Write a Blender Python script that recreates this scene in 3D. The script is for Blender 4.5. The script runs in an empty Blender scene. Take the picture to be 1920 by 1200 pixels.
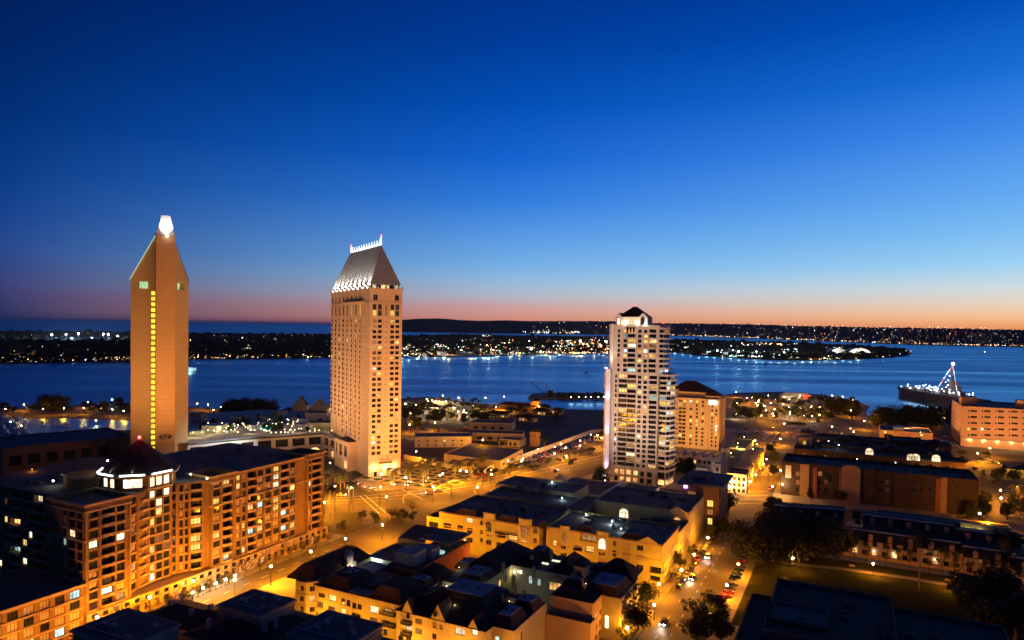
import bpy, math, random
from mathutils import Vector, Matrix
from bisect import bisect_left
rnd = random.Random(7)
sc = bpy.context.scene
col = sc.collection
# ---------------------------------------------------------------- camera
PITCH = math.atan(.026); ROLL = math.radians(.85); EYE = 90.0
cd = bpy.data.cameras.new('camera'); cam = bpy.data.objects.new('camera', cd); col.objects.link(cam)
cd.sensor_width = 36; cd.lens = 24; cd.shift_y = (.026 + 11/1280)/1.5
cd.clip_start = 1; cd.clip_end = 150000
cam.location = (0, 0, EYE)
cam.matrix_world = Matrix.Translation((0, 0, EYE)) @ Matrix.Rotation(math.pi/2 - PITCH, 4, 'X') @ Matrix.Rotation(ROLL, 4, 'Z')
sc.camera = cam
sc.view_settings.view_transform = 'Standard'; sc.view_settings.look = 'None'
sc.view_settings.gamma = 1; sc.view_settings.exposure = 0; sc.view_settings.use_curve_mapping = False
sc.cycles.use_denoising = True
sc.cycles.max_bounces = 5; sc.cycles.diffuse_bounces = 2; sc.cycles.glossy_bounces = 3
sc.cycles.caustics_reflective = False; sc.cycles.caustics_refractive = False
sc.cycles.sample_clamp_indirect = 4
# ---------------------------------------------------------------- dusk sky
w = bpy.data.worlds.new('World'); sc.world = w; w.use_nodes = True
nt = w.node_tree; N = nt.nodes; L = nt.links; N.clear()
def lin(c):
    return tuple((x/255/12.92 if x/255 <= .04045 else ((x/255+.055)/1.055)**2.4) for x in c)
def math_node(op, a, b=None, clamp=False, nodes=N, links=L):
    n = nodes.new('ShaderNodeMath'); n.operation = op; n.use_clamp = clamp
    for i, x in enumerate((a, b)):
        if x is None: continue
        if isinstance(x, (int, float)): n.inputs[i].default_value = x
        else: links.new(x, n.inputs[i])
    return n.outputs[0]
tc = N.new('ShaderNodeTexCoord'); sx = N.new('ShaderNodeSeparateXYZ'); L.new(tc.outputs['Generated'], sx.inputs[0])
X, Y, Zc = sx.outputs
hyp = math_node('SQRT', math_node('ADD', math_node('MULTIPLY', X, X), math_node('ADD', math_node('MULTIPLY', Y, Y), 1e-6)))
dt = math_node('DIVIDE', math_node('ADD', math_node('MULTIPLY', X, .643), math_node('MULTIPLY', Y, .766)), hyp)
ang = math_node('MULTIPLY', math_node('ARCCOSINE', math_node('MINIMUM', math_node('MAXIMUM', dt, -1), 1)), 180/math.pi)
f = math_node('SUBTRACT', 1, math_node('DIVIDE', ang, 77), clamp=True)
el = math_node('DIVIDE', Zc, .5, clamp=True)
def ramp(stops):
    r = N.new('ShaderNodeValToRGB'); cr = r.color_ramp; L.new(el, r.inputs[0])
    pts = []
    for py, c in stops:
        e = math.sin(math.atan((611-py)/1280)) if py > -900 else .5
        pts.append((max(0, e/.5), (*lin(c), 1)))
    while len(cr.elements) < len(pts): cr.elements.new(1)
    for p, (a, b) in zip(cr.elements, sorted(pts)): p.position = a; p.color = b
    return r.outputs[0]
SKY_L = [(611,(26,44,92)),(596,(42,50,98)),(575,(56,58,110)),(550,(54,66,126)),(505,(38,72,142)),(450,(20,64,140)),(400,(8,58,134)),(300,(1,46,116)),(200,(0,36,100)),(100,(0,28,88)),(0,(0,22,78)),(-1000,(2,10,38))]
SKY_C = [(611,(190,114,112)),(598,(216,146,128)),(578,(208,160,156)),(555,(180,184,198)),(525,(146,186,222)),(495,(116,174,230)),(440,(86,152,228)),(380,(50,126,222)),(300,(20,100,208)),(200,(2,80,182)),(90,(0,62,156)),(0,(0,52,142)),(-1000,(2,20,66))]
SKY_R = [(611,(242,152,94)),(600,(252,170,110)),(585,(252,198,150)),(565,(234,214,194)),(540,(208,222,226)),(505,(158,210,244)),(455,(124,190,244)),(400,(100,170,242)),(300,(62,138,234)),(210,(24,110,214)),(100,(0,80,184)),(0,(0,64,162)),(-1000,(3,22,72))]
def mixc(fac, a, b):
    m = N.new('ShaderNodeMix'); m.data_type = 'RGBA'; L.new(fac, m.inputs[0]); L.new(a, m.inputs[6]); L.new(b, m.inputs[7]); return m.outputs[2]
f1 = math_node('MULTIPLY', f, 2.083, clamp=True)
f2 = math_node('DIVIDE', math_node('SUBTRACT', f, .48), .48, clamp=True)
skyc = mixc(f2, mixc(f1, ramp(SKY_L), ramp(SKY_C)), ramp(SKY_R))
bg = N.new('ShaderNodeBackground'); out = N.new('ShaderNodeOutputWorld')
L.new(skyc, bg.inputs[0]); bg.inputs[1].default_value = 1.0; L.new(bg.outputs[0], out.inputs[0])
# ---------------------------------------------------------------- materials
MATS = {}
def emat(name, c, s, vary=0.0, noise=0.0, nscale=.6, sample=False):
    if name in MATS: return MATS[name]
    m = bpy.data.materials.new(name); m.use_nodes = True; n = m.node_tree.nodes; l = m.node_tree.links; n.clear()
    o = n.new('ShaderNodeOutputMaterial'); e = n.new('ShaderNodeEmission'); l.new(e.outputs[0], o.inputs[0])
    e.inputs[0].default_value = (*c, 1); e.inputs[1].default_value = s
    val = None
    if vary:
        oi = n.new('ShaderNodeObjectInfo')
        mr = n.new('ShaderNodeMapRange'); l.new(oi.outputs['Random'], mr.inputs[0]); mr.inputs[3].default_value = s*(1-vary); mr.inputs[4].default_value = s*(1+vary); val = mr.outputs[0]
    if noise:
        t = n.new('ShaderNodeTexCoord'); z = n.new('ShaderNodeTexNoise'); z.inputs['Scale'].default_value = nscale; l.new(t.outputs['Object'], z.inputs[0])
        if vary:
            z.noise_dimensions = '4D'; l.new(math_node('MULTIPLY', oi.outputs['Random'], 90, nodes=n, links=l), z.inputs['W'])
        q = n.new('ShaderNodeMapRange'); l.new(z.outputs[0], q.inputs[0]); q.inputs[1].default_value = .35; q.inputs[2].default_value = .65; q.inputs[3].default_value = 1-noise; q.inputs[4].default_value = 1+noise*.5
        val = math_node('MULTIPLY', q.outputs[0], val if val else s, nodes=n, links=l)
    if val: l.new(val, e.inputs[1])
    if not sample: m.cycles.emission_sampling = 'NONE'
    MATS[name] = m; return m
def mat(name, c, rough=.85, var=.18, scale=.35, bump=0.0, bscale=8, metal=0, spec=.3, bands=0):
    if name in MATS: return MATS[name]
    m = bpy.data.materials.new(name); m.use_nodes = True; n = m.node_tree.nodes; l = m.node_tree.links
    b = n['Principled BSDF']; b.inputs['Roughness'].default_value = rough; b.inputs['Metallic'].default_value = metal
    b.inputs['Specular IOR Level'].default_value = spec
    t = n.new('ShaderNodeTexCoord')
    z1 = n.new('ShaderNodeTexNoise'); z1.inputs['Scale'].default_value = scale; z1.inputs['Detail'].default_value = 6; l.new(t.outputs['Object'], z1.inputs[0])
    z2 = n.new('ShaderNodeTexNoise'); z2.inputs['Scale'].default_value = scale*9; z2.inputs['Detail'].default_value = 3; l.new(t.outputs['Object'], z2.inputs[0])
    a = math_node('ADD', math_node('MULTIPLY', z1.outputs[0], .65, nodes=n, links=l), math_node('MULTIPLY', z2.outputs[0], .35, nodes=n, links=l), nodes=n, links=l)
    if bands:   # thin horizontal course lines
        s = n.new('ShaderNodeSeparateXYZ'); l.new(t.outputs['Object'], s.inputs[0])
        fr = math_node('FRACT', math_node('MULTIPLY', s.outputs[2], 1/bands, nodes=n, links=l), nodes=n, links=l)
        a = math_node('SUBTRACT', a, math_node('MULTIPLY', math_node('LESS_THAN', fr, .12, nodes=n, links=l), .25, nodes=n, links=l), nodes=n, links=l)
    r = n.new('ShaderNodeMapRange'); l.new(a, r.inputs[0]); r.inputs[1].default_value = .3; r.inputs[2].default_value = .7; r.inputs[3].default_value = 1-var; r.inputs[4].default_value = 1+var
    mx = n.new('ShaderNodeVectorMath'); mx.operation = 'SCALE'; mx.inputs[0].default_value = c; l.new(r.outputs[0], mx.inputs['Scale'])
    l.new(mx.outputs[0], b.inputs['Base Color'])
    if bump:
        z3 = n.new('ShaderNodeTexNoise'); z3.inputs['Scale'].default_value = bscale; l.new(t.outputs['Object'], z3.inputs[0])
        bp = n.new('ShaderNodeBump'); bp.inputs['Strength'].default_value = bump; bp.inputs['Distance'].default_value = .1; l.new(z3.outputs[0], bp.inputs['Height']); l.new(bp.outputs[0], b.inputs['Normal'])
    MATS[name] = m; return m
brick = mat('brick', (.22,.13,.05), bands=.8); trim = mat('stone_trim', (.42,.29,.16)); 
stucco = mat('stucco', (.42,.37,.13)); stucco2 = mat('pale_stucco', (.50,.44,.24)); tan = mat('tan_plaster', (.42,.28,.16)); white_w = mat('white_wall', (.68,.66,.62))
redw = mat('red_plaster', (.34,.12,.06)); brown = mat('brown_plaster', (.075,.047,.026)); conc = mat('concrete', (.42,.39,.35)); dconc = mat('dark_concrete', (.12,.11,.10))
tile = mat('roof_tile', (.05,.028,.022), bump=.6, bscale=3, var=.3); membrane = mat('roof_membrane', (.10,.11,.125), var=.35, scale=.12); membrane2 = mat('pale_roof_membrane', (.34,.36,.4), var=.3, scale=.15)
slate = mat('slate', (.03,.032,.036), bump=.4, var=.3); darkm = mat('dark_metal', (.03,.03,.032), rough=.5, metal=.3); greym = mat('grey_metal', (.3,.3,.32), rough=.45)
whitep = mat('white_paint', (.75,.75,.74), rough=.5, var=.05); asphalt = mat('asphalt', (.12,.10,.075), var=.45, scale=.05, rough=.8, spec=.4)
pave = mat('pavement', (.34,.30,.24), scale=.2); kerbm = mat('kerb', (.35,.33,.3)); paint_m = mat('road_paint', (.7,.68,.6), var=.3, scale=2)
grass = mat('grass', (.06,.062,.018), scale=.25, var=.45, rough=1, spec=0); soil = mat('soil', (.09,.065,.04)); hedge = mat('hedge', (.03,.05,.015), bump=1, bscale=2)
bark = mat('bark', (.14,.09,.055), bump=.5); leaf = mat('leaf', (.04,.05,.016), var=.5, scale=.5, rough=.7, spec=.1); leaf2 = mat('olive_leaf', (.08,.085,.025), var=.5, scale=.6, rough=.7, spec=.1)
palm_leaf = mat('palm_leaf', (.20,.20,.08), var=.4, scale=.8, rough=.6); palm_bark = mat('palm_bark', (.30,.22,.14), bump=.7, bands=.5)
curtain = mat('curtain', (.42,.34,.26), var=.15, scale=2)
def glassm(name, c, r=.08):
    m = mat(name, c, rough=r, var=.1, spec=.6); return m
gdark = glassm('dark_glass', (.012,.014,.018))
W_WARM = emat('warm_lit_window', (1,.50,.16), 1.5, .7, .6, 1.1); W_WHITE = emat('white_lit_window', (1,.80,.50), 2.0, .6, .6, 1.1)
W_COOL = emat('cool_lit_window', (.55,.85,.8), 1.2, .7, .6, 1.1); W_YEL = emat('yellow_lit_window', (1,.62,.14), 1.3, .5, .4, 1.1); W_DIM = emat('dim_lit_window', (1,.42,.13), .28, .7, .5, 1.1)
KIND = {'d': gdark, 'c': curtain, 'w': W_WARM, 'h': W_WHITE, 'k': W_COOL, 'y': W_YEL, 'm': W_DIM}
# ---------------------------------------------------------------- geometry helpers
TH = math.radians(26.5); AX = (math.sin(TH), math.cos(TH)); BX = (math.cos(TH), -math.sin(TH))
def XY(u, v): return (u*BX[0]+v*AX[0], u*BX[1]+v*AX[1])
def UVw(x, y): return (x*BX[0]+y*BX[1], x*AX[0]+y*AX[1])
class MB:
    def __init__(s): s.v = []; s.f = []; s.m = []
    def face(s, pts, mi=0):
        n = len(s.v); s.v += [tuple(p) for p in pts]; s.f.append(tuple(range(n, n+len(pts)))); s.m.append(mi); return s
    def box(s, x0, x1, y0, y1, z0, z1, mi=0, bottom=True):
        n = len(s.v); s.v += [(x0,y0,z0),(x1,y0,z0),(x1,y1,z0),(x0,y1,z0),(x0,y0,z1),(x1,y0,z1),(x1,y1,z1),(x0,y1,z1)]
        fs = [(4,5,6,7),(0,1,5,4),(1,2,6,5),(2,3,7,6),(3,0,4,7)] + ([(3,2,1,0)] if bottom else [])
        for q in fs: s.f.append(tuple(n+i for i in q)); s.m.append(mi)
        return s
    def prism(s, poly, z0, z1, top=True, bottom=False, mi=0, scale=1):
        n = len(s.v); k = len(poly); cx = sum(p[0] for p in poly)/k; cy = sum(p[1] for p in poly)/k
        s.v += [(x, y, z0) for x, y in poly] + [(cx+(x-cx)*scale, cy+(y-cy)*scale, z1) for x, y in poly]
        for i in range(k): s.f.append((n+i, n+(i+1)%k, n+k+(i+1)%k, n+k+i)); s.m.append(mi)
        if top: s.f.append(tuple(n+k+i for i in range(k))); s.m.append(mi)
        if bottom: s.f.append(tuple(n+k-1-i for i in range(k))); s.m.append(mi)
        return s
    def bar(s, a, b, w, h=None, mi=0):      # square bar between two points
        a = Vector(a); b = Vector(b); h = h or w; d = (b-a).normalized()
        u = d.cross(Vector((0,0,1)));  u = Vector((1,0,0)) if u.length < .01 else u.normalized(); q = u.cross(d)
        n = len(s.v)
        for p in (a, b):
            for i, j in ((-1,-1),(1,-1),(1,1),(-1,1)): s.v.append(tuple(p+u*i*w/2+q*j*h/2))
        for i in range(4): s.f.append((n+i, n+(i+1)%4, n+4+(i+1)%4, n+4+i)); s.m.append(mi)
        s.f.append((n+3,n+2,n+1,n)); s.m.append(mi); s.f.append((n+4,n+5,n+6,n+7)); s.m.append(mi)
        return s
    def tube(s, pts, rs, k=6, mi=0, cap=True):
        n = len(s.v); pts = [Vector(p) for p in pts]
        for i, p in enumerate(pts):
            d = (pts[min(i+1, len(pts)-1)]-pts[max(i-1, 0)]).normalized()
            u = d.cross(Vector((0,0,1))); u = Vector((1,0,0)) if u.length < .01 else u.normalized(); q = d.cross(u)
            for j in range(k):
                a = 2*math.pi*j/k; s.v.append(tuple(p+(u*math.cos(a)+q*math.sin(a))*rs[i]))
        for i in range(len(pts)-1):
            for j in range(k): s.f.append((n+i*k+j, n+i*k+(j+1)%k, n+(i+1)*k+(j+1)%k, n+(i+1)*k+j)); s.m.append(mi)
        if cap: s.f.append(tuple(n+(len(pts)-1)*k+j for j in range(k))); s.m.append(mi)
        return s
    def dome(s, c, r, h=None, k=10, rings=4, mi=0):
        h = h or r; n = len(s.v)
        for i in range(rings):
            a = math.pi/2*i/rings
            for j in range(k): b = 2*math.pi*j/k; s.v.append((c[0]+r*math.cos(a)*math.cos(b), c[1]+r*math.cos(a)*math.sin(b), c[2]+h*math.sin(a)))
        s.v.append((c[0], c[1], c[2]+h))
        for i in range(rings-1):
            for j in range(k): s.f.append((n+i*k+j, n+i*k+(j+1)%k, n+(i+1)*k+(j+1)%k, n+(i+1)*k+j)); s.m.append(mi)
        for j in range(k): s.f.append((n+(rings-1)*k+j, n+(rings-1)*k+(j+1)%k, n+rings*k)); s.m.append(mi)
        return s
    def ball(s, c, r, mi=0, k=8, rings=3):
        s.dome(c, r, k=k, rings=rings, mi=mi); return s.dome(c, r, -r, k=k, rings=rings, mi=mi)
    def hip(s, x0, x1, y0, y1, z, h, inset=None, mi=0, over=.5):
        x0 -= over; x1 += over; y0 -= over; y1 += over
        d = inset if inset is not None else min(x1-x0, y1-y0)/2
        a = (x0,y0,z); b = (x1,y0,z); c = (x1,y1,z); e = (x0,y1,z)
        if inset is None:
            if x1-x0 > y1-y0: p, q = (x0+d,(y0+y1)/2,z+h), (x1-d,(y0+y1)/2,z+h); s.face([a,b,q,p],mi); s.face([b,c,q],mi); s.face([c,e,p,q],mi); s.face([e,a,p],mi)
            else: p, q = ((x0+x1)/2,y0+d,z+h), ((x0+x1)/2,y1-d,z+h); s.face([a,b,p],mi); s.face([b,c,q,p],mi); s.face([c,e,q],mi); s.face([e,a,p,q],mi)
        else:
            A=(x0+d,y0+d,z+h); Bq=(x1-d,y0+d,z+h); C=(x1-d,y1-d,z+h); D=(x0+d,y1-d,z+h)
            s.face([a,b,Bq,A],mi); s.face([b,c,C,Bq],mi); s.face([c,e,D,C],mi); s.face([e,a,A,D],mi)
        s.face([e,c,b,a],mi); return s
def mesh_of(name, mb, mats, off=(0,0,0)):
    me = bpy.data.meshes.new(name); me.from_pydata([(x-off[0], y-off[1], z-off[2]) for x, y, z in mb.v], [], mb.f)
    mats = mats if isinstance(mats, (list, tuple)) else [mats]
    for m in mats: me.materials.append(m)
    if len(mats) > 1: me.polygons.foreach_set('material_index', mb.m)
    return me
def obj(name, data, parent=None, loc=(0,0,0), rz=0):
    o = bpy.data.objects.new(name, data); col.objects.link(o); o.parent = parent; o.location = loc; o.rotation_euler = (0,0,rz); return o
def struct(name, mb, m, grid=True, z=0):
    o = obj(name, mesh_of(name, mb, m)); o['kind'] = 'structure'; o.location = (0,0,z)
    if grid: o.rotation_euler = (0,0,-TH)
    return o
class T:    # a thing: an Empty at its base; parts are given in the coordinates of its frame
    def __init__(s, name, label, cat, pos, rot=0, off=(0,0), z=0, group=None, cap=290):
        s.o = obj(name, None, None, (pos[0], pos[1], z), rot); s.off = (off[0], off[1], z)
        s.o['label'] = label; s.o['category'] = cat
        if group: s.o['group'] = group
        s.n = 0; s.cap = cap; s.rest = {}
    def add(s, name, mb, m, stuff=False, parent=None, label=None):
        o = obj(name, mesh_of(name, mb, m, s.off), parent or s.o)
        if stuff: o['kind'] = 'stuff'
        if label: o['label'] = label
        return o
    def place(s, name, me, x, y, z, rz=0, scale=(1,1,1), stuff=False):
        o = obj(name, me, s.o, (x-s.off[0], y-s.off[1], z-s.off[2]), rz); o.scale = scale
        return o
    def window(s, x, y, z, ang, wd, ht, kind, style='w1', name='window'):
        if s.n < s.cap:
            s.n += 1; s.place(name, winmesh(kind, style), x, y, z, ang, (wd, 1, ht))
        else:
            mb = s.rest.setdefault((kind, style), MB()); c, q = math.cos(ang), math.sin(ang)
            mb.face([(x-c*wd/2, y-q*wd/2, z), (x+c*wd/2, y+q*wd/2, z), (x+c*wd/2, y+q*wd/2, z+ht), (x-c*wd/2, y-q*wd/2, z+ht)])
    def done(s):
        for (k, st), mb in s.rest.items(): s.add('small_window', mb, KIND[k], stuff=True)
        s.rest = {}
def grid_thing(name, label, cat, u, v, group=None, z=0, cap=290):
    return T(name, label, cat, XY(u, v), -TH, (u, v), z, group, cap)
WM = {}
FRAME = {'w': mat('window_frame', (.30,.25,.18)), 'k': darkm, 'p': whitep}
def winmesh(kind, style):   # style: frame tone + number of lights across ('w2' = two panes), 'a' ending = arched fanlight
    key = kind + style
    if key in WM: return WM[key]
    mb = MB(); fr = style[0]; n = int(style[1]); arch = style.endswith('a')
    if arch:
        k = 8; pts = [(-.5,0,0),(.5,0,0)] + [(.5*math.cos(math.pi*i/k), 0, .55+.45*math.sin(math.pi*i/k)) for i in range(k+1)]
        mb.face(pts, 0)
        for i in range(k):
            a0, a1 = math.pi*i/k, math.pi*(i+1)/k
            P = [(.5*math.cos(a), .55+.45*math.sin(a)) for a in (a0, a1)]; Q = [(.43*math.cos(a), .55+.38*math.sin(a)) for a in (a0, a1)]
            mb.face([(P[0][0],-.08,P[0][1]),(P[1][0],-.08,P[1][1]),(Q[1][0],-.08,Q[1][1]),(Q[0][0],-.08,Q[0][1])], 1)
        mb.box(-.5,.5,-.08,-.02,.52,.57,1); mb.box(-.5,-.44,-.08,-.02,0,.55,1); mb.box(.44,.5,-.08,-.02,0,.55,1); mb.box(-.44,.44,-.08,-.02,0,.05,1)
    else:
        mb.face([(-.5,0,0),(.5,0,0),(.5,0,1),(-.5,0,1)], 0)
        mb.box(-.5,-.46,-.08,-.01,0,1,1); mb.box(.46,.5,-.08,-.01,0,1,1); mb.box(-.46,.46,-.08,-.01,0,.05,1); mb.box(-.46,.46,-.08,-.01,.95,1,1)
    for i in range(1, n): x = -.5+i/n; mb.box(x-.02, x+.02, -.07, -.01, .05, .95 if not arch else .8, 1)
    WM[key] = mesh_of('window_'+key, mb, [KIND[kind], FRAME[fr]]); return WM[key]
def pick(lit=.12, cur=.2, pool='whmyk'):
    r = rnd.random()
    if r < lit: return rnd.choice(pool)
    return 'c' if r < lit+cur else 'd'
def facade(t, mb, p, q, z0, z1, ops, rec=.35, style='w1', mi=0, glass=True):
    """wall p->q (outside on its right) with recessed openings; ops = (s0, s1, h0, h1, kind[, style])"""
    dx, dy = q[0]-p[0], q[1]-p[1]; Lw = math.hypot(dx, dy); ex, ey = dx/Lw, dy/Lw; nx, ny = ey, -ex; ang = math.atan2(dy, dx)
    ops = [o for o in ops if o[0] > .001 and o[1] < Lw-.001 and o[2] >= z0 and o[3] <= z1]
    R = lambda a: round(a, 4)
    xs = sorted({0, R(Lw)} | {R(o[0]) for o in ops} | {R(o[1]) for o in ops}); zs = sorted({R(z0), R(z1)} | {R(o[2]) for o in ops} | {R(o[3]) for o in ops})
    hole = set()
    for o in ops:
        for i in range(bisect_left(xs, R(o[0])), bisect_left(xs, R(o[1]))):
            for j in range(bisect_left(zs, R(o[2])), bisect_left(zs, R(o[3]))): hole.add((i, j))
    P = lambda s, z, d=0: (p[0]+ex*s-nx*d, p[1]+ey*s-ny*d, z)
    for j in range(len(zs)-1):
        i = 0
        while i < len(xs)-1:
            if (i, j) in hole: i += 1; continue
            k = i
            while k+1 < len(xs)-1 and (k+1, j) not in hole: k += 1
            mb.face([P(xs[i], zs[j]), P(xs[k+1], zs[j]), P(xs[k+1], zs[j+1]), P(xs[i], zs[j+1])], mi); i = k+1
    for o in ops:
        a, b, c, d = o[:4]; kind = o[4]; st = o[5] if len(o) > 5 else style; r = o[6] if len(o) > 6 else rec
        mb.face([P(a,c), P(a,c,r), P(a,d,r), P(a,d)], mi); mb.face([P(b,c,r), P(b,c), P(b,d), P(b,d,r)], mi)
        mb.face([P(a,c), P(b,c), P(b,c,r), P(a,c,r)], mi); mb.face([P(a,d,r), P(b,d,r), P(b,d), P(a,d)], mi)
        if glass:
            x, y, _ = P((a+b)/2, 0, r-.02); t.window(x, y, c, ang, b-a, d-c, kind, st)
def ring(poly, i): return poly[i], poly[(i+1) % len(poly)]
def rect(u0, u1, v0, v1): return [(u0,v0),(u1,v0),(u1,v1),(u0,v1)]
def parapet(mb, poly, z0, z1, th=.35):   # a hollow ring of wall on a flat roof
    k = len(poly); cx = sum(p[0] for p in poly)/k; cy = sum(p[1] for p in poly)/k
    inn = []
    for i in range(k):
        a, b, c = poly[i-1], poly[i], poly[(i+1) % k]
        d1 = Vector((b[0]-a[0], b[1]-a[1])).normalized(); d2 = Vector((c[0]-b[0], c[1]-b[1])).normalized()
        n1 = Vector((-d1.y, d1.x)); n2 = Vector((-d2.y, d2.x)); m = n1+n2; m = m/max(m.length_squared/2, .3)
        inn.append((b[0]+m.x*th, b[1]+m.y*th))
    for i in range(k):
        a, b = ring(poly, i); c, d = inn[(i+1) % k], inn[i]
        mb.face([(*a,z0),(*b,z0),(*b,z1),(*a,z1)]); mb.face([(*c,z0),(*d,z0),(*d,z1),(*c,z1)]); mb.face([(*a,z1),(*b,z1),(*c,z1),(*d,z1)])
    return inn
def cornice(mb, poly, z0, z1, out=.5):
    """a projecting band round a footprint"""
    k = len(poly); o = []
    for i in range(k):
        a, b, c = poly[i-1], poly[i], poly[(i+1) % k]
        d1 = Vector((b[0]-a[0], b[1]-a[1])).normalized(); d2 = Vector((c[0]-b[0], c[1]-b[1])).normalized()
        m = Vector((d1.y, -d1.x))+Vector((d2.y, -d2.x)); m = m/max(m.length_squared/2, .3); o.append((b[0]+m.x*out, b[1]+m.y*out))
    for i in range(k):
        a, b = ring(o, i); c, d = poly[(i+1) % k], poly[i]
        mb.face([(*a,z0),(*b,z0),(*b,z1),(*a,z1)]); mb.face([(*a,z1),(*b,z1),(*c,z1),(*d,z1)]); mb.face([(*d,z0),(*c,z0),(*b,z0),(*a,z0)])
    return o
def roof_clutter(t, u0, u1, v0, v1, z, n, m=None):
    for i in range(n):
        a = rnd.uniform(u0, u1); b = rnd.uniform(v0, v1); s = rnd.uniform(.5, 1.3); h = rnd.uniform(.5, 1.4)
        q = MB(); q.box(a-s, a+s, b-s*.7, b+s*.7, z, z+h); q.box(a-s*.6, a+s*.3, b-s*.4, b+s*.4, z+h, z+h+.25)
        t.add('roof_unit', q, m or greym)
def light(kind, name, parent, loc, energy, colr, size=.3, rot=None, spot=None, blend=.5):
    d = bpy.data.lights.new(name, kind); d.energy = energy; d.color = colr
    if kind in ('POINT', 'SPOT'): d.shadow_soft_size = size
    if kind == 'AREA': d.size = size
    if spot: d.spot_size = math.radians(spot); d.spot_blend = blend
    o = obj(name, d, parent, loc)
    if rot is not None: o.rotation_euler = rot
    return o
def aim(o, src, dst):
    d = Vector(dst)-Vector(src); o.rotation_euler = d.to_track_quat('-Z', 'Y').to_euler()
SODIUM = (1.0, .33, .004); WARMW = (1, .78, .5); COOLW = (.75, .95, 1)
# ---------------------------------------------------------------- where the photograph's pixels meet the ground (survey helper)
_M = (Matrix.Rotation(math.pi/2 - PITCH, 3, 'X') @ Matrix.Rotation(ROLL, 3, 'Z'))
def ray(px, py): return _M @ Vector(((px-960)/1280, -(py-600)/1280 + 1.5*cd.shift_y, -1))
def g(px, py, z=0.0):
    d = ray(px, py); t = (z-EYE)/d.z; return (d.x*t, d.y*t)
def guv(px, py, z=0.0): return UVw(*g(px, py, z))
def at_depth(px, py, D):
    d = ray(px, py); t = D/d.y; return Vector((d.x*t, D, EYE+d.z*t))
def interp(tab, x):
    for (a, p), (b, q) in zip(tab, tab[1:]):
        if x <= b: return p+(q-p)*(x-a)/(b-a)
    return tab[-1][1]
# ---------------------------------------------------------------- water
wm = bpy.data.materials.new('bay_water'); wm.use_nodes = True; n = wm.node_tree.nodes; l = wm.node_tree.links; b = n['Principled BSDF']
b.inputs['Base Color'].default_value = (.004, .16, .6, 1); b.inputs['Roughness'].default_value = .26; b.inputs['IOR'].default_value = 1.4; b.inputs['Specular Tint'].default_value = (.55, .8, 1, 1)
b.inputs['Specular IOR Level'].default_value = .8
t_ = n.new('ShaderNodeTexCoord'); mp = n.new('ShaderNodeMapping'); l.new(t_.outputs['Object'], mp.inputs[0]); mp.inputs['Scale'].default_value = (.0016, .011, 1); mp.inputs['Rotation'].default_value = (0, 0, .12)
z = n.new('ShaderNodeTexNoise'); z.inputs['Scale'].default_value = 1; z.inputs['Detail'].default_value = 7; z.inputs['Distortion'].default_value = .6; l.new(mp.outputs[0], z.inputs[0])
mr = n.new('ShaderNodeMapRange'); l.new(z.outputs[0], mr.inputs[0]); mr.inputs[1].default_value = .3; mr.inputs[2].default_value = .7; mr.inputs[3].default_value = .3; mr.inputs[4].default_value = .48; l.new(mr.outputs[0], b.inputs['Roughness'])
z2 = n.new('ShaderNodeTexNoise'); z2.inputs['Scale'].default_value = .12; z2.inputs['Detail'].default_value = 5; l.new(t_.outputs['Object'], z2.inputs[0])
bp = n.new('ShaderNodeBump'); bp.inputs['Strength'].default_value = .8; bp.inputs['Distance'].default_value = 1.8; l.new(z2.outputs[0], bp.inputs['Height'])
gl = n.new('ShaderNodeBsdfAnisotropic'); gl.inputs['Color'].default_value = (.52, .92, 1, 1); l.new(mr.outputs[0], gl.inputs['Roughness']); l.new(bp.outputs[0], gl.inputs['Normal'])
df = n.new('ShaderNodeBsdfDiffuse'); df.inputs['Color'].default_value = (.002, .03, .12, 1)
mx_ = n.new('ShaderNodeMixShader'); mx_.inputs[0].default_value = .9; l.new(df.outputs[0], mx_.inputs[1]); l.new(gl.outputs[0], mx_.inputs[2]); l.new(mx_.outputs[0], n['Material Output'].inputs[0])
mb = MB(); S_ = 90000
mb.face([(-S_, -3000, -1.5), (S_, -3000, -1.5), (S_, S_, -1.5), (-S_, S_, -1.5)]); struct('bay_water', mb, wm, grid=False)
# ---------------------------------------------------------------- the near shore
shore = [(-500,780),(-200,776),(0,771),(120,763),(245,758),(355,765),(430,771),(520,772),(560,766),(620,762),(700,755),(760,749),(800,746),(860,754),(930,762),(1000,767),(1070,770),(1135,771),(1250,760),(1380,739),(1470,736),(1540,742),(1600,752),(1630,764),(1622,772),(1628,784),(1660,787),(1780,790),(2100,795),(2700,800)]
land = [g(*p, -1.5) for p in shore]
gm = mat('city_ground', (.10,.085,.07), scale=.04, var=.35)
mb = MB(); poly = [(2600, -400), ] + land[::-1] + [(-2600, -400)]
mb.prism(poly[::-1][::-1], -3, 0); struct('ground', mb, gm, grid=False)
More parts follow.
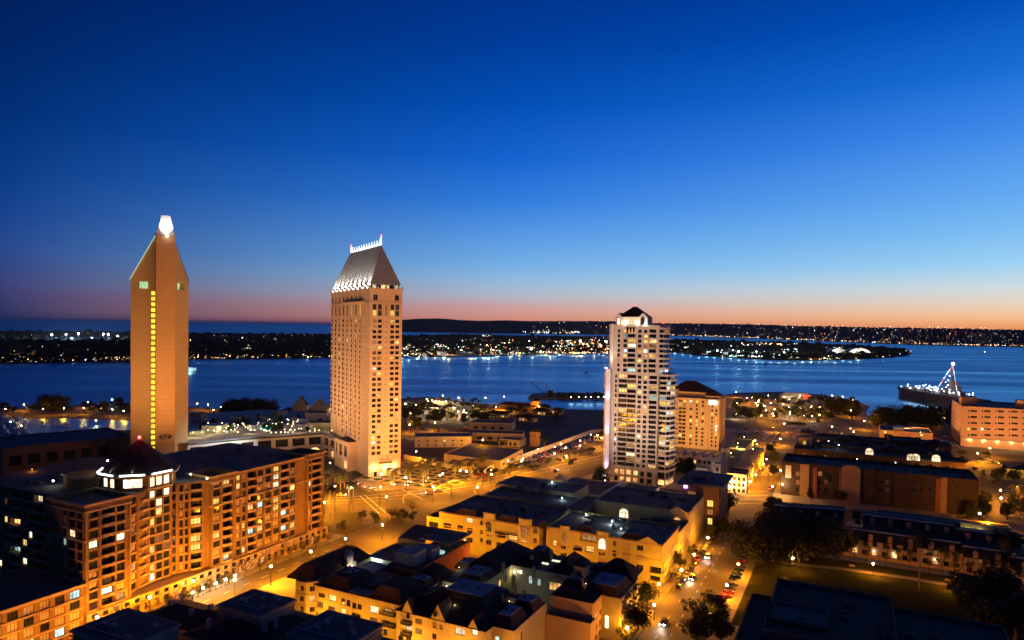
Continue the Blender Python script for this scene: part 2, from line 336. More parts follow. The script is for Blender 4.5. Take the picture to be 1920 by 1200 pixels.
# ---------------------------------------------------------------- far land: the island across the bay
front = [(-500,684),(-200,682),(0,680),(150,679),(240,678),(360,673),(500,671),(620,670),(755,670),(900,668),(1050,664),(1140,662),(1260,661),(1330,668),(1400,673),(1480,676),(1560,675),(1650,672),(1700,667),(1709,661)]
back = [(1690,655),(1600,648),(1500,643),(1400,640),(1250,636),(1140,631),(1000,630),(860,627),(750,629.5),(620,628),(360,625),(0,621),(-200,618),(-500,614)]
farm = mat('dark_scrub', (.035,.035,.03), scale=.01, var=.4, spec=0)
mb = MB(); mb.prism([g(*p, -1.5) for p in front+back], -3, 1); struct('island', mb, farm, grid=False)
FRONT = [(-500,684),(0,680),(240,678),(360,673),(620,670),(755,670),(1050,664),(1260,661),(1330,668),(1480,676),(1560,675),(1650,672),(1700,667)]
BACK = [(-500,614),(0,621),(360,625),(620,628),(750,629.5),(860,627),(1000,630),(1140,631),(1250,636),(1400,640),(1500,643),(1600,648),(1700,657)]
# ---------------------------------------------------------------- hills beyond
base = [(740,622),(850,624),(1000,626),(1140,627.5),(1250,629),(1400,634),(1500,638),(1600,642),(1700,646),(1800,648.5),(1920,651),(2300,658)]
ridge = [(740,601),(765,599),(785,597.5),(820,597),(840,598),(860,600),(900,601.5),(950,600.5),(985,602),(1140,602),(1200,605),(1250,606),(1400,608),(1500,611),(1600,613),(1700,614.5),(1800,616),(1920,618.5),(2300,624)]
hillm = mat('hill_scrub', (.07,.06,.075), scale=.004, var=.5, spec=0)
mb = MB(); rows = 6; xs = [740+i*2.5 for i in range(0, 625)]; HB = {}
def hill_point(px, t):
    x0, y0 = g(px, interp(base, px), 0); D0 = y0; D1 = D0*1.16+250
    D = D0+(D1-D0)*t; zr = at_depth(px, interp(ridge, px), D1).z
    prof = math.sin(t*math.pi/2)**1.15
    return at_depth(px, 600, D).x, D, max(-2, (zr)*prof)
import mathutils.noise as MN
for i, px in enumerate(xs):
    for j in range(rows+1):
        t = j/rows; x, D, z = hill_point(px, t)
        k = min(1, max(0, (px-1000)/500)); z += t*(MN.noise(Vector((px*.9, t*3, 0)))*16*k*(D/6000) + MN.noise(Vector((px*.12, t*2, 5)))*12*t*(1-t)*4 + MN.noise(Vector((px*.4, t, 9)))*5)
        mb.v.append((x, D, z))
    mb.v.append((x*1.3, D*1.3, -5))
R1 = rows+2
for i in range(len(xs)-1):
    for j in range(R1-1): mb.f.append((i*R1+j, (i+1)*R1+j, (i+1)*R1+j+1, i*R1+j+1)); mb.m.append(0)
struct('hills', mb, hillm, grid=False)
# ---------------------------------------------------------------- scattered dark trees and sheds on the island
def blob(mb, x, y, z, r, h):
    k = 5; n = len(mb.v); a0 = rnd.random()*6
    for rr, zz in ((.7, 0), (1, .45), (.6, .85)):
        for j in range(k): a = a0+2*math.pi*j/k; q = r*rr*rnd.uniform(.75, 1.2); mb.v.append((x+q*math.cos(a), y+q*math.sin(a), z+h*zz))
    mb.v.append((x, y, z+h))
    for i in range(2):
        for j in range(k): mb.f.append((n+i*k+j, n+i*k+(j+1)%k, n+(i+1)*k+(j+1)%k, n+(i+1)*k+j)); mb.m.append(0)
    for j in range(k): mb.f.append((n+2*k+j, n+2*k+(j+1)%k, n+3*k)); mb.m.append(0)
mb = MB()
for i in range(5200):
    px = rnd.uniform(-60, 1700) if rnd.random() < .55 else rnd.uniform(-60, 640); a = interp(FRONT, px)-1.2; c = interp(BACK, px)+.3
    t = rnd.random(); py = a+(c-a)*t; x, y = g(px, py, 1)
    if 75 < px < 215 and 631 < py < 642: continue
    r = rnd.uniform(5, 11)*(1+y/6000); blob(mb, x, y, 1, r*1.2, rnd.uniform(8, 16) if rnd.random() < .95 else 24)
o = obj('island_trees', mesh_of('island_trees', mb, mat('far_foliage', (.03,.035,.022), scale=.02, spec=0))); o['kind'] = 'stuff'
# sheds and hangars on the island (grey boxes with pitched roofs)
for i in range(26):
    px = [790,830,870,905,940,975,1010,1045,1085,1120,1275,1300,1330,1365,1395,1430,1462,1530,1560,1600,1640,1665,1225,1150,720,1510][i]
    fy = interp(FRONT, px); py = fy-rnd.uniform(3, 9)
    x, y = g(px, py, 1); L_ = rnd.uniform(35, 75); W_ = rnd.uniform(18, 30); h = rnd.uniform(6, 11)
    t = T('waterfront_shed', 'long low dark shed on the far island shore across the bay', 'shed', (x, y), rnd.uniform(-.25, .1), z=1, group='sheds on the island shore')
    m_ = MB(); m_.box(-L_/2, L_/2, -W_/2, W_/2, 1, h, bottom=False); t.add('wall', m_, conc)
    m_ = MB(); m_.face([(-L_/2-.5,-W_/2-.5,h),(L_/2+.5,-W_/2-.5,h),(L_/2+.5,0,h+3),(-L_/2-.5,0,h+3)]); m_.face([(L_/2+.5,W_/2+.5,h),(-L_/2-.5,W_/2+.5,h),(-L_/2-.5,0,h+3),(L_/2+.5,0,h+3)]); t.add('roof', m_, slate)
for k, (px, lab) in enumerate(((1573, 'left one of two white floodlit arched hangars on the island point'), (1612, 'right one of two white floodlit arched hangars on the island point'))):
    x, y = g(px, 664, 1); t = T('arched_hangar', lab, 'hangar', (x, y), -.1, z=1, group='arched hangars on the island point')
    Wd = (62, 84)[k]; m_ = MB(); K = 14; H_ = 24
    P_ = [(Wd/2*math.cos(math.pi*i/K), H_*math.sin(math.pi*i/K)) for i in range(K+1)]
    for i in range(K): m_.face([(P_[i][0],0,P_[i][1]),(P_[i][0],60,P_[i][1]),(P_[i+1][0],60,P_[i+1][1]),(P_[i+1][0],0,P_[i+1][1])])
    t.add('vault', m_, white_w)
    m_ = MB(); m_.face([(a, .5, b) for a, b in P_]); t.add('end_wall', m_, white_w)
    for s in (-.3, .3):
        light('POINT', 'floodlight', t.o, (s*Wd, -22, 6), 60000, (1, .93, .8), 2)
# ---------------------------------------------------------------- the far lights
DC = {}
for gr, st in ((0, 1.6), (1, 6), (2, 18)):
    for k, nm, c in (('W','white',(.72,.88,1)),('Y','warm',(1,.66,.28)),('O','sodium',(1,.38,.08)),('R','red',(1,.06,.03)),('G','green',(.25,.9,.7))):
        DC[k+str(gr)] = emat('distant_%s_light_%d' % (nm, gr), c, st)
DOTS = {k: MB() for k in DC}
def dot(p, r, k):
    mb = DOTS[k+rnd.choice('00001112')]; n = len(mb.v); x, y, z = p
    mb.v += [(x+r,y,z),(x,y+r,z),(x-r,y,z),(x,y-r,z),(x,y,z+r),(x,y,z-r)]
    for a, b in ((0,1),(1,2),(2,3),(3,0)): mb.f += [(n+a,n+b,n+4),(n+b,n+a,n+5)]; mb.m += [0, 0]
def dots_field(N_, x0, x1, y0, y1, mix, rpx=.55, zz=(3, 12), clip=True):
    CL = [(rnd.uniform(x0, x1), rnd.uniform(y0, y1)) for _ in range(max(4, N_//22))]
    for i in range(N_):
        px = rnd.uniform(x0, x1); py = rnd.uniform(y0, y1)
        if i % 3 and i > 4: cx_, cy_ = CL[rnd.randrange(len(CL))]; px = min(x1, max(x0, cx_+rnd.gauss(0, 9))); py = cy_+rnd.gauss(0, .7)
        if clip:
            a = interp(FRONT, px)-1; c = interp(BACK, px)+.5
            if not c < py < a: continue
        z = rnd.uniform(*zz); x, y = g(px, py, z); dot((x, y, z), y/1280*rpx*rnd.uniform(.5, 1.35), rnd.choice(mix))
dots_field(260, -40, 620, 626, 674, 'YYYYWOO', .5)
for i in range(330):
    px = rnd.uniform(-30, 618); a = interp(FRONT, px)-1; c = interp(BACK, px)+.5; py = a-(a-c)*rnd.random()**1.6; z = rnd.uniform(6, 14); x, y = g(px, py, z); dot((x, y, z), y/1280*.5*rnd.uniform(.6, 1.3), rnd.choice('YYYWO'))
dots_field(60, 355, 620, 622, 630, 'YYWR', .5); dots_field(60, 0, 620, 668, 680, 'YYOOW', .8)
dots_field(520, 755, 1140, 636, 668, 'YYYWWWOOOR', .6); dots_field(380, 755, 1140, 645, 664, 'WWYYOG', .8)
dots_field(60, 755, 1140, 628, 640, 'RRYWG', .5); dots_field(170, 1040, 1140, 640, 662, 'OOOOYY', 1.1)
dots_field(260, 1250, 1500, 640, 672, 'WWWYOYG', .6); dots_field(130, 1330, 1500, 655, 673, 'WWWG', .8)
dots_field(170, 1480, 1708, 650, 674, 'YOWGYY', .55); dots_field(60, 1400, 1480, 640, 648, 'OOYY', .8)
for i in range(950):      # lights over the hillside
    px = rnd.uniform(1150, 2000) if rnd.random() < .9 else rnd.uniform(1000, 1150); t = rnd.random()**1.5*.95
    if px < 1500 and rnd.random() < .45: continue
    x, D, z = hill_point(px, t); dot((x, D, z+14), D/1280*rnd.uniform(.2, .42), rnd.choice('YYYOOWWR'))
for i in range(260):     # a brighter string along the far waterfront
    px = rnd.uniform(1250, 1930); x, D, z = hill_point(px, .02); dot((x, D, 9), D/1280*rnd.uniform(.3, .6), rnd.choice('OOYYYW'))
for i in range(70):
    px = rnd.choice((rnd.gauss(1015, 14), rnd.gauss(1075, 10), rnd.gauss(1050, 40))); x, D, z = hill_point(px, .03); dot((x, D, rnd.uniform(8, 40)), D/1280*rnd.uniform(.4, .8), rnd.choice('WWYYG'))
for k, mbk in DOTS.items():
    o = obj('far_lights', mesh_of('far_lights', mbk, DC[k])); o['kind'] = 'stuff'
# bright lamps on the far quays, whose light runs down the water
for px, py, e, c, hgt in ((815,664,1.0,WARMW,9),(865,662,.8,WARMW,9),(910,661,.8,WARMW,9),(955,660,.9,WARMW,9),(997,659,.8,WARMW,9),(1088,647,5.5,(1,.62,.3),16),(1136,648,4,(1,.62,.3),16),(1385,666,1.6,COOLW,12),(1418,667,1.4,COOLW,12),(1470,668,1.4,(1,.8,.5),12),(1345,664,1,COOLW,12),(753,667,.8,COOLW,6),(1575,667,.6,(.9,1,.5),8),(35,675,.7,(1,.6,.3),6),(75,676,.7,(1,.5,.3),6)):
    x, y = g(px, py, 1); t = T('quay_floodlight', 'bright floodlight mast on the far quay of the island', 'floodlight', (x, y), z=1, group='floodlight masts on the far quay')
    m_ = MB(); m_.tube([(0,0,1),(0,0,hgt)], [.35,.2], 5); t.add('mast', m_, darkm)
    r_ = y/1280*1.1*min(1.7, max(.8, e**.5)); m_ = MB(); m_.ball((0,0,hgt+r_), r_, k=6, rings=2); t.add('lamp', m_, emat('quay_lamp_%s' % ('w' if c[2] > .6 else 'o'), c, 30))
    light('POINT', 'lamp_light', t.o, (0, 0, hgt+r_), 260000*e, c, r_*1.6)
# floodlit sports ground on the left of the island
t = T('sports_ground', 'floodlit pale sports ground among dark trees across the bay', 'sports ground', g(145, 637, 1.2), z=1.2)
x0, y0 = g(145, 637, 1.2); c4 = [g(*p, 1.2) for p in ((78,639),(212,640),(205,632),(85,631))]
m_ = MB(); m_.face([(x-x0, y-y0, 1.6) for x, y in c4]); m_.face([(x-x0, y-y0, 1.3) for x, y in c4]); t.add('pitch', m_, mat('pale_pitch', (.35,.4,.38)))
for px, py in ((97,627.5),(124,627.5),(147,625.5),(194,626.5),(203,627),(220,630),(172,634),(135,634)):
    x, y = g(px, 638, 1); D = y*.98; p = at_depth(px, py, D)
    m_ = MB(); m_.tube([(p.x-x0, D-y0, 1),(p.x-x0, D-y0, p.z)], [.5,.3], 5); t.add('mast', m_, darkm)
    m_ = MB(); m_.ball((p.x-x0, D-y0, p.z), D/1280*1.5, k=6, rings=2); t.add('floodlight', m_, emat('stadium_lamp', (.8,.92,1), 40))
    light('POINT', 'lamp_light', t.o, (p.x-x0, D-y0-8, p.z-1), 500000, (.75,.88,1), 1)
# pale concrete aprons along the far quays
for k, pts in enumerate((((757,668.5),(900,666.5),(1050,662.5),(1139,660.5),(1139,655),(1050,656),(900,660),(757,662)), ((1262,659.5),(1330,666),(1400,671),(1490,674),(1490,668),(1400,665),(1330,661),(1262,655)), ((1500,673),(1650,670),(1690,667),(1680,664),(1500,668)))):
    mb = MB(); mb.face([(*g(*a, 1), 1.05) for a in pts]); struct('quay', mb, mat('quay_concrete', (.30,.28,.25), scale=.01, var=.4), grid=False)
for k in range(46):
    px = 758+k*8.3 if k < 46 else 0; y = interp(FRONT, px)-rnd.choice((3.2, 6, 9)); x, yy = g(px, y, 9); light('POINT', 'quay_lamp_light', None, (x, yy, 10), rnd.choice((5000, 12000, 22000)), rnd.choice(((1,.8,.5),(.85,.95,1),(1,.55,.2))), 2)
for k in range(24):
    px = 1265+k*15; y = interp(FRONT, px)-rnd.choice((3, 5)); x, yy = g(px, y, 9); light('POINT', 'quay_lamp_light', None, (x, yy, 10), rnd.choice((4000, 9000)), rnd.choice(((1,.85,.6),(.8,.95,1),(.7,1,.9))), 2)
# string of floats guarding the far quay
mb = MB(); line = [(770,676),(850,682),(1000,681.5),(1140,681),(1260,681),(1440,683.5),(1600,683),(1720,679),(1790,677)]
for i in range(190):
    px = 770+i*5.4; x, y = g(px, interp(line, px), -1.5); mb.box(x-2.2, x+2.2, y-1.2, y+1.2, -1.6, -.2, bottom=False)
o = obj('float_barrier', mesh_of('float_barrier', mb, darkm)); o['kind'] = 'stuff'

def hitw(pw, qw, px, py):
    """the vertical wall through two ground points, seen at a photo pixel: (distance from pw, height)"""
    d = ray(px, py); ex, ey = qw[0]-pw[0], qw[1]-pw[1]; L_ = math.hypot(ex, ey); ex /= L_; ey /= L_
    den = d.x*ey-d.y*ex; t = (pw[0]*ey-pw[1]*ex)/den
    return ((d.x*t-pw[0])*ex+(d.y*t-pw[1])*ey, EYE+d.z*t)
def hit(p, q, px, py): return hitw(XY(*p), XY(*q), px, py)
def opx(p, q, rects, wf=XY):
    """openings measured on the photograph: (x0, y0, x1, y1, kind, ...)"""
    P, Q = wf(*p), wf(*q); out = []
    for r in rects:
        xm, ym = (r[0]+r[2])/2, (r[1]+r[3])/2
        a = hitw(P, Q, r[0], ym)[0]; b = hitw(P, Q, r[2], ym)[0]; c = hitw(P, Q, xm, r[3])[1]; d = hitw(P, Q, xm, r[1])[1]
        out.append((min(a, b), max(a, b), c, d) + tuple(r[4:]))
    return out
# ================================================================ towers
# ---- slab tower with a pointed gable
K1 = .285; t = T('hotel_tower', 'tan windowless slab tower with pointed gable and a column of yellow windows', 'tower', (-211.4, 410), math.radians(27.2))
tower1 = t; tanw = mat('tan_concrete', (.50,.335,.14), var=.1, scale=.08, bands=3.3)
mb = MB(); bx0, bx1, zs, za = -15.6, 15.6, 114.5, 152
ops = [(bx0+15.6+.01, 0, 0, 0)]; ops = []
for i in range(29):
    z = 107.6-i*3.33-2.45
    if z > 8: ops.append((10.9, 13.25, z, z+2.45, 'y'))
ops += [(3.6, 9.4, 108.9, 113.6, 'm', 'k1', 3.5), (24.2, 29.3, 108.9, 113.6, 'm', 'k1', 3.5)]
WY2 = emat('stair_window_light', (1,.74,.05), 1.5, .25, .3, 1.2); WG2 = emat('pale_green_light', (.62,.9,.45), .75, .2, .4, 1.2)
KIND['s'] = WY2; KIND['q'] = WG2
ops = [tuple('s' if x == 'y' else 'q' if x == 'm' else x for x in o) for o in ops]
facade(t, mb, (bx0, 3), (-2.3, 0), 0, zs, [o for o in ops if o[1] < 13.5], rec=.5, style='k1')
ops = [(2.2, 8.4, 108.9, 113.6, 'q', 'k1', 3.5)]
facade(t, mb, (8, 0), (bx1, 9), 0, zs, ops, rec=.5, style='k1')
zl = lambda x: zs+(za-zs)*(x-bx0)/(2.8-bx0) if x < 2.8 else zs+(za-zs)*(bx1-x)/(bx1-2.8)
mb.face([(bx0,3,zs),(-2.3,0,zs),(-2.3,0,zl(-2.3))]); mb.face([(8,0,zs),(bx1,9,zs),(8,0,zl(8))]); mb.face([(-2.3,.4,zs),(8,.4,zs),(8,.4,zl(8)),(2.8,.4,za),(-2.3,.4,zl(-2.3))]); mb.face([(bx1,26,zs),(bx0,26,zs),(2.8,26,za)])
mb.face([(bx1,9,0),(bx1,26,0),(bx1,26,zs),(bx1,9,zs)]); mb.face([(bx1,26,0),(bx0,26,0),(bx0,26,zs),(bx1,26,zs)]); mb.face([(bx0,26,0),(bx0,3,0),(bx0,3,zs),(bx0,26,zs)])
t.add('wall', mb, tanw)
mb = MB(); mb.face([(bx0-.4,2.6,zs),(2.8,-.4,za+.8),(2.8,26,za+.8),(bx0-.4,26,zs)]); mb.face([(bx1+.4,26,zs),(2.8,26,za+.8),(2.8,-.4,za+.8),(bx1+.4,8.6,zs)]); t.add('roof', mb, slate)
mb = MB(); mb.prism([(-2.3,.02),(-2.25,-4.6),(7.95,-4.6),(8,.02)], 0, 141); t.add('stair_shaft', mb, mat('warm_concrete', (.55,.335,.14), var=.1, scale=.08, bands=3.3))
mb = MB(); k = [(-2.2,0),(-2.1,-4.5),(7.8,-4.5),(7.9,0)]; tp = [(.6,.5),(.7,-3.4),(5.3,-3.4),(5.4,.5)]
for i in range(4): a, b = ring(k, i); c, d = tp[(i+1)%4], tp[i]; mb.face([(*a,141.02),(*b,141.02),(*c,152.6),(*d,152.6)])
mb.face([(*p,152.6) for p in tp]); t.add('crown', mb, white_w)
mb = MB(); mb.bar((bx0-.5,2.4,zs-.3), (-2.6,-.5,zl(-2.6)-.3), .55); t.add('rake_edge_glow', mb, emat('rake_edge_glow', (.6,.85,.6), .6))  # lit roof edge given a glow of its own, no lamp there
mb = MB(); mb.bar((2.9,-7,140.2),(4.2,-7,140.2),.8); o = t.add('crown_lamp', mb, emat('crown_lamp', (.85,.9,1), 20)); lo = light('SPOT', 'crown_light', t.o, (3,-8.4,141.6), 14000, (.92,.94,1), .5, spot=75, blend=.6); aim(lo, (3,-8.4,141.6), (3,-2,147.5))
mb = MB()
for i in range(16):   # dark oval emblem high on the podium side
    a = 2*math.pi*i/16; b = 2*math.pi*(i+1)/16; P = lambda q, r: (2.9+3.6*r*math.cos(q), -4.72, 20.6+1.7*r*math.sin(q)); mb.face([P(a,1),P(b,1),P(b,.72),P(a,.72)])
mb.box(.2,5.4,-4.75,-4.7,20.2,20.9); mb.box(.8,1.5,-4.75,-4.7,19.5,20.2); mb.box(2.6,3.2,-4.75,-4.7,20.9,21.9); mb.box(4.4,5.1,-4.75,-4.7,19.5,20.2); t.add('emblem', mb, darkm)
mb = MB()
for x, e in ((-34, 240000), (26, 200000), (4, 260000)):
    mb = MB(); mb.box(x-.6, x+.6, -75, -74, 14.6, 15.3); t.add('floodlight_housing', mb, darkm)
    lo = light('SPOT', 'floodlight', t.o, (x, -74.5, 17.6), e*(1.55 if x < 0 else .8 if x < 10 else .2), (1,.46,.15), 1.5, spot=95, blend=.9); aim(lo, (x,-74.5,17.6), (x*.2, 0, 88))
t.done()
# ---- hotel tower with hipped floodlit roof
ph = math.radians(30.3); t = T('hotel_tower', 'cream hotel tower with gridded windows under a steep floodlit hipped roof', 'tower', (-83, 397), ph); tower2 = t
cream = mat('cream_concrete', (.60,.42,.27), var=.08, scale=.1)
def wf2(x, y): c, s = math.cos(ph), math.sin(ph); return (-83+c*x-s*y, 397+s*x+c*y)
Wt, Lt = 20.0, 81.0; rows = [92.5-1.75-i*3.1 for i in range(25)]
def lit2(): return rnd.choice('ywwhyw') if rnd.random() < .2 else ('m' if rnd.random() < .12 else 'd')
mb = MB(); ops = []
for a, b in ((1.9,4.2),(5.1,7.4),(12.8,15.1),(15.9,18.2)):
    for z in rows: ops.append((a, b, z, z+1.8, lit2(), 'k2'))
    ops += [(a, b, 94.7, 98, rnd.choice('ywd'), 'w3'), (a, b, 98.3, 101.6, 'd', 'w3')]
    ops.append((a, b, 13, 15, 'd', 'k2'))
ops += [(2.2,4.9,103.8,107.2,'d','w2'),(15.4,18,103.8,107.2,'d','w2'),(9.5,10.8,94.7,101.6,'m','w1')]
for z in rows: ops.append((9.7, 10.7, z+.4, z+.8, 'd', 'k1'))
facade(t, mb, (0,0), (Wt,0), 0, 110, ops, rec=.3)
cols2 = [621.5,628.5,635.5,642.5,650,658,666,674,681.8,686.3]; ops = []
for cpx in cols2:
    s_ = Lt-hitw(wf2(0,0), wf2(0,Lt), cpx, 700)[0]; w_ = {621.5:3.6,681.8:1.0,686.3:1.0}.get(cpx, 3.2 if cpx < 650 else 2.3)
    for z in rows[:-1] if cpx > 640 else rows[:-4]: ops.append((s_-w_/2, s_+w_/2, z, z+1.9, lit2() if rnd.random() < .4 else 'd', 'k1'))
    ops.append((s_-w_/2, s_+w_/2, 95, 101.6, 'd' if rnd.random() < .8 else 'y', 'w2')); ops.append((s_-w_/2, s_+w_/2, 103.8, 107.2, 'd'))
facade(t, mb, (0,Lt), (0,0), 0, 110, ops, rec=.35)
mb.face([(Wt,0,0),(Wt,Lt,0),(Wt,Lt,110),(Wt,0,110)]); mb.face([(Wt,Lt,0),(0,Lt,0),(0,Lt,110),(Wt,Lt,110)]); mb.face([(0,0,110),(Wt,0,110),(Wt,Lt,110),(0,Lt,110)])
t.add('wall', mb, cream)
P4 = [(0,0),(Wt,0),(Wt,Lt),(0,Lt)]
mb = MB(); cornice(mb, P4, 109.6, 110.8, .45); cornice(mb, P4, 102.3, 102.8, .3)
for y in range(0, 82, 9): mb.box(-.5,.4,y-.6,y+.6,110.8,112.2)
for x in (0, 5, 10, 15, 20): mb.box(x-.5,x+.5,-.5,.4,110.8,112)
t.add('cornice', mb, cream)
mb = MB()
for s0 in (.15, 8.2, 11.4, 18.8): mb.box(s0, s0+.7, -.3, -.01, 16, 102)
for cpx in (632, 646, 654, 662, 670, 678): y = hitw(wf2(0,0), wf2(0,Lt), cpx, 700)[0]; mb.box(-.3, -.01, y-.35, y+.35, 6, 102)
mb.box(-1.3,-.02, 10, 52, 102.9, 103.5); t.add('pilasters', mb, cream)
mb = MB(); ops = []
for i in range(6): ops.append((.6+i*2.7, 2.9+i*2.7, 110.6, 112.9, rnd.choice('mdwhd'), 'w1'))
facade(t, mb, (1.4,1.4), (Wt-1.4,1.4), 110, 113.3, ops); mb.face([(1.4,Lt-1.4,110),(1.4,1.4,110),(1.4,1.4,113.3),(1.4,Lt-1.4,113.3)]); t.add('attic_wall', mb, white_w)
mb = MB(); rx0, rx1, ry0, ry1, rz, rh = .6, Wt-.6, .6, Lt-.6, 113.3, 137.2
A_, B_, C_, D_ = (rx0,ry0,rz), (rx1,ry0,rz), (rx1,ry1,rz), (rx0,ry1,rz); p_, q_ = (Wt/2, 9.4, rh), (Wt/2, 70.4, rh+1)
for f_ in ([A_,B_,p_],[B_,C_,q_,p_],[C_,D_,q_],[D_,A_,p_,q_],[D_,C_,B_,A_]): mb.face(f_)
t.add('roof', mb, mat('zinc_roof', (.40,.37,.34), rough=.85, var=.12, scale=.2))
seam = MB(); seam.bar((0,0,0),(Wt/2-rx0, 0, rh-rz), .16, .22); sm = mesh_of('seam', seam, MATS['zinc_roof'])
for i in range(19):
    y = 9.6+i*3.3; t.place('seam', sm, rx0-.05, y, rz+.2)
for i in range(9):
    y = 5+i*9; mb = MB(); mb.box(-.35,.35,y-.4,y+.4,111.0,111.7); t.add('roof_floodlight', mb, emat('roof_flood', (1,.97,.9), 10))
    lo = light('SPOT', 'floodlight', t.o, (-.2, y, 112.4), 30000, (1,.96,.9), 1.6, spot=110, blend=1); aim(lo, (-.2,y,112.4), (5, y, 128))
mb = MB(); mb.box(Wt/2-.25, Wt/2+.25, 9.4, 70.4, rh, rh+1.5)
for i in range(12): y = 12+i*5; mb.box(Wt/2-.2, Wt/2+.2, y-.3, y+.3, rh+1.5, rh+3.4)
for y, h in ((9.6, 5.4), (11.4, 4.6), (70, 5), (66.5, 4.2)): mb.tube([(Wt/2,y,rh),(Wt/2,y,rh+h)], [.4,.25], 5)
t.add('ridge_cresting', mb, emat('cresting_glow', (.95,.97,1), 1.6))  # floodlit look of the cresting put in as its own glow
mb = MB(); mb.ball((Wt/2,9.6,rh+5.8),.45); mb.ball((Wt/2,70,rh+5.4),.45); t.add('beacon', mb, emat('beacon', (1,.05,.03), 8))
mb = MB(); mb.box(6.6, 14.4, -1.4, -.02, 7.8, 8.3); t.add('canopy', mb, darkm)
SIGN = mat('banner_art', (.55,.42,.36), scale=1.1, var=.9)
mb = MB(); mb.box(5.6, 14.2, -.25, -.02, 8.6, 12); t.add('banner', mb, SIGN)
for x in (4.4, 8, 12.4, 15.6):
    mb = MB(); mb.box(x-.9, x+.9, -.12, -.02, .3, 4.4 if x in (8, 12.4) else 3); t.add('door', mb, W_WARM if x != 4.4 else gdark)
for x, e in ((3.4, 1500), (10, 2200), (15.5, 1500)):
    mb = MB(); mb.ball((x,-2,5.6),.4); t.add('wall_lamp', mb, emat('lamp_globe_warm', (1,.72,.36), 22)); light('POINT', 'lamp_light', t.o, (x,-2,5.6), e, (1,.68,.36), .7)
for (x, y), e, d_ in (((-40,-70), 240000, (4,10,80)), ((-75, 20), 250000, (0,42,75)), ((26,-80), 230000, (10,0,80)), ((-50,70), 120000, (0,60,80))):
    lo = light('SPOT', 'floodlight', t.o, (x, y, 9), e, (1,.56,.26), 1.5, spot=105, blend=.9); aim(lo, (x,y,9), d_)
t.done()
# ---- white residential tower with stacked balconies
t = grid_thing('residential_tower', 'white stepped residential tower with stacked balconies and a dark pyramid roof', 'tower', -124, 382, cap=295); tower3 = t
whit = mat('white_concrete', (.62,.54,.45), var=.07, scale=.12)
F0, F1 = (-126.5, 381.5), (-97.5, 381.5); UL = (-131.5, 388)
def px_s(px, py): return hit(F0, F1, px, py)[0]
fh = 2.82; NF = 22; z0f = 9.5
cl = [(1151.8,1155,'n'),(1158.5,1173,'b'),(1175,1190,'b'),(1194.5,1200.5,'n'),(1205,1211,'n'),(1216,1229,'b')]
ops = []; mb = MB(); bal = []
def litp(): return rnd.choice('wwwmyhk') if rnd.random() < .26 else 'd'
for i in range(19):
    z = z0f+i*fh
    for a, b, k in cl:
        s0, s1 = px_s(a, 800), px_s(b, 800)
        if k == 'n': ops.append((s0-.1, s1+.1, z+.55, z+2.35, litp(), 'k2'))
        else: ops.append((s0-.25, s1+.25, z+.7, z+2.62, litp(), 'k3', 1.1)); bal.append((s0, s1, z))
for i in range(2):
    for a, b in ((1152,1158),(1162,1170),(1174,1182),(1187,1195),(1200,1207),(1213,1222)): ops.append((px_s(a,890), px_s(b,890), 1+i*4, 3.8+i*4, 'w' if (rnd.random() < .75 and a < 1190) else 'd', 'k2'))
LW = F1[0]-F0[0]
facade(t, mb, F0, F1, 0, 63.5, ops)
cu = [(1158,1162,'n'),(1169,1175,'n'),(1177,1190,'b'),(1196,1202,'n'),(1207,1213,'n'),(1217,1229,'b')]
ops = []
for i in range(9):
    z = 64+i*fh
    for a, b, k in cu:
        s0, s1 = px_s(a, 660), px_s(b, 660)
        if k == 'n': ops.append((s0-.1, s1+.1, z+.55, z+2.35, litp(), 'k2'))
        else: ops.append((s0-.25, s1+.25, z+.7, z+2.62, litp(), 'k3', 1.1)); bal.append((s0, s1, z))
facade(t, mb, F0, F1, 63.5, 90.5, ops)
ops = []
for i in range(21): ops.append((1.4, 3.0, 5+i*fh, 6.6+i*fh, litp(), 'w1'))
facade(t, mb, UL, (-127.6, 381.6), 0, 65.5, ops)
Rc = [(-97.5,381.5),(-92.4,379.4),(-89.6,382.5),(-88.2,388),(-89,396),(-94,402)]
mb.face([(-97.5,381.5,0)]*0 or [(F1[0],F1[1],0),(F1[0],F1[1]+.01,0),(F1[0],F1[1]+.01,.01)])
core = [(-97.6,383.6),(-92.8,382),(-91.3,386),(-91,396),(-98,405),(-128,405),(-131.5,396),(-131.5,388)]
for (a, b), kk in (((core[0], core[1]), 1), ((core[1], core[2]), 1), ((core[2], core[3]), 1)):
    d_ = math.dist(a, b); ops = [(.4, d_-.4, 9.5+i*fh+.05, 9.5+i*fh+2.5, litp(), 'k3') for i in range(19)] + [(.4, d_-.4, 1, 4, 'w', 'k3'), (.4, d_-.4, 4.8, 8.4, 'd', 'k3')]
    facade(t, mb, a, b, 0, 63.5, ops, rec=.2)
mb.prism(core[3:], 0, 63.5, top=False); mb.face([(x, y, 63.5) for x, y in [(-126.5,381.6),(-97.5,381.6)]+core[1:]])
up = [(-97.5,381.6),(-95.5,384),(-95.5,398),(-124,401),(-128.3,390),(-128.3,386),(-126.5,381.6)]
for i in range(2):
    a, b = up[i], up[i+1]; d_ = math.dist(a, b); ops = [(.3, d_-.3, 64+k*fh+.05, 64+k*fh+2.5, litp(), 'k3') for k in range(9)]
    facade(t, mb, a, b, 63.5, 90.5, ops, rec=.2)
mb.prism(up[2:], 63.5, 90.5, top=False); mb.face([(x, y, 90.5) for x, y in up]); t.add('wall', mb, whit)
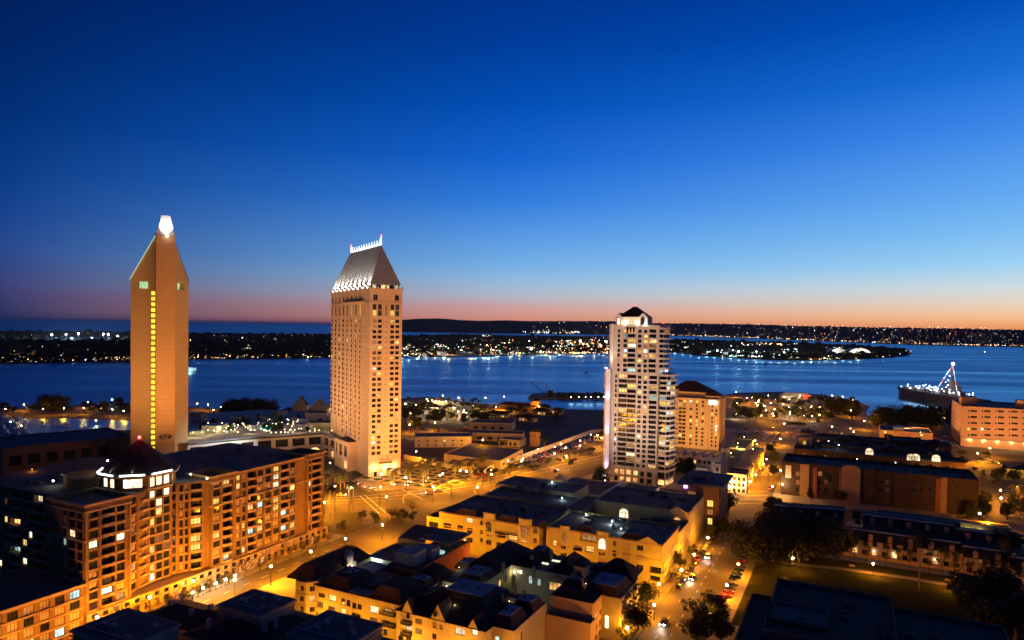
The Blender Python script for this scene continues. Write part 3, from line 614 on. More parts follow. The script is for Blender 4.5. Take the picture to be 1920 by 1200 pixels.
# balconies: slab with a low front
for s0, s1, z in bal:
    u0, u1 = F0[0]+s0, F0[0]+s1; m_ = MB(); n_ = 4
    P = [(u0+(u1-u0)*i/n_, 381.5-.35-1.0*math.sin(math.pi*i/n_)) for i in range(n_+1)]
    m_.prism([(u1+.1,381.48),(u0-.1,381.48)]+P, z-.05, z+.75); t.add('balcony', m_, whit)
for i in range(20):
    z = 9.3+i*fh; m_ = MB(); m_.prism([(-97.5,382.6),(-96.2,380.2),(-93.6,379.1),(-91.2,380.3),(-89.6,383.4),(-88.6,389),(-89.2,397),(-91,396),(-91.3,386),(-92.8,382)], z, z+.3, bottom=True)
    for a, b in (((-96.2,380.2),(-93.6,379.1)),((-93.6,379.1),(-91.2,380.3)),((-91.2,380.3),(-89.6,383.4)),((-89.6,383.4),(-88.6,389))): m_.bar((*a,z+.75),(*b,z+.75),.08,.7)
    t.add('balcony', m_, whit)
for i in range(10):
    z = 63.8+i*fh; m_ = MB(); m_.prism([(-97.5,382),(-96,380.6),(-93.4,381.2),(-92.4,386),(-92.6,397),(-95.5,397),(-95.5,384)], z, z+.28, bottom=True)
    for a, b in (((-97.5,381),(-96,380.6)),((-96,380.6),(-93.4,381.2)),((-93.4,381.2),(-92.4,386))): m_.bar((*a,z+.7),(*b,z+.7),.07,.7)
    t.add('balcony', m_, whit)
m_ = MB(); m_.box(-127.9,-125.3,379.9,381.4,7,65.8); t.add('corner_pilaster', m_, mat('smooth_white', (.72,.70,.70), var=.04))
m_ = MB(); m_.box(-125.6,-124.2,381.0,381.45,66,92); t.add('corner_pilaster', m_, MATS['smooth_white'])
for z in (4, 66.6): 
    m_ = MB(); m_.box(-128.4,-126.8,378.6,379.4,z-.4,z); t.add('uplight_housing', m_, emat('violet_lamp', (.7,.5,1), 6))
for z in (6, 26, 46): lo = light('SPOT', 'uplight', t.o, (-127+124, 378.7-382, z), 9000, (.66,.46,1), .3, spot=60, blend=.8); aim(lo, (-3, 0, 0), (-2.6, .45, 12))
lo = light('SPOT', 'uplight', t.o, (-.9, -3.3, 64), 12000, (.9,1,.75), .3, spot=40, blend=.8); aim(lo, (0,0,0), (0, .9, 12))
m_ = MB(); cornice(m_, [(-126.5,381.5),(-97.5,381.5),(-95.5,384),(-95.5,398),(-124,401),(-128.3,390)], 90.5, 91.6, .4); parapet(m_, up[::1][:6], 90.5, 91.6); t.add('parapet', m_, whit)
m_ = MB(); cornice(m_, [F0,F1,core[1],core[2],core[3],(-128,405),UL], 8.4, 9.2, .5); t.add('podium_band', m_, whit)
# arched top storey windows and the penthouse pavilion
for k, px in enumerate((1177, 1182.5, 1188.5)):
    u = F0[0]+px_s(px, 615); t.window(u, 381.38, 86.6, 0, 1.3, 4.4, 'd', 'k1a', name='arched_window')
pv0, pv1 = F0[0]+px_s(1153, 600), F0[0]+px_s(1213, 600)
m_ = MB(); m_.box(pv0+1, pv1-1, 383, 397, 90.6, 96.2); t.add('penthouse', m_, whit)
for a, b, zt in ((pv0, pv0+4, 97), (pv1-5, pv1, 97)):
    m_ = MB(); m_.face([(a,382.2,90.6),(b,382.2,90.6),(b,382.2,96),((a+b)/2,382.2,98.6),(a,382.2,96)]); m_.face([(b,390,90.6),(a,390,90.6),(a,390,96),((a+b)/2,390,98.6),(b,390,96)])
    m_.face([(a,382.2,90.6),(a,382.2,96),(a,390,96),(a,390,90.6)]); m_.face([(b,382.2,96),(b,382.2,90.6),(b,390,90.6),(b,390,96)]); m_.face([(a,382.2,96),((a+b)/2,382.2,98.6),((a+b)/2,390,98.6),(a,390,96)]); m_.face([((a+b)/2,382.2,98.6),(b,382.2,96),(b,390,96),((a+b)/2,390,98.6)])
    t.add('gable', m_, whit)
t.window(pv0+2, 382.1, 91.5, 0, 1.6, 4.2, 'h', 'k1a', name='arched_window'); t.window(pv1-2.6, 382.1, 91.4, 0, 2.6, 4.8, 'd', 'k2a', name='arched_window')
m_ = MB(); m_.hip(pv0+1.5, pv1-1.5, 383, 397, 96.2, 6.2, over=.4); t.add('roof', m_, mat('red_tile', (.07,.02,.02), bump=.5, bscale=3))
for u_, z_, e_ in ((pv0+6, 92.6, 900), (pv1-5.6, 92.6, 900), (pv1-.8, 92.3, 1400)):
    m_ = MB(); m_.ball((u_, 380.9, z_), .38); t.add('roof_lamp', m_, emat('lamp_globe_warm', (1,.72,.36), 22)); light('POINT', 'lamp_light', t.o, (u_+124, 380.9-382, z_), e_, (1,.9,.7), .7)
m_ = MB(); m_.ball((-95.9, 383.5, 92.8), .35); m_.ball(((pv0+pv1)/2, 390, 102.8), .3); t.add('beacon', m_, emat('beacon', (1,.05,.03), 8))
for (u_, v_), e_, d_, c_ in (((-112, 312), 86000, (-112, 381, 64), (1,.72,.55)), ((-84, 318), 62000, (-95, 380, 64), (1,.76,.6)), ((-150, 322), 60000, (-125, 381, 62), (1,.72,.6)), ((-50,360),60000,(-92,385,60),(1,.84,.8))):
    lo = light('SPOT', 'floodlight', t.o, (u_+124, v_-382, 16), e_, c_, 1.2, spot=95, blend=.9); aim(lo, (u_, v_, 16), d_)
t.done()
# ================================================================ long brick apartment block on the left
t = grid_thing('apartment_block', 'long orange-lit brick apartment block with corner turret roof and red beacon', 'apartment block', -195, 119, cap=295)
mb = MB(); tm = MB(); ZT = 35.6; FH = 2.98; Z0 = 5.6; balc = []; sills = []
def brick_rows(p, q, cols_, rows_=10, z0=Z0, lit=.17, wf=XY, ytest=1000):
    out = []
    for a, b, k in cols_:
        s0, s1 = hit(p, q, a, ytest)[0], hit(p, q, b, ytest)[0]
        for i in range(rows_):
            z = z0+i*FH; r = rnd.random()
            kind = rnd.choice('whmyhk') if r < lit else ('c' if (k == 'w' and r < .4) else 'd')
            if k == 'b' and kind == 'c': kind = 'd'
            if k == 'b': out.append((s0, s1, z+.35, z+2.6, kind, 'k3', 1.3)); balc.append((p, q, s0, s1, z))
            else: out.append((s0, s1, z+.55, z+2.55, kind, 'k2' if s1-s0 > 2 else 'k1', .3)); sills.append((p, q, s0, s1, z))
    return out
segs = [((-194.8,119),(-194.8,133),[(167,183,'w'),(191,215,'b'),(218,234,'w')]),
        ((-197,133),(-201,142.4),[(246,255,'w'),(261,277,'b')]),
        ((-200.6,152.6),(-196.2,162.2),[(336.5,343.5,'w'),(345.5,352.5,'w'),(358,378,'b')]),
        ((-194.8,162),(-194.8,172),[(400,412,'w'),(417.6,434,'b')]),
        ((-195.8,172),(-195.8,208),[(443,450,'w'),(454,460,'w'),(464,478.7,'b'),(483,492.5,'w'),(497.5,507.5,'w'),(512.5,522.5,'w'),(526,540,'b'),(543.5,552.5,'w')]),
        ((-194.8,208),(-194.8,217.5),[(576,582,'w'),(584,600,'b')])]
for p, q, cl_ in segs: facade(t, mb, p, q, 0, ZT, brick_rows(p, q, cl_), style='k2')
for (a, b) in (((-197,133),(-194.8,133)),):
    mb.face([(*b,0),(*a,0),(*a,ZT),(*b,ZT)])
mb.face([(-198.2,162,0),(-194.8,162,0),(-194.8,162,ZT),(-198.2,162,ZT)]); mb.face([(-195.8,208,0),(-194.8,208,0),(-194.8,208,ZT),(-195.8,208,ZT)])
mb.face([(-194.8,172,0),(-195.8,172,0),(-195.8,172,ZT),(-194.8,172,ZT)]); mb.face([(-194.8,217.5,0),(-214,217.5,0),(-214,217.5,ZT),(-194.8,217.5,ZT)])
# the face towards the lower left, and its darker continuation
LF = ((-211,119),(-194.8,119))
facade(t, mb, *LF, 0, ZT, brick_rows(*LF, [(118,124.6,'w'),(129.5,141,'w'),(146,156,'w')], lit=.2, ytest=1010))
L2 = ((-250,123.5),(-211,123.5)); c2 = [(-5,3,'w'),(8,14,'w'),(19,38,'b'),(42,50,'w'),(54,60,'w'),(64,80,'b'),(85,94,'w'),(98,108,'w')]
facade(t, mb, *L2, 0, ZT, brick_rows(*L2, c2, lit=.16, ytest=1010))
mb.face([(-211,119,0),(-211,123.5,0),(-211,123.5,ZT),(-211,119,ZT)])
# octagonal corner turret
oc = [(-211+11.3*math.cos(math.pi/8+k*math.pi/4), 147+11.3*math.sin(math.pi/8+k*math.pi/4)) for k in range(8)]
tq = {7: [(.8,2.4,'w'),(3.0,5.0,'w'),(5.7,7.7,'w')], 6: [(1.6,7.0,'b')], 5: [(1.5,3.6,'w'),(4.8,7,'w')], 0: [(.9,3.6,'b'),(4.6,6.8,'w')]}
for k in range(8):
    a, b = oc[k], oc[(k+1) % 8]; ops = []
    for s0, s1, kk in tq.get(k, []):
        for i in range(10):
            z = Z0+i*FH; r = rnd.random(); kd = rnd.choice('whmyh') if r < .3 else 'd'
            ops.append((s0, s1, z+.45, z+2.6, kd, 'k2', 1.2 if kk == 'b' else .3))
            (balc if kk == 'b' else sills).append((a, b, s0, s1, z))
        ops.append((s0, s1, 36.6, 39.4, 'h', 'k2'))
    facade(t, mb, a, b, 0, 40.2, ops)
mb.face([(x, y, 40.2) for x, y in oc])
A8 = [(-229,133),(-219,131),(-215,136),(-219,144),(-229,143)]
facade(t, mb, A8[0], A8[1], ZT, 39.4, [(1.2,2.8,36.2,38.8,'h','k1')]); mb.prism(A8, ZT, 39.4)
mb.face([(-250,123.5,ZT),(-211,123.5,ZT),(-211,119,ZT),(-194.8,119,ZT),(-194.8,133,ZT),(-197,133,ZT),(-201,142,ZT),(-201,153,ZT),(-196.6,162,ZT),(-194.8,162,ZT),(-194.8,172,ZT),(-195.8,172,ZT),(-195.8,208,ZT),(-194.8,208,ZT),(-194.8,217.5,ZT),(-214,217.5,ZT),(-250,217.5,ZT)])
t.add('wall', mb, brick)
mb = MB(); rf = [(-250,124),(-211.5,124),(-211.5,119.6),(-195.4,119.6),(-195.4,132.6),(-198,133.4),(-201.4,142),(-201.4,153),(-197,162),(-195.4,162.6),(-195.4,171.6),(-196.4,172.4),(-196.4,208.4),(-195.4,208.4),(-195.4,217),(-250,217)]
mb.face([(*p, ZT+.02) for p in rf]); t.add('flat_roof', mb, membrane)
mb = MB(); roofs = rect(-212,-194.8,119,133), rect(-206,-194.8,162,172), rect(-208,-194.8,208,217.5)
for P in roofs: mb = MB(); parapet(mb, P, ZT, ZT+1.3, .4); t.add('parapet', mb, brick)
mb = MB()
for a, b in (((-250,123.5),(-212,123.5)),): mb.box(a[0], b[0], 123.3, 123.9, ZT, ZT+.7)
t.add('parapet', mb, brick); mb = MB(); mb.box(-196.2,-195.7,172.2,207.8,ZT,ZT+.6); t.add('parapet', mb, brick)
cn = MB()
for P in roofs: cornice(cn, P, ZT+.9, ZT+1.5, .7); cornice(cn, P, ZT-1.1, ZT-.5, .25); cornice(cn, P, 26.2, 26.8, .25)
cornice(cn, oc, 39.9, 40.5, 1.3); cornice(cn, oc, 35.6, 36.2, .25); cornice(cn, A8, 39.2, 39.7, .5)
cn.box(-250,-212,122.9,123.48,ZT+.3,ZT+.8); cn.box(-195.78,-195.2,172.3,207.7,ZT+.3,ZT+.8); cn.box(-195.78,-195.4,172.2,207.8,26.2,26.7); t.add('cornice', cn, trim)
# stone piers running up between the bays
pm = MB()
for p, q, cl_ in segs + [(LF[0], LF[1], [(118,124.6,0),(129.5,141,0),(146,156,0)])]:
    ex = ((q[0]-p[0])/math.dist(p,q), (q[1]-p[1])/math.dist(p,q)); nn = (ex[1], -ex[0])
    e = [0.4]+[(hit(p,q,cl_[i][1],1000)[0]+hit(p,q,cl_[i+1][0],1000)[0])/2 for i in range(len(cl_)-1)]+[math.dist(p,q)-.4]
    for s in e:
        a = (p[0]+ex[0]*(s-.28), p[1]+ex[1]*(s-.28)); b = (p[0]+ex[0]*(s+.28), p[1]+ex[1]*(s+.28))
        pm.prism([(a[0]+nn[0]*.005,a[1]+nn[1]*.005),(a[0]+nn[0]*.28,a[1]+nn[1]*.28),(b[0]+nn[0]*.28,b[1]+nn[1]*.28),(b[0]+nn[0]*.005,b[1]+nn[1]*.005)], 5.8, 34.4)
t.add('piers', pm, mat('pier_brick', (.27,.16,.065), bands=.8))
sb = MB()
def bowed(mbx, p, q, s0, s1, z0, z1, out):
    ex = ((q[0]-p[0])/math.dist(p,q), (q[1]-p[1])/math.dist(p,q)); nn = (ex[1], -ex[0]); P = []
    for s, o in ((s0-.25,.01),(s0+.35,out),(s1-.35,out),(s1+.25,.01)): P.append((p[0]+ex[0]*s+nn[0]*o, p[1]+ex[1]*s+nn[1]*o))
    mbx.prism(P, z0, z1, bottom=True)
for p, q, s0, s1, z in sills: bowed(sb, p, q, s0, s1, z-.05, z+.35, .3)
t.add('sill_courses', sb, trim, stuff=True)
BM = {}
for p, q, s0, s1, z in balc:
    k = (p, q, s0, s1)
    if k not in BM:
        m_ = MB(); bowed(m_, p, q, s0, s1, -.1, .2, .9); bowed(m_, p, q, s0+.03, s1-.03, .25, .75, .84); BM[k] = mesh_of('balcony', m_, trim, (-195, 119, 0))
    t.place('balcony', BM[k], -195, 119, z)
# the turret's hat, its light band and beacon
mb = MB(); mb.prism([(-211+11.9*math.cos(math.pi/8+k*math.pi/4), 147+11.9*math.sin(math.pi/8+k*math.pi/4)) for k in range(8)], 40.6, 50.3, scale=.06); t.add('turret_roof', mb, tile)
for k in (5, 6, 7, 4):
    a, b = Vector((*oc[k], 40.85)), Vector((*oc[(k+1) % 8], 40.85)); c = Vector((-211,147,40.85)); a = c+(a-c)*1.1; b = c+(b-c)*1.1; d = (b-a)*.12
    mb = MB(); mb.bar(a+d, b-d, .28, .5); t.add('cornice_light', mb, emat('cornice_tube', (.85,.97,1), 3.4, noise=.3, nscale=.5))
for k in (5, 6, 7):
    m_ = ((oc[k][0]+oc[(k+1)%8][0])/2, (oc[k][1]+oc[(k+1)%8][1])/2); lo = light('SPOT', 'roof_uplight', t.o, (m_[0]+195-(m_[0]+211)*.05, m_[1]-119, 41.5), 300, (1,.9,.6), .2, spot=70); aim(lo, (m_[0], m_[1], 41.5), (-211, 147, 47))
mb = MB(); mb.ball((-211,147,51.2),.45); t.add('beacon', mb, emat('beacon_big', (1,.02,.02), 40)); light('POINT', 'beacon_light', t.o, (-16,28,52), 500, (1,.05,.05), .4)
for x, y, z, e in ((-221.5,143,43,500), (-192,158,37.5,300), (-231,131,37.5,200), (-200,158,38,250)):
    mb = MB(); mb.ball((x,y,z),.28); t.add('roof_lamp', mb, emat('roof_lamp_white', (1,.9,.65), 18)); light('POINT', 'lamp_light', t.o, (x+195,y-119,z+.4), e, (1,.88,.6), .3)
roof_clutter(t, -240, -205, 165, 212, ZT, 14, dconc); roof_clutter(t, -245, -215, 126, 140, ZT, 6, dconc)
# two-storey stone base along the pavement
mb = MB(); ops = []
pb = (-193.6,119), (-193.6,219)
for i in range(30):
    s0 = 1.2+i*3.3
    if s0 < 97: ops += [(s0, s0+1.9, .6, 3.0, 'w' if rnd.random() < .3 else 'd', 'w2'), (s0+.1, s0+1.8, 3.6, 5.0, 'm' if rnd.random() < .3 else 'd', 'w2')]
facade(t, mb, *pb, 0, 5.6, ops); mb.face([(-193.6,119,5.6),(-193.6,219,5.6),(-199,219,5.6),(-199,119,5.6)]); mb.face([(-196,119,0),(-193.6,119,0),(-193.6,119,5.6),(-196,119,5.6)]); mb.face([(-193.6,219,0),(-199,219,0),(-199,219,5.6),(-193.6,219,5.6)])
t.add('stone_base', mb, trim)
t.done()
# lower wing at the bottom left
t = grid_thing('apartment_wing', 'low brick wing with tall curtained windows at the lower left corner', 'apartment block', -195, 70)
mb = MB(); ops = []; p, q = (-194.6,66), (-194.6,118.6)
cols_ = [(-60,-42),(-34,-12),(-6,6),(12,36),(43,66),(74,95),(102,123),(130,152)]
for j, (a, b) in enumerate(cols_):
    s0, s1 = hit(p, q, a, 1160)[0], hit(p, q, b, 1160)[0]
    for i in range(4):
        z = 1.6+i*3.05; kd = 'c' if (j+i) % 3 else 'd'
        if (j, i) == (6, 0): kd = 'k'
        if (j, i) == (4, 0): kd = 'h'
        if (j, i) == (7, 3): kd = 'k'
        ops.append((s0+.2, s1-.2, z+.4, z+2.6, kd, 'k3'))
facade(t, mb, p, q, 0, 14.2, ops); W4 = [(-194.6,118.6),(-222,118.6),(-222,66),(-194.6,66)]; [mb.face([(*a,0),(*b,0),(*b,14.2),(*a,14.2)]) for a, b in zip(W4, W4[1:])]
mb.f = [f_ for f_ in mb.f]; t.add('wall', mb, brick)
mb = MB(); mb.face([(-222,66,14.2),(-194.7,66,14.2),(-194.7,118.5,14.2),(-222,118.5,14.2)]); t.add('flat_roof', mb, membrane)
mb = MB(); cornice(mb, rect(-222,-194.6,66,118.6), 13.9, 14.7, .5)
for i in range(4): mb.box(-194.55,-194.25,66,118.4,1.55+i*3.05,1.85+i*3.05)
t.add('cornice', mb, trim); t.done()
# ================================================================ stucco blocks in the middle
def auto(Lw, z1, pitch=3.4, ww=1.5, wh=1.7, fh=3.1, z0=1.0, lit=.12, cur=.15, pool='whmy'):
    out = []; n_ = max(1, int((Lw-1)/pitch)); m0 = (Lw-n_*pitch)/2
    for i in range(n_):
        for j in range(int((z1-z0)/fh)):
            if rnd.random() < .08: continue
            out.append((m0+i*pitch+(pitch-ww)/2, m0+i*pitch+(pitch+ww)/2, z0+j*fh, z0+j*fh+wh, pick(lit, cur, pool), 'w2'))
    return out
def block(t, u0, u1, v0, v1, z1, m, front=(), right=(), left=(), z0=0, roof='flat', rm=membrane, par=.8, top=True):
    mb = MB()
    facade(t, mb, (u0,v0), (u1,v0), z0, z1, list(front)); facade(t, mb, (u1,v0), (u1,v1), z0, z1, list(right)); facade(t, mb, (u0,v1), (u0,v0), z0, z1, list(left))
    mb.face([(u1,v1,z0),(u0,v1,z0),(u0,v1,z1),(u1,v1,z1)])
    t.add('wall', mb, m)
    if top:
        r = MB(); r.face([(u0+.02,v0+.02,z1),(u1-.02,v0+.02,z1),(u1-.02,v1-.02,z1),(u0+.02,v1-.02,z1)]); t.add('flat_roof', r, rm)
        if par: q = MB(); parapet(q, rect(u0,u1,v0,v1), z1, z1+par); t.add('parapet', q, m)
def mansard(t, u0, u1, v0, v1, z, h=2.6, inset=1.6, over=.3, topm=None, m=None):
    mb = MB(); u0 -= over; u1 += over; v0 -= over; v1 += over; d = inset
    a = [(u0,v0),(u1,v0),(u1,v1),(u0,v1)]; b = [(u0+d,v0+d),(u1-d,v0+d),(u1-d,v1-d),(u0+d,v1-d)]
    for i in range(4): mb.face([(*a[i],z),(*a[(i+1)%4],z),(*b[(i+1)%4],z+h),(*b[i],z+h)])
    mb.face([(*p,z) for p in a[::-1]]); t.add('mansard_roof', mb, m or tile)
    r = MB(); r.prism(b, z+h-.2, z+h+.12); t.add('flat_roof', r, topm or membrane2)
    for k in (.35, .65):
        if u1-u0 > 5 and v1-v0 > 5: q = MB(); q.box(u0+(u1-u0)*k-.25, u0+(u1-u0)*k+.25, (v0+v1)/2-.3, (v0+v1)/2+.3, z+h+.12, z+h+.6); t.add('roof_vent', q, darkm)
def hiproof(t, u0, u1, v0, v1, z, h, m=None, over=.5): mb = MB(); mb.hip(u0,u1,v0,v1,z,h,mi=0,over=over); t.add('hip_roof', mb, m or tile)
def gable_front(t, u0, u1, v0, z, h, depth, m, rm=tile):   # a cross gable whose end faces -v
    um = (u0+u1)/2; mb = MB(); mb.face([(u0,v0,z),(u1,v0,z),(um,v0,z+h)]); t.add('gable', mb, m)
    mb = MB(); mb.face([(u0-.3,v0-.3,z-.2),(um,v0-.3,z+h+.15),(um,v0+depth,z+h+.15),(u0-.3,v0+depth,z-.2)]); mb.face([(um,v0-.3,z+h+.15),(u1+.3,v0-.3,z-.2),(u1+.3,v0+depth,z-.2),(um,v0+depth,z+h+.15)]); t.add('gable_roof', mb, rm)
def lampball(t, x, y, z, e, c=WARMW, r=.25, g=20, nm='wall_lamp'):
    mb = MB(); mb.ball((x,y,z), r, k=6, rings=2); t.add(nm, mb, emat('lamp_%02d%02d%02d' % tuple(int(k*20) for k in c), c, g)); light('POINT', 'lamp_light', t.o, (x-t.off[0], y-t.off[1], z), e, c, r*1.7)
def balconies(t, u, vs, zs, wdt, out=1.2, m=None, side='r'):
    for v in vs:
        for z in zs:
            mb = MB(); x0, x1 = (u+.02, u+out) if side == 'r' else (u, u+wdt); y0, y1 = (v, v+wdt) if side == 'r' else (v-out, v-.02)
            mb.prism(rect(x0, x1, y0, y1), z-.15, z, bottom=True)
            for a, b in (((x0,y0),(x1,y0)),((x1,y0),(x1,y1)),((x1,y1),(x0,y1))): mb.bar((*a,z+.95),(*b,z+.95),.08); mb.bar((*a,z+.5),(*b,z+.5),.05,.5)
            t.add('balcony', mb, m or darkm)
# ---- yellow-lit front row
G_Y = 'yellow-lit stucco apartment houses in the middle'
t = grid_thing('stucco_house', 'yellow stucco house with arched gable windows, left of the gap in the middle row', 'apartment house', -146, 231, group=G_Y)
p, q = (-147,231.5), (-103,231.5)
R1 = [(831,981,846,990,'d','k3',1.2),(831,998,846,1006,'d','k3',1.2),(875,972,886,980,'h','w3'),(900,976,905,985,'d','w2'),(875,990,886,1000,'d','w2'),(900,994,905,1002,'d','w2'),(911,996,922,1006,'m','w2'),(900,1009,905,1017,'d','w2'),(932,1000,948,1009,'d','k3',1.2),(953,1002,969,1012,'w','k3',.6),(975.5,1006,987.5,1016.5,'h','w3'),(1000,990,1007,1001,'m','w2'),(1000,1009,1006,1018,'d','w2'),(875,1008,886,1018,'d','w2'),(911,1013,921,1022,'d','w2'),(857,985,868,993,'d','w2'),(930,1018,946,1028,'d','k3',1.2),(955,1021,966,1029,'d','k3',1.2)]
block(t, -147, -103, 231.5, 262, 14.6, stucco, front=opx(p, q, R1), right=auto(30.5, 12, lit=.1), par=.5)
S1 = [(911,922,9.6,'d'),(976,988,8.6,'m')]
def raised(t, p, q, px0, px1, z0, z1, m, d=1.0, out=.35):   # a raised parapet bay, bowed forward
    s0, s1 = hit(p,q,px0,985)[0], hit(p,q,px1,985)[0]; u0, u1 = p[0]+s0, p[0]+s1; v = p[1]; mb = MB()
    P = [(u0,v-.01),(u0+.6,v-out),(u1-.6,v-out),(u1,v-.01),(u1,v+d),(u0,v+d)]; mb.prism(P, z0, z1-.6); mb.prism([(a, b) for a, b in P], z1-.6, z1, scale=.97); t.add('raised_bay', mb, m)
    c = MB(); cornice(c, P, z1-.1, z1+.15, .15); t.add('bay_cornice', c, trim); c = MB(); cornice(c, P, z0, z0+.25, .2); t.add('bay_sill', c, trim); return u0, u1, v-out
for a, b in ((906,928),(972,996)):
    u0, u1, v_ = raised(t, p, q, a, b, 9.2, 17.2, stucco); t.window((u0+u1)/2, v_-.05, 10.2, 0, (u1-u0)*.55, 4.2, 'd' if a == 906 else 'm', 'w3a', name='arched_window')
for a, b in ((852,893),(930,970),(1006,1024)):
    s0, s1 = hit(p,q,a,965)[0], hit(p,q,b,965)[0]; mansard(t, p[0]+s0, p[0]+s1, 231.7, 241, 14.6, 2.2, 1.8, topm=membrane)
s0, s1 = hit(p,q,929,990)[0], hit(p,q,971,990)[0]; mb = MB()
for z in (10.6,): mb.prism(rect(p[0]+s0, p[0]+s1, 230.6, 231.48), z-.2, z, bottom=True); mb.bar((p[0]+s0,230.7,z+.9),(p[0]+s1,230.7,z+.9),.08)
for i in range(14): x = p[0]+s0+(s1-s0)*(i+.5)/14; mb.bar((x,230.7,z),(x,230.7,z+.9),.05)
t.add('terrace_rail', mb, darkm); mb = MB(); cornice(mb, rect(-147,-103,231.5,262), 9.5, 9.8, .18); cornice(mb, rect(-147,-103,231.5,262), 14.4, 14.8, .35); t.add('string_course', mb, trim)
block(t, -154, -147, 233, 252, 11.5, stucco, front=[(1.2,5.6,7.6,9.8,'d','k3',1.2),(1.2,5.6,4.2,6.4,'d','k3',1.2)], par=.4, rm=tile)
roof_clutter(t, -140, -108, 243, 258, 14.6, 10, dconc); t.done()
t = grid_thing('stucco_house', 'yellow stucco corner house with loggias, right of the gap in the middle row', 'apartment house', -100, 232, group=G_Y)
p, q = (-100.5,232.5), (-57,232.5)
R2 = [(1037,1014,1043,1023,'w','w2'),(1051,1018,1061,1030,'d','w2'),(1074,1023,1091,1033,'d','k3',1.2),(1097,1025,1113,1036,'w','k3',1.2),(1122,1029,1134,1042,'d','w2'),(1148,1032,1155,1044,'d','w2'),(1167,1036,1181,1050,'c','w3'),(1193,1039,1206,1050,'c','w2'),(1218,1045,1241,1057,'m','k3',1.4),(1218,1063,1240,1075,'d','k3',1.4),(1218,1080,1238,1090,'d','k3',1.4),(1122,1047,1136,1059,'c','w3'),(1149,1015,1155,1024,'d','w2'),(1167,1018,1181,1032,'c','w3'),(1194,1023,1206,1032,'d','w2'),(1088,1002,1118,1016,'m','k3',1.2),(1220,1021,1248,1036,'m','k3',1.4),(1052,1037,1062,1048,'d','w2'),(1075,1042,1090,1051,'d','k2'),(1100,1045,1112,1055,'c','w2'),(1167,1056,1181,1068,'c','w2'),(1193,1059,1206,1069,'d','w2')]
block(t, -100.5, -57, 232.5, 258, 15, stucco, front=opx(p, q, R2), right=auto(25.5, 13, lit=.15), par=.5)
for a, b, kd in ((1050,1068,'m'),(1118,1142,'h')):
    u0, u1, v_ = raised(t, p, q, a, b, 9.3, 16.6, stucco); t.window((u0+u1)/2, v_-.05, 10.4, 0, (u1-u0)*.6, 4, kd, 'w3a', name='arched_window')
gable_front(t, -66.5, -57.2, 232.3, 15, 2.4, 9, stucco, membrane)
for a, b in ((1076,1110),(1162,1216)):
    s0, s1 = hit(p,q,a,985)[0], hit(p,q,b,985)[0]; mansard(t, p[0]+s0, p[0]+s1, 232.7, 243, 15, 2.0, 1.8, topm=membrane)
mb = MB(); cornice(mb, rect(-100.5,-57,232.5,258), 9.6, 9.9, .18); cornice(mb, rect(-100.5,-57,232.5,258), 14.8, 15.2, .35); t.add('string_course', mb, trim)
roof_clutter(t, -92, -62, 244, 255, 15, 8, dconc)
lampball(t, -80, 248, 16.3, 900, (.8,1,.95)); lampball(t, -92, 252, 16.3, 700, (1,.95,.75)); lampball(t, -74, 240, 16.4, 300, (.85,1,1)); t.done()
t = grid_thing('stucco_house', 'stucco house with arched corner window, directly behind the yellow corner house', 'apartment house', -70, 264, group=G_Y)
block(t, -97, -57, 276, 306, 15.5, stucco2, front=[(13,14.6,11.5,12.6,'d','w1'),(20,24,10.6,11.2,'d','k2'),(28,29.4,10.4,12.4,'d','w1')], right=auto(30, 14, lit=.2, pool='wwm'), par=.6)
t.window(-84, 275.95, 9.8, 0, 4.2, 4.6, 'h', 'w3a', name='arched_window'); gable_front(t, -66, -57.2, 275.9, 15.5, 2.4, 8, stucco2, membrane); t.window(-61.6, 275.85, 9.4, 0, 3.2, 4.4, 'w', 'w3a', name='arched_window')
block(t, -72, -57, 258.2, 276, 12, stucco2, right=auto(17, 12, lit=.3, pool='wwm'), par=.5)
roof_clutter(t, -92, -62, 280, 302, 15.5, 14, dconc); t.done()
t = grid_thing('stucco_house', 'dim stucco house with dark blue roofs, at the back left of the middle row', 'apartment house', -146, 264, group=G_Y)
block(t, -146, -106, 266, 284, 14, stucco2, front=[(8,10,10,11,'m','w1'),(14,15,8,9,'d','w1'),(33,34.6,8.6,9.6,'y','w1')], par=.6); t.window(-120.5, 265.9, 8.4, 0, 4, 4.2, 'm', 'w3a', name='arched_window')
block(t, -149, -110, 284.2, 304, 15, stucco2, front=[(3,5,11,12.4,'d','w1')], par=.5); block(t, -106, -98, 262, 290, 13.6, stucco2, front=[(2,4,10,11,'m','w1')], right=auto(28, 13, lit=.25, pool='ym'), par=.4); t.window(-102, 261.9, 8.6, 0, 2.6, 4, 'k', 'w2a', name='arched_window')
roof_clutter(t, -142, -112, 270, 300, 15, 12, dconc)
for a in ((-134,268,12,500,(.9,1,.8)), (-99,258.5,9,700,(1,.85,.4)), (-112,276,15,400,(.8,1,1)), (-127,300,15.6,350,(.8,1,1))): lampball(t, *a)
t.done()
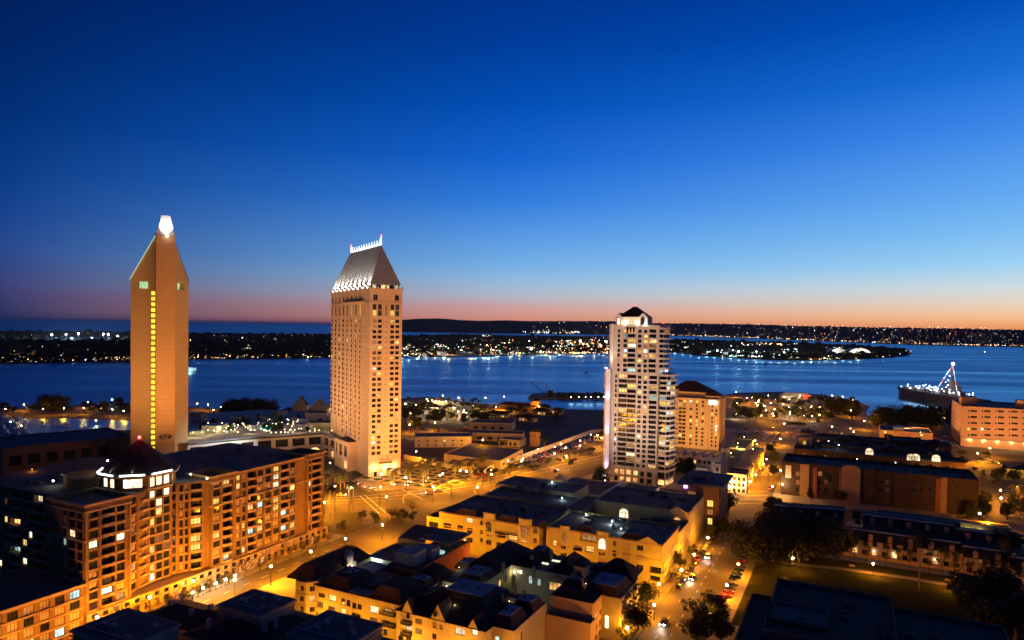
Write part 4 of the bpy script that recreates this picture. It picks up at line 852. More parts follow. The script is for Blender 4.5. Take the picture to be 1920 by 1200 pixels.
# ---- near courtyard blocks
G_F = 'stucco apartment houses of the near block'
t = grid_thing('stucco_house', 'stucco house with round corner turret and domed cap, leftmost of the near block', 'apartment house', -140, 156, group=G_F)
p, q = (-141,154), (-110,154)
def row(p, q, lst): return opx(p, q, lst)
RF1 = [(596,1112,609,1120,'d','w3'),(616,1116,629,1127,'w','w3'),(594,1128,606,1139,'m','w3'),(615,1137,628,1148,'m','w3'),(640,1122,647,1134,'d','k1'),(649,1125,657,1137,'d','k1'),(660,1130,668,1141,'d','k1'),(670,1133,678,1143,'d','k1'),(639,1142,648,1155,'w','k2'),(658,1150,676,1163,'d','k2'),(693,1137,709,1150,'h','w4'),(720,1142,734,1152,'w','w3'),(693,1158,707,1170,'m','w4'),(716,1163,729,1175,'d','w4'),(592,1147,596,1158,'m','w1'),(696,1180,704,1194,'d','w2'),(718,1180,726,1192,'d','w2')]
block(t, -141, -110, 154, 172, 12.2, stucco, front=row(p, q, RF1), right=auto(18, 10, lit=0), par=0)
mb = MB(); cc = (-144.6,156.6); rr = 4.6; P8 = [(cc[0]+rr*math.cos(math.pi/8+k*math.pi/4), cc[1]+rr*math.sin(math.pi/8+k*math.pi/4)) for k in range(8)]
for k in range(8):
    a, b = P8[k], P8[(k+1)%8]; ops = [(1,2.6,1+3.1*i,2.6+3.1*i,('h' if (k,i)==(7,1) else 'w' if (k,i)==(6,2) else 'd'),'w2') for i in range(4)] if k in (5,6,7) else []
    facade(t, mb, a, b, 0, 13.2, ops)
mb.face([(x,y,13.2) for x,y in P8]); t.add('turret', mb, stucco)
mb = MB(); cornice(mb, P8, 12.9, 13.3, .4); cornice(mb, P8, 6.2, 6.5, .2); cornice(mb, P8, 9.4, 9.6, .2); cornice(mb, rect(-141,-110,154,172), 11.9, 12.3, .35); cornice(mb, rect(-141,-110,154,172), 5.6, 5.8, .15); t.add('string_course', mb, trim)
mb = MB(); mb.dome((-149.6,157.5,12.4),1.9,2.0,k=12); t.add('dome', mb, conc)
mb = MB(); mb.tube([(-149.6,157.5,0),(-149.6,157.5,12.3)],[1.8,1.8],12); t.add('round_bay', mb, stucco)
for i in range(3): t.window(-148.9, 155.78, 9.6-i*3.1, .35, .9, 1.5, 'd', 'w1')
mansard(t, -152, -141.5, 154, 181, 12.6, 3.6, 3.4, topm=tile); block(t, -152, -141.2, 161, 181, 12.6, stucco, par=0)
mansard(t, -139, -129, 155, 167, 12.2, 2.8, 1.8, topm=tile); mansard(t, -121, -110.2, 154.4, 167, 12.2, 3.2, 2.2, topm=tile)
mb = MB(); mb.prism(rect(-128.6,-121.4,154.6,164), 12.22, 12.7); t.add('flat_roof', mb, membrane2)
lampball(t, -139.5, 169, 13.6, 260); lampball(t, -134, 153, 2.5, 900, (1,.8,.5)); balconies(t, -116.5, [154], [5.9, 9.0], 5, side='f'); t.done()
t = grid_thing('stucco_house', 'stucco house with three pointed gables along the bottom of the near block', 'apartment house', -108, 152, group=G_F)
p, q = (-109.6,151.5), (-82,151.5)
RF2 = [(762,1150,768,1160,'d','w2'),(778,1160,791,1170,'m','w3'),(761,1171,772,1182,'h','w3'),(778,1178,791,1189,'m','w3'),(811,1166,819,1178,'c','w2'),(824,1171,831,1181,'c','w2'),(853,1178,871,1191,'h','w3'),(885,1181,895,1192,'h','w2'),(810,1188,818,1199,'d','w2'),(761,1192,771,1203,'d','w2')]
block(t, -109.6, -82, 151.5, 168, 12, stucco2, front=row(p, q, RF2), par=0)
for a, b, h in ((754,775,3.6),(808,836,4.2),(878,898,2.6)):
    s0, s1 = hit(p,q,a,1155)[0], hit(p,q,b,1155)[0]; gable_front(t, p[0]+s0, p[0]+s1, 151.3, 12, h, 6, stucco2)
mb = MB()
for i in range(12):
    a, b = 2*math.pi*i/12, 2*math.pi*(i+1)/12; mb.face([(-96.9+.8*math.cos(a),151.1,13.6+.8*math.sin(a)),(-96.9+.8*math.cos(b),151.1,13.6+.8*math.sin(b)),(-96.9,151.1,13.6)])
    mb.face([(-108+.9*math.cos(a),151.4,4.5+.9*math.sin(a)),(-108+.9*math.cos(b),151.4,4.5+.9*math.sin(b)),(-108,151.4,4.5)])
t.add('round_window', mb, gdark)
hiproof(t, -109.6, -82, 151.6, 170, 12, 4.8)
mansard(t, -100.5, -86, 158, 170, 14.6, 2.4, 1.8, topm=membrane2); lampball(t, -94, 156.4, 14.6, 260, (1,.8,.35), .12, 4)
block(t, -82, -75.5, 155, 176, 12, stucco2, front=[(1,2.2,8,9.6,'k','w1'),(3.6,4.8,4,6,'w','w1')], right=[(4,5.4,8,10,'d','w2')], par=0); mansard(t, -82.4, -76.6, 156, 165, 12, 2.6, 1.4); mansard(t, -82, -76, 167.5, 174, 12, 2.4, 1.0)
balconies(t, -107.5, [151.5], [2.9, 6.0, 9.1], 3.2, side='f'); t.done()
t = grid_thing('stucco_house', 'dark-roofed house round a dim courtyard with a few lit windows, middle of the near block', 'apartment house', -100, 180, group=G_F)
block(t, -109, -97, 174, 213, 12.6, stucco2, right=[(14,15.4,8.2,10.2,'w','w2'),(18,19.4,8.2,10.2,'d','w2'),(9,10.4,5,7,'m','w2'),(24,25,8,10,'d','w2')], front=[(9,10.4,8,10,'d','w2')], par=0)
hiproof(t, -109, -98, 186, 213, 12.6, 4.2); hiproof(t, -120.5, -109.5, 172, 184, 11.6, 4.4); mansard(t, -104.5, -97, 176, 185.5, 12.8, 2.4, 1.2)
block(t, -97, -76.5, 197, 213, 12.4, conc, front=[(1.5,3.6,10,11.2,'h','w2'),(6,7.2,7.4,10,'k','w1'),(9,10.2,7.4,9.6,'k','w1'),(13,18.5,6.8,9.4,'w','w4'),(4,5,3,5,'m','w1'),(19,20,7,9,'m','w1')], par=0)
hiproof(t, -97, -89, 197.5, 213, 12.4, 3.6); hiproof(t, -84, -76.6, 197.5, 213, 12.4, 3.8); gable_front(t, -85, -78, 196.8, 10.4, 1.4, 4, MATS['red_plaster'] if 0 else tan)
mb = MB()
for a in ((-88,203,12.5),(-85.5,207,12.5)): mb.box(a[0]-1.6,a[0]+1.2,a[1]-.5,a[1]+.4,a[2],a[2]+.3)
t.add('skylight', mb, emat('skylight_glow', (1,.95,.65), 1.2))
for a in ((-96,196.2,10.5,160,(1,.85,.45)),(-90,188,6,350,(.9,1,.6)),(-97,172,10,160,(1,.85,.5)),(-106,171.5,12.5,200,(1,.9,.7)),(-99.5,214,11,500,(1,.8,.35))): lampball(t, *a, r=.15, g=8)
block(t, -109, -97, 170.2, 174, 11, stucco2, par=0); t.done()
t = grid_thing('stucco_house', 'stucco house with stacked balconies and square roof tower, street end of the near block', 'apartment house', -66, 185, group=G_F)
block(t, -75.5, -63, 179, 210, 13, tan, front=[(3,4,4,6,'d','w1')], right=auto(31, 12, lit=.1), par=0)
block(t, -63, -57.5, 187, 205, 12.6, stucco, front=[(1,2.2,3,7,'h','w1')], right=[(s, s+2.2, z, z+2.1, 'w' if rnd.random() < .2 else 'd', 'w2') for s in (2, 7, 13) for z in (1.2, 4.3, 7.4, 10)], par=0)
block(t, -75.4, -62, 175, 178.95, 8.5, tan, par=.5)
mansard(t, -75.5, -68.5, 187, 197, 13, 2.2, 1.5); mansard(t, -68, -58, 187, 199, 13, 2.2, 1.4); hiproof(t, -69.5, -58, 200.5, 210, 13.4, 4.4); mansard(t, -75.3, -63.5, 179.4, 186, 13, 1.4, 2.6, topm=tile)
mb = MB(); mb.box(-73.5,-69.7,191,194.8,13,18.2); t.add('roof_tower', mb, tan); mb = MB(); mb.hip(-73.5,-69.7,191,194.8,18.2,2.6,over=.3); t.add('tower_roof', mb, slate)
t.window(-71.6, 190.95, 14.4, 0, 1.8, 2.6, 'd', 'w2a', name='arched_window')
balconies(t, -57.5, [188.5, 193.8, 200], [1.6, 4.7, 7.8, 10.8], 3); lampball(t, -68.3, 188, 14.6, 120, (1,.75,.4), .12, 6)
mb = MB(); cornice(mb, rect(-75.5,-63,179,210), 12.8, 13.1, .4); cornice(mb, rect(-63,-57.5,187,205), 12.4, 12.7, .35); t.add('string_course', mb, trim); t.done()
t = grid_thing('studio_building', 'flat-roofed building with a long red-orange side wall and glowing skylights', 'building', -126, 180)
block(t, -133, -121.4, 178, 212, 11.6, redw, right=[(2,2.8,6,8,'w','w1'),(4.2,5,6,8,'d','w1'),(16,17,7,9,'d','w1'),(29,30,6,8,'d','w1')], par=.6)
for a, z, h in (((-132.5,-125,182,189),11.6,4),((-131.8,-124,191,196),11.6,3)): block(t, *a, z+h, conc, z0=z, par=0, rm=membrane2)
mb = MB(); mb.prism(rect(-134,-121,198.5,212), 14.8, 15.2, bottom=True); t.add('canopy_roof', mb, membrane)
for a in ((-133.5,-128.5,196.3,198.2),(-128,-123.5,196.4,198.3)): mb = MB(); mb.box(a[0],a[1],a[2],a[3],11.7,12.5); t.add('skylight', mb, emat('skylight_cyan', (.6,.95,.9), .9, noise=.5))
block(t, -145, -133.4, 183, 200, 11, conc, front=[(9,10.2,5,9.5,'k','w1'),(3,4.4,7,9,'d','w2')], par=.5); mb = MB(); mb.face([(-145,201,13),(-134,201,13),(-134,212,15),(-145,212,15)]); mb.face([(-145,201,11),(-134,201,11),(-134,201,13),(-145,201,13)]); t.add('shed_roof', mb, membrane)
for a in ((-142.5,182.2,11.4,500,(1,.95,.8),.3,24),(-139.6,182.2,11.2,500,(.7,1,.95),.3,24),(-124,212.6,12,400,(1,.85,.5),.2,14)): lampball(t, *a)
block(t, -139.5, -132, 170, 178, 12.4, tan, par=0, rm=membrane2); t.done()
t = grid_thing('domed_turret', 'small round roof turret with a dome and buttresses, beside the long dark roof', 'turret', -142, 170.5, z=11)
mb = MB(); mb.tube([(-142,170.5,11),(-142,170.5,16)],[1.5,1.5],10); t.add('drum', mb, conc); mb = MB(); mb.dome((-142,170.5,16.1),1.6,1.6,k=12); t.add('dome', mb, conc)
for k in range(4): a = k*math.pi/2+.4; mb = MB(); mb.box(-142+2*math.cos(a)-.4,-142+2*math.cos(a)+.4,170.5+2*math.sin(a)-.4,170.5+2*math.sin(a)+.4,11,14.2); t.add('buttress', mb, conc)
block(t, -144.5, -138, 168, 173, 11, stucco2, par=.4); 
# small stepped roofs, chimneys and lit wells over the near block
t = grid_thing('stucco_house', 'cluster of small stepped roofs and glowing light wells in the heart of the near block', 'apartment house', -118, 172, group=G_F)
for a, z1, k in (((-126,-119,166,172),13.2,0),((-118,-111.5,168,173.5),13.8,1),((-112,-106.5,186,193),14.2,1),((-109,-103,196,202),14.6,0),((-94,-88,172.5,178),13,1),((-87,-82,171,176.5),13.6,0),((-95,-89.5,206,212.6),15.2,1),((-80,-75,200,206),15,0),((-128,-122,158,163.6),14.4,0),((-137,-131,159,164.6),15.2,1),((-72.5,-66,204,209.6),15,0)):
    block(t, a[0], a[1], a[2], a[3], z1-2, stucco2, z0=10, front=[(1.2,2.2,z1-3.6,z1-2.5,rnd.choice('dwm'),'w1')], par=0)
    (mansard if k else mansard)(t, a[0], a[1], a[2], a[3], z1-2, 2.0 if k else 1.2, 1.1, topm=membrane2 if k else membrane)
for u_, v_, z_ in ((-122,165,13),(-109.5,184.5,13.4),(-100.5,195,14),(-96.5,178.5,12.5),(-84.5,170.2,12.6),(-92.5,204.8,13.6),(-130.4,164.8,13.6),(-77.5,198.6,13.4),(-68.8,202.8,14)): lampball(t, u_, v_, z_, 130, (1,.82,.42), .12, 8)
for i in range(14):
    u_, v_ = rnd.uniform(-106,-78), rnd.uniform(158,210); mb = MB(); mb.box(u_-.4,u_+.4,v_-.4,v_+.4,12,15.6); t.add('chimney', mb, tan)
t.done()
# ---- dark roofs at the bottom edge
G_Q = 'dark flat-roofed houses along the bottom edge'
for lab, rects_, base_ in (('dark flat roof at the bottom left corner with cream walls beneath', [(-155,-137,92,105,20,1)], (-146,98)),
    ('pitched dark roof running behind the bottom left penthouse', [(-160,-141,112,124,15,0)], (-150,118)),
    ('raised penthouse with cream striped walls and a dark flat top, bottom left of centre', [(-138,-124,117,128,20,1),(-139,-118,108,130,16.4,0)], (-131,122)),
    ('raised dark roof box cut by the bottom edge, below the gabled house', [(-112,-96,114,127,20,1),(-116,-93,108,129,16.2,0)], (-104,120))):
    t = grid_thing('dark_roofed_house', lab, 'house', *base_, group=G_Q)
    for u0,u1,v0,v1,z1,k in rects_:
        mb = MB(); mb.prism(rect(u0,u1,v0,v1), 0, z1, top=False); t.add('wall', mb, tan)
        if k:
            mb = MB(); r_ = rect(u0,u1,v0,v1); mb.prism([(x+(.01 if x == u0 else -.01), y) for x, y in r_], z1, z1+.02)
            cornice(mb, r_, z1-.1, z1+.4, .5); cornice(mb, r_, z1-1.2, z1-.9, .25); cornice(mb, r_, z1-2.2, z1-1.9, .25); t.add('cornice', mb, mat('dull_cream', (.32,.27,.2)))
            mb = MB(); mb.prism(rect(u0-.2,u1+.2,v0-.2,v1+.2), z1+.05, z1+.42); t.add('flat_roof', mb, membrane)
        else:
            hiproof(t, u0, u1, v0, v1, z1, 2.2, slate)
        for i_ in range(5):
            a_, b_ = rnd.uniform(u0+2, u1-2), rnd.uniform(v0+2, v1-2); mb = MB(); h_ = .5 if k else 2.2; mb.box(a_-.5,a_+.5,b_-.4,b_+.4,z1+.4,z1+.6+h_); mb.tube([(a_+1,b_,z1+.4),(a_+1,b_,z1+1+h_)],[.12,.12],5); t.add('roof_vent', mb, greym)
        if k: mb = MB(); mb.bar((u0+1.5,v0+2,z1+.6),(u1-2,v0+2.4,z1+.6),.25,.2); mb.bar((u0+3,v0+2.2,z1+.6),(u0+3.2,v1-2,z1+.6),.25,.2); t.add('roof_duct', mb, greym)
# ================================================================ streets, pavements, park
def sheet(name, polyuv, z, m, kind='structure'):
    mb = MB(); mb.face([(*p, z) for p in polyuv]); o = struct(name, mb, m); o['kind'] = kind; return o
def slab(name, polyuv, m=pave, z=.13, k=kerbm):
    mb = MB(); mb.prism(polyuv, 0, z, mi=1, top=False); mb.face([(*p, z) for p in polyuv], 0); return struct(name, mb, [m, k])
road1 = sheet('road', [(-190,-40),(-178,-40),(-178,214),(-160,214),(-160,300),(-176,300),(-170,327),(-163,362),(-148,415),(-143,449),(-138,520),(-130,640),(-168,640),(-170,502),(-173,468),(-187,404),(-201,358),(-219,309),(-238,284),(-262,262),(-320,215),(-306,196),(-240,236),(-222,246),(-190,250)], .004, asphalt)
sheet('road', [(-53,60),(-38,60),(-38,900),(-54,900),(-54,378),(-160,378),(-166,360),(-54,359)], .008, asphalt)
sheet('road', [(-178,214.5),(-54,214.5),(-54,229),(-178,229)], .012, asphalt); sheet('road', [(-38,359.5),(400,359.5),(400,381),(-38,381)], .012, asphalt)
sheet('road', [(62,240),(74,240),(74,640),(62,640)], .016, asphalt); sheet('road', [(-160,700),(300,700),(300,716),(-160,716)], .008, asphalt)
slab('pavement', [(-260,60),(-190,60),(-190,226),(-260,226)]); slab('pavement', [(-177.5,60),(-54,60),(-54,213.5),(-177.5,213.5)]); slab('pavement', [(-157,229.5),(-54,229.5),(-54,357.5),(-157,357.5)])
slab('pavement', [(-37,60),(62,60),(62,358),(-37,358)]); slab('pavement', [(-142,380),(-55,380),(-55,640),(-128,640),(-132,520),(-139,420)]); slab('pavement', [(-37,382),(61,382),(61,600),(-37,600)])
slab('pavement', [(76,382),(300,382),(300,640),(76,640)], asphalt); slab('pavement', [(76,100),(300,100),(300,356),(76,356)])
slab('pavement', [(-240,236),(-222,248),(-206,258),(-190,236),(-190,228),(-260,228)], mat('planted_verge', (.10,.085,.035), var=.4))
sheet('lawn', [(-35,214),(61,214),(61,296),(-35,296)], .145, grass)
# the path through the park
P = [(-37,284),(-20,281),(0,285),(20,286),(40,285),(61,289)]; mb = MB()
for a, b in zip(P, P[1:]): mb.face([(a[0],a[1]-1.6,.16),(b[0],b[1]-1.6,.16),(b[0],b[1]+1.6,.16),(a[0],a[1]+1.6,.16)])
struct('path', mb, mat('sandy_path', (.30,.24,.17), scale=.3)); sheet('pavement', [(-37,215),(-31,215),(-31,284),(-37,284)], .155, pave)
# painted markings
def mark(name, segs_, wd, z=.02):
    for i, (a, b) in enumerate(segs_):
        a = Vector(a); b = Vector(b); n_ = Vector((-(b-a).y, (b-a).x)).normalized()*wd/2; mb = MB(); mb.face([(*(a-n_),z),(*(b-n_),z),(*(b+n_),z),(*(a+n_),z)]); struct(name, mb, paint_m)
mark('lane_marking', [((-45.5, 190+i*7.5), (-45.5, 192.6+i*7.5)) for i in range(20)] + [((-49, 194+i*15), (-49, 196+i*15)) for i in range(10)] + [((-184, 110+i*8), (-184, 113+i*8)) for i in range(14)], .25)
hd = [(-247,258),(-226,274),(-206,300),(-190,330),(-181,360),(-170,404),(-157,450),(-154,520)]
for off in (-6, 0, .6, 6): mark('lane_marking', [((a[0]+off, a[1]-off*.4), (b[0]+off, b[1]-off*.4)) for a, b in zip(hd, hd[1:])], .22)
mark('crosswalk_line', [(guv(675,930), guv(711,963)), (guv(684,928), guv(723,961)), (guv(755,918), guv(792,936)), (guv(820,915), guv(845,926)), (guv(1372,921), guv(1440,921)), (guv(1372,929), guv(1440,929)), (guv(1378,936), guv(1446,937)), (guv(1376,944), guv(1448,945)), (guv(1378,893), guv(1452,890))], .45)
mark('tram_rail', [(guv(600,975), guv(700,966)), (guv(700,966), guv(830,952)), (guv(600,979), guv(700,970)), (guv(700,970), guv(834,955)), (guv(600,986), guv(720,974)), (guv(600,991), guv(720,978))], .18)
arc = [(757,944),(755,936),(760,928),(772,922),(790,919)]; mark('lane_marking', [(guv(*a), guv(*b)) for a, b in zip(arc, arc[1:])], .25)
for k in range(16): mark('parking_line', [((-38.2, 232+k*3.4), (-32.5, 229+k*3.4))], .15, .17)
for k in range(40): mark('parking_line', [((-185+0*k, 60), (-185, 60.1))], .1) if 0 else None
# ================================================================ lamps
def lampproto(h, tone, head='globe'):
    c = {'s': (1,.50,.10), 'w': (1,.72,.4), 'c': (.8,.95,1)}[tone]
    m1 = MB(); m1.tube([(0,0,0),(0,0,.5),(0,0,h-.35)], [.22,.12,.08], 6)
    m2 = MB(); m2.ball((0,0,h), .4, k=8, rings=3); m3 = MB(); m3.tube([(0,0,h+.22),(0,0,h+.45)], [.26,.05], 6); m3.tube([(0,0,h-.4),(0,0,h-.2)], [.08,.2], 6, cap=False)
    return (mesh_of('pole', m1, darkm), mesh_of('globe', m2, emat('street_globe_'+tone, (1,.66,.25) if tone == 's' else c, 60)), mesh_of('fitting', m3, darkm), h, c)
LP = {}; LDATA = {}; LAMP_GAIN = 8.0
def street_lamp(px, py, h, e, tone='s', lab='sodium street lamp', group=None, uv=None, z0=.13):
    k = (h, tone); LP.setdefault(k, lampproto(h, tone)); a, b, c, h, colr = LP[k]
    u, v = uv or guv(px, py, h+z0)
    t = grid_thing('street_lamp', lab, 'street lamp', u, v, group=group, z=z0)
    for n_, me in (('pole', a), ('globe', b), ('fitting', c)): obj(n_, me, t.o)
    kk = (e, tone)
    if kk not in LDATA:
        d = bpy.data.lights.new('lamp_light', 'POINT'); d.energy = e*LAMP_GAIN; d.color = SODIUM if tone == 's' else colr; d.shadow_soft_size = .62; LDATA[kk] = d
    obj('lamp_light', LDATA[kk], t.o, (0, 0, h+.9 if 0 else h)); return t
ORD = ['first','second','third','fourth','fifth','sixth','seventh','eighth','ninth','tenth','eleventh','twelfth','thirteenth','fourteenth','fifteenth','sixteenth']
for i, (px, py) in enumerate(((440,1087),(508,1062),(583,1034),(648,1010),(717,984))):
    street_lamp(px, py, 6.5, 4200, lab='tall street lamp, %s from the left along the brick block' % ORD[i], group='street lamps along the brick block')
for i, v in enumerate((100, 118, 134, 149)): street_lamp(0, 0, 6.5, 1500+900*i, lab='tall street lamp by the lower brick wing behind the dark roofs', group='street lamps beside the lower wing', uv=(-187.5, v))
street_lamp(807, 1000, 10, 2600, lab='bright street lamp above the skylight roof', uv=(-152, 224)); street_lamp(0, 0, 6, 1900, lab='unseen sodium lamp added in the narrow street between the two stucco rows', uv=(-112, 216.5), group='added lamps between the stucco rows'); street_lamp(0, 0, 6, 2100, lab='unseen sodium lamp added in the narrow street between the two stucco rows', uv=(-86, 216.5), group='added lamps between the stucco rows')  # lamps between the stucco rows are unseen, added to light the fronts
street_lamp(0, 0, 6, 1900, lab='unseen sodium lamp added in the narrow street between the two stucco rows', uv=(-134, 217), group='added lamps between the stucco rows')
for i, (px, py, e) in enumerate(((1226.7,1134,1500),(1235.7,1095,2600),(1278,1069,1500),(1301.7,1040,1900),(1327,1008,1200),(1336,965,900))):
    street_lamp(px, py, 4.7, e, lab='short street lamp, %s from the bottom on the left kerb of the park road' % ORD[i], group='street lamps on the left kerb')
for i, (px, py, e) in enumerate(((1334,1150,1100),(1363,1097,2000),(1384.5,1058,2000))):
    street_lamp(px, py, 4.7, e, lab='short street lamp, %s from the bottom on the park side of the road' % ORD[i], group='street lamps on the park kerb')
for i, (px, py) in enumerate(((1486.5,1046.5),(1637.5,1057),(1793,1083))):
    street_lamp(px, py, 4.4, 900, lab='park lamp beside the path, %s from the left' % ORD[i], group='lamps in the park', z0=.15)
street_lamp(1759, 1196, 4.4, 900, lab='lamp among the dark trees at the lower right edge')
for i, (px, py) in enumerate(((1407,903),(1417,890),(1431,870),(1437,861),(1463,823),(1389,842),(1416,826))):
    street_lamp(px, py, 5, 3200, lab='street lamp up the far end of the park road, %s from the bottom' % ORD[i], group='street lamps up the hill road')
street_lamp(1467, 908, 6, 400, 'w', lab='white lamp at the far corner of the crossing')
for i, (px, py, e) in enumerate(((1833,850,5000),(1806,902,3600),(1816,917,1500),(1876,919,2400),(1837,963,2200),(1852,983,3600),(1877,934,1500),(1856,840,2400),(1908,912,2000),(1724,847,1600))):
    street_lamp(px, py, 7, e*1.3, lab='sodium lamp in the lit yards at the right edge, %s by distance from the left' % ORD[i] if 0 else 'sodium lamp at the right, %s in the yard behind the dark brown block' % ORD[i], group='lamps in the right hand yards')
for uv_ in ((-55.5,368),(-36,384),(-55.5,384),(-36,430),(-36,470)): street_lamp(0, 0, 7, 1900, lab='street lamp added to brighten the crossing at the top of the park road', uv=uv_, group='added street lamps round the park road crossing')  # extra lamps put in to brighten the crossing
for i, (px, py) in enumerate(((628,912),(741,883),(825,891),(875,884),(608,942),(700,866))):
    street_lamp(px, py, 7, 3600, lab='street lamp around the palm plaza, %s of six' % ORD[i], group='street lamps round the plaza')
for uv_ in ((-212,300),(-196,330),(-240,262),(-178,372),(-170,405),(-196,262),(-228,300),(-168,300),(-166,440),(-210,276),(-182,340),(-222,268),(-200,318),(-188,290),(-176,330),(-250,250),(-160,400),(-185,368),(-180,440),(-164,480)): street_lamp(0, 0, 8, 2300, lab='tall lamp added to strengthen the light on the curving main road', uv=uv_, group='added lamps along the main road')  # lamps added beyond the few visible ones to brighten the road
for i, (u_, v_) in enumerate(((-136,148.5),(-121,146),(-104,145.5),(-88,145.5),(-70,150),(-54.8,170),(-55,186))): street_lamp(0, 0, 5, 1100, lab='alley lamp before the near stucco fronts, beyond the dark bottom roofs', group='alley lamps below the near block', uv=(u_, v_))
# traffic signals
for k, (px, py, dx, lab) in enumerate(((711,952,9,'traffic signal mast reaching over the crossing, left of centre'),(846,935,-8,'traffic signal mast beside the middle row corner'),(978,873,6,'traffic signal at the white wall corner'),(1068,858,6,'traffic signal before the white tower'),(1440,905,-6,'traffic signal on the far side of the park road crossing'))):
    u, v = guv(px, py); t = grid_thing('traffic_signal', lab, 'traffic signal', u, v); m_ = MB(); m_.tube([(u,v,0),(u,v,7)],[.16,.11],6); t.add('pole', m_, darkm); m_ = MB(); m_.tube([(u,v,5.6),(u+dx,v+dx*.3,6.6)],[.1,.07],5); t.add('arm', m_, darkm)
    m_ = MB(); m_.box(u+dx-.25,u+dx+.25,v+dx*.3-.2,v+dx*.3+.2,5.7,7); t.add('signal_head', m_, darkm); m_ = MB(); m_.ball((u+dx,v+dx*.3-.3,6.7),.3,k=6,rings=2); t.add('red_light', m_, emat('signal_red', (1,.04,.02), 12))
# ================================================================ right hand side
def ops_auto_front(*a, **k): return auto(*a, **k)
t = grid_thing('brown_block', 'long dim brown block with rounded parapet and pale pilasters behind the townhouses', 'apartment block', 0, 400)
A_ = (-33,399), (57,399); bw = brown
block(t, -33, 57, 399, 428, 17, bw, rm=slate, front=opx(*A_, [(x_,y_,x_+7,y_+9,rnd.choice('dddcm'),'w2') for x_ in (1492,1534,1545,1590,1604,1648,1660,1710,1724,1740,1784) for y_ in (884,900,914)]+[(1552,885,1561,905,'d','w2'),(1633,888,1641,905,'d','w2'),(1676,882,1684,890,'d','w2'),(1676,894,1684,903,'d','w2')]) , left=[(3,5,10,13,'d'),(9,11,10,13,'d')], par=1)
for a, b, m_, z1 in ((1500,1517,tan,17.8),(1578,1613,tan,17.6),(1676,1698,bw,17.5),(1764,1776,tan,17.8),(1620,1640,bw,18.2),(1524,1532,redw,16.5),(1573,1578,redw,16.5),(1755,1763,redw,16.8)):
    s0, s1 = hit(*A_, a, 900)[0], hit(*A_, b, 900)[0]; q_ = MB(); q_.box(A_[0][0]+s0, A_[0][0]+s1, 398.4, 398.99, 0, z1)
    if a == 1578:
        n_ = 10; c_ = A_[0][0]+(s0+s1)/2; r_ = (s1-s0)/2
        q_.prism([(c_+r_*math.cos(math.pi*i/n_), 0) for i in range(1)] or [], 0, 0) if 0 else None
        for i in range(n_): a0, a1 = math.pi*i/n_, math.pi*(i+1)/n_; q_.face([(c_,398.4,z1),(c_+r_*math.cos(a0),398.4,z1+2*math.sin(a0)),(c_+r_*math.cos(a1),398.4,z1+2*math.sin(a1))]); q_.face([(c_+r_*math.cos(a0),398.4,z1+2*math.sin(a0)),(c_+r_*math.cos(a0),400,z1+2*math.sin(a0)),(c_+r_*math.cos(a1),400,z1+2*math.sin(a1)),(c_+r_*math.cos(a1),398.4,z1+2*math.sin(a1))])
    t.add('pilaster', q_, m_)
s0, s1 = hit(*A_, 1473, 890)[0], hit(*A_, 1483.5, 890)[0]; q_ = MB(); q_.box(A_[0][0]+max(.1, s0), A_[0][0]+s1, 398.5, 398.98, 9.5, 16.3); t.add('pale_panel', q_, whitep)
def arch_at(t, p, q, px, py, wd, ht, kind): s, z = hit(p, q, px, py+0); t.window(p[0]+s, p[1]-.05, z, 0, wd, ht, kind, 'w3a', name='arched_window')
rr_ = random.Random(4)
for v0, z1 in ((455, 16), (482, 17.5), (512, 18.5)):
    u_ = -31
    while u_ < 56:
        w_ = rr_.choice((9, 12, 15, 18)); e_ = min(58, u_+w_); dz = rr_.uniform(-3, 0) if v0 > 455 else rr_.choice((0, 0, -.8)); block(t, u_, e_-.05, v0+rr_.choice((0, 0, 1.5)) if v0 > 455 else v0, v0+18, z1+dz, rr_.choice((bw, bw, dconc)), front=[(2+k*3.4, 3.6+k*3.4, z1+dz-3, z1+dz-1.6, rr_.choice('dddm'), 'w2') for k in range(int((e_-u_-3)/3.4))], par=.8, rm=slate)
        if v0 > 455 and rr_.random() < .5: hiproof(t, u_+1, e_-1, v0+3, v0+17, z1+dz, 2.6, slate, 0)
        u_ = e_
B_ = (-31,455), (58,455)
for px, py in ((1630,853),(1708,864),(1717,864),(1755,866)): arch_at(t, *B_, px, py, 4.6, 4.2, 'h')
q_ = MB(); q_.box(-29,-22,470,478,0,22); t.add('stair_tower', q_, tan); t.window(-25.6,469.9,17.5,0,2.2,2.6,'y','w2a',name='arched_window')
roof_clutter(t, -28, 54, 402, 426, 17, 16, dconc); roof_clutter(t, -28, 54, 457, 525, 18, 22, dconc)
for a in ((-20,430,17.5,260,(1,.9,.6)),(4,431,17.6,160,(.8,1,.9)),(23,431,17.6,160,(.9,1,.7)),(-12,476,20,500,(.9,1,1)),(-6,470,19,300,(.9,1,1))): lampball(t, *a, r=.22, g=16)
t.done()
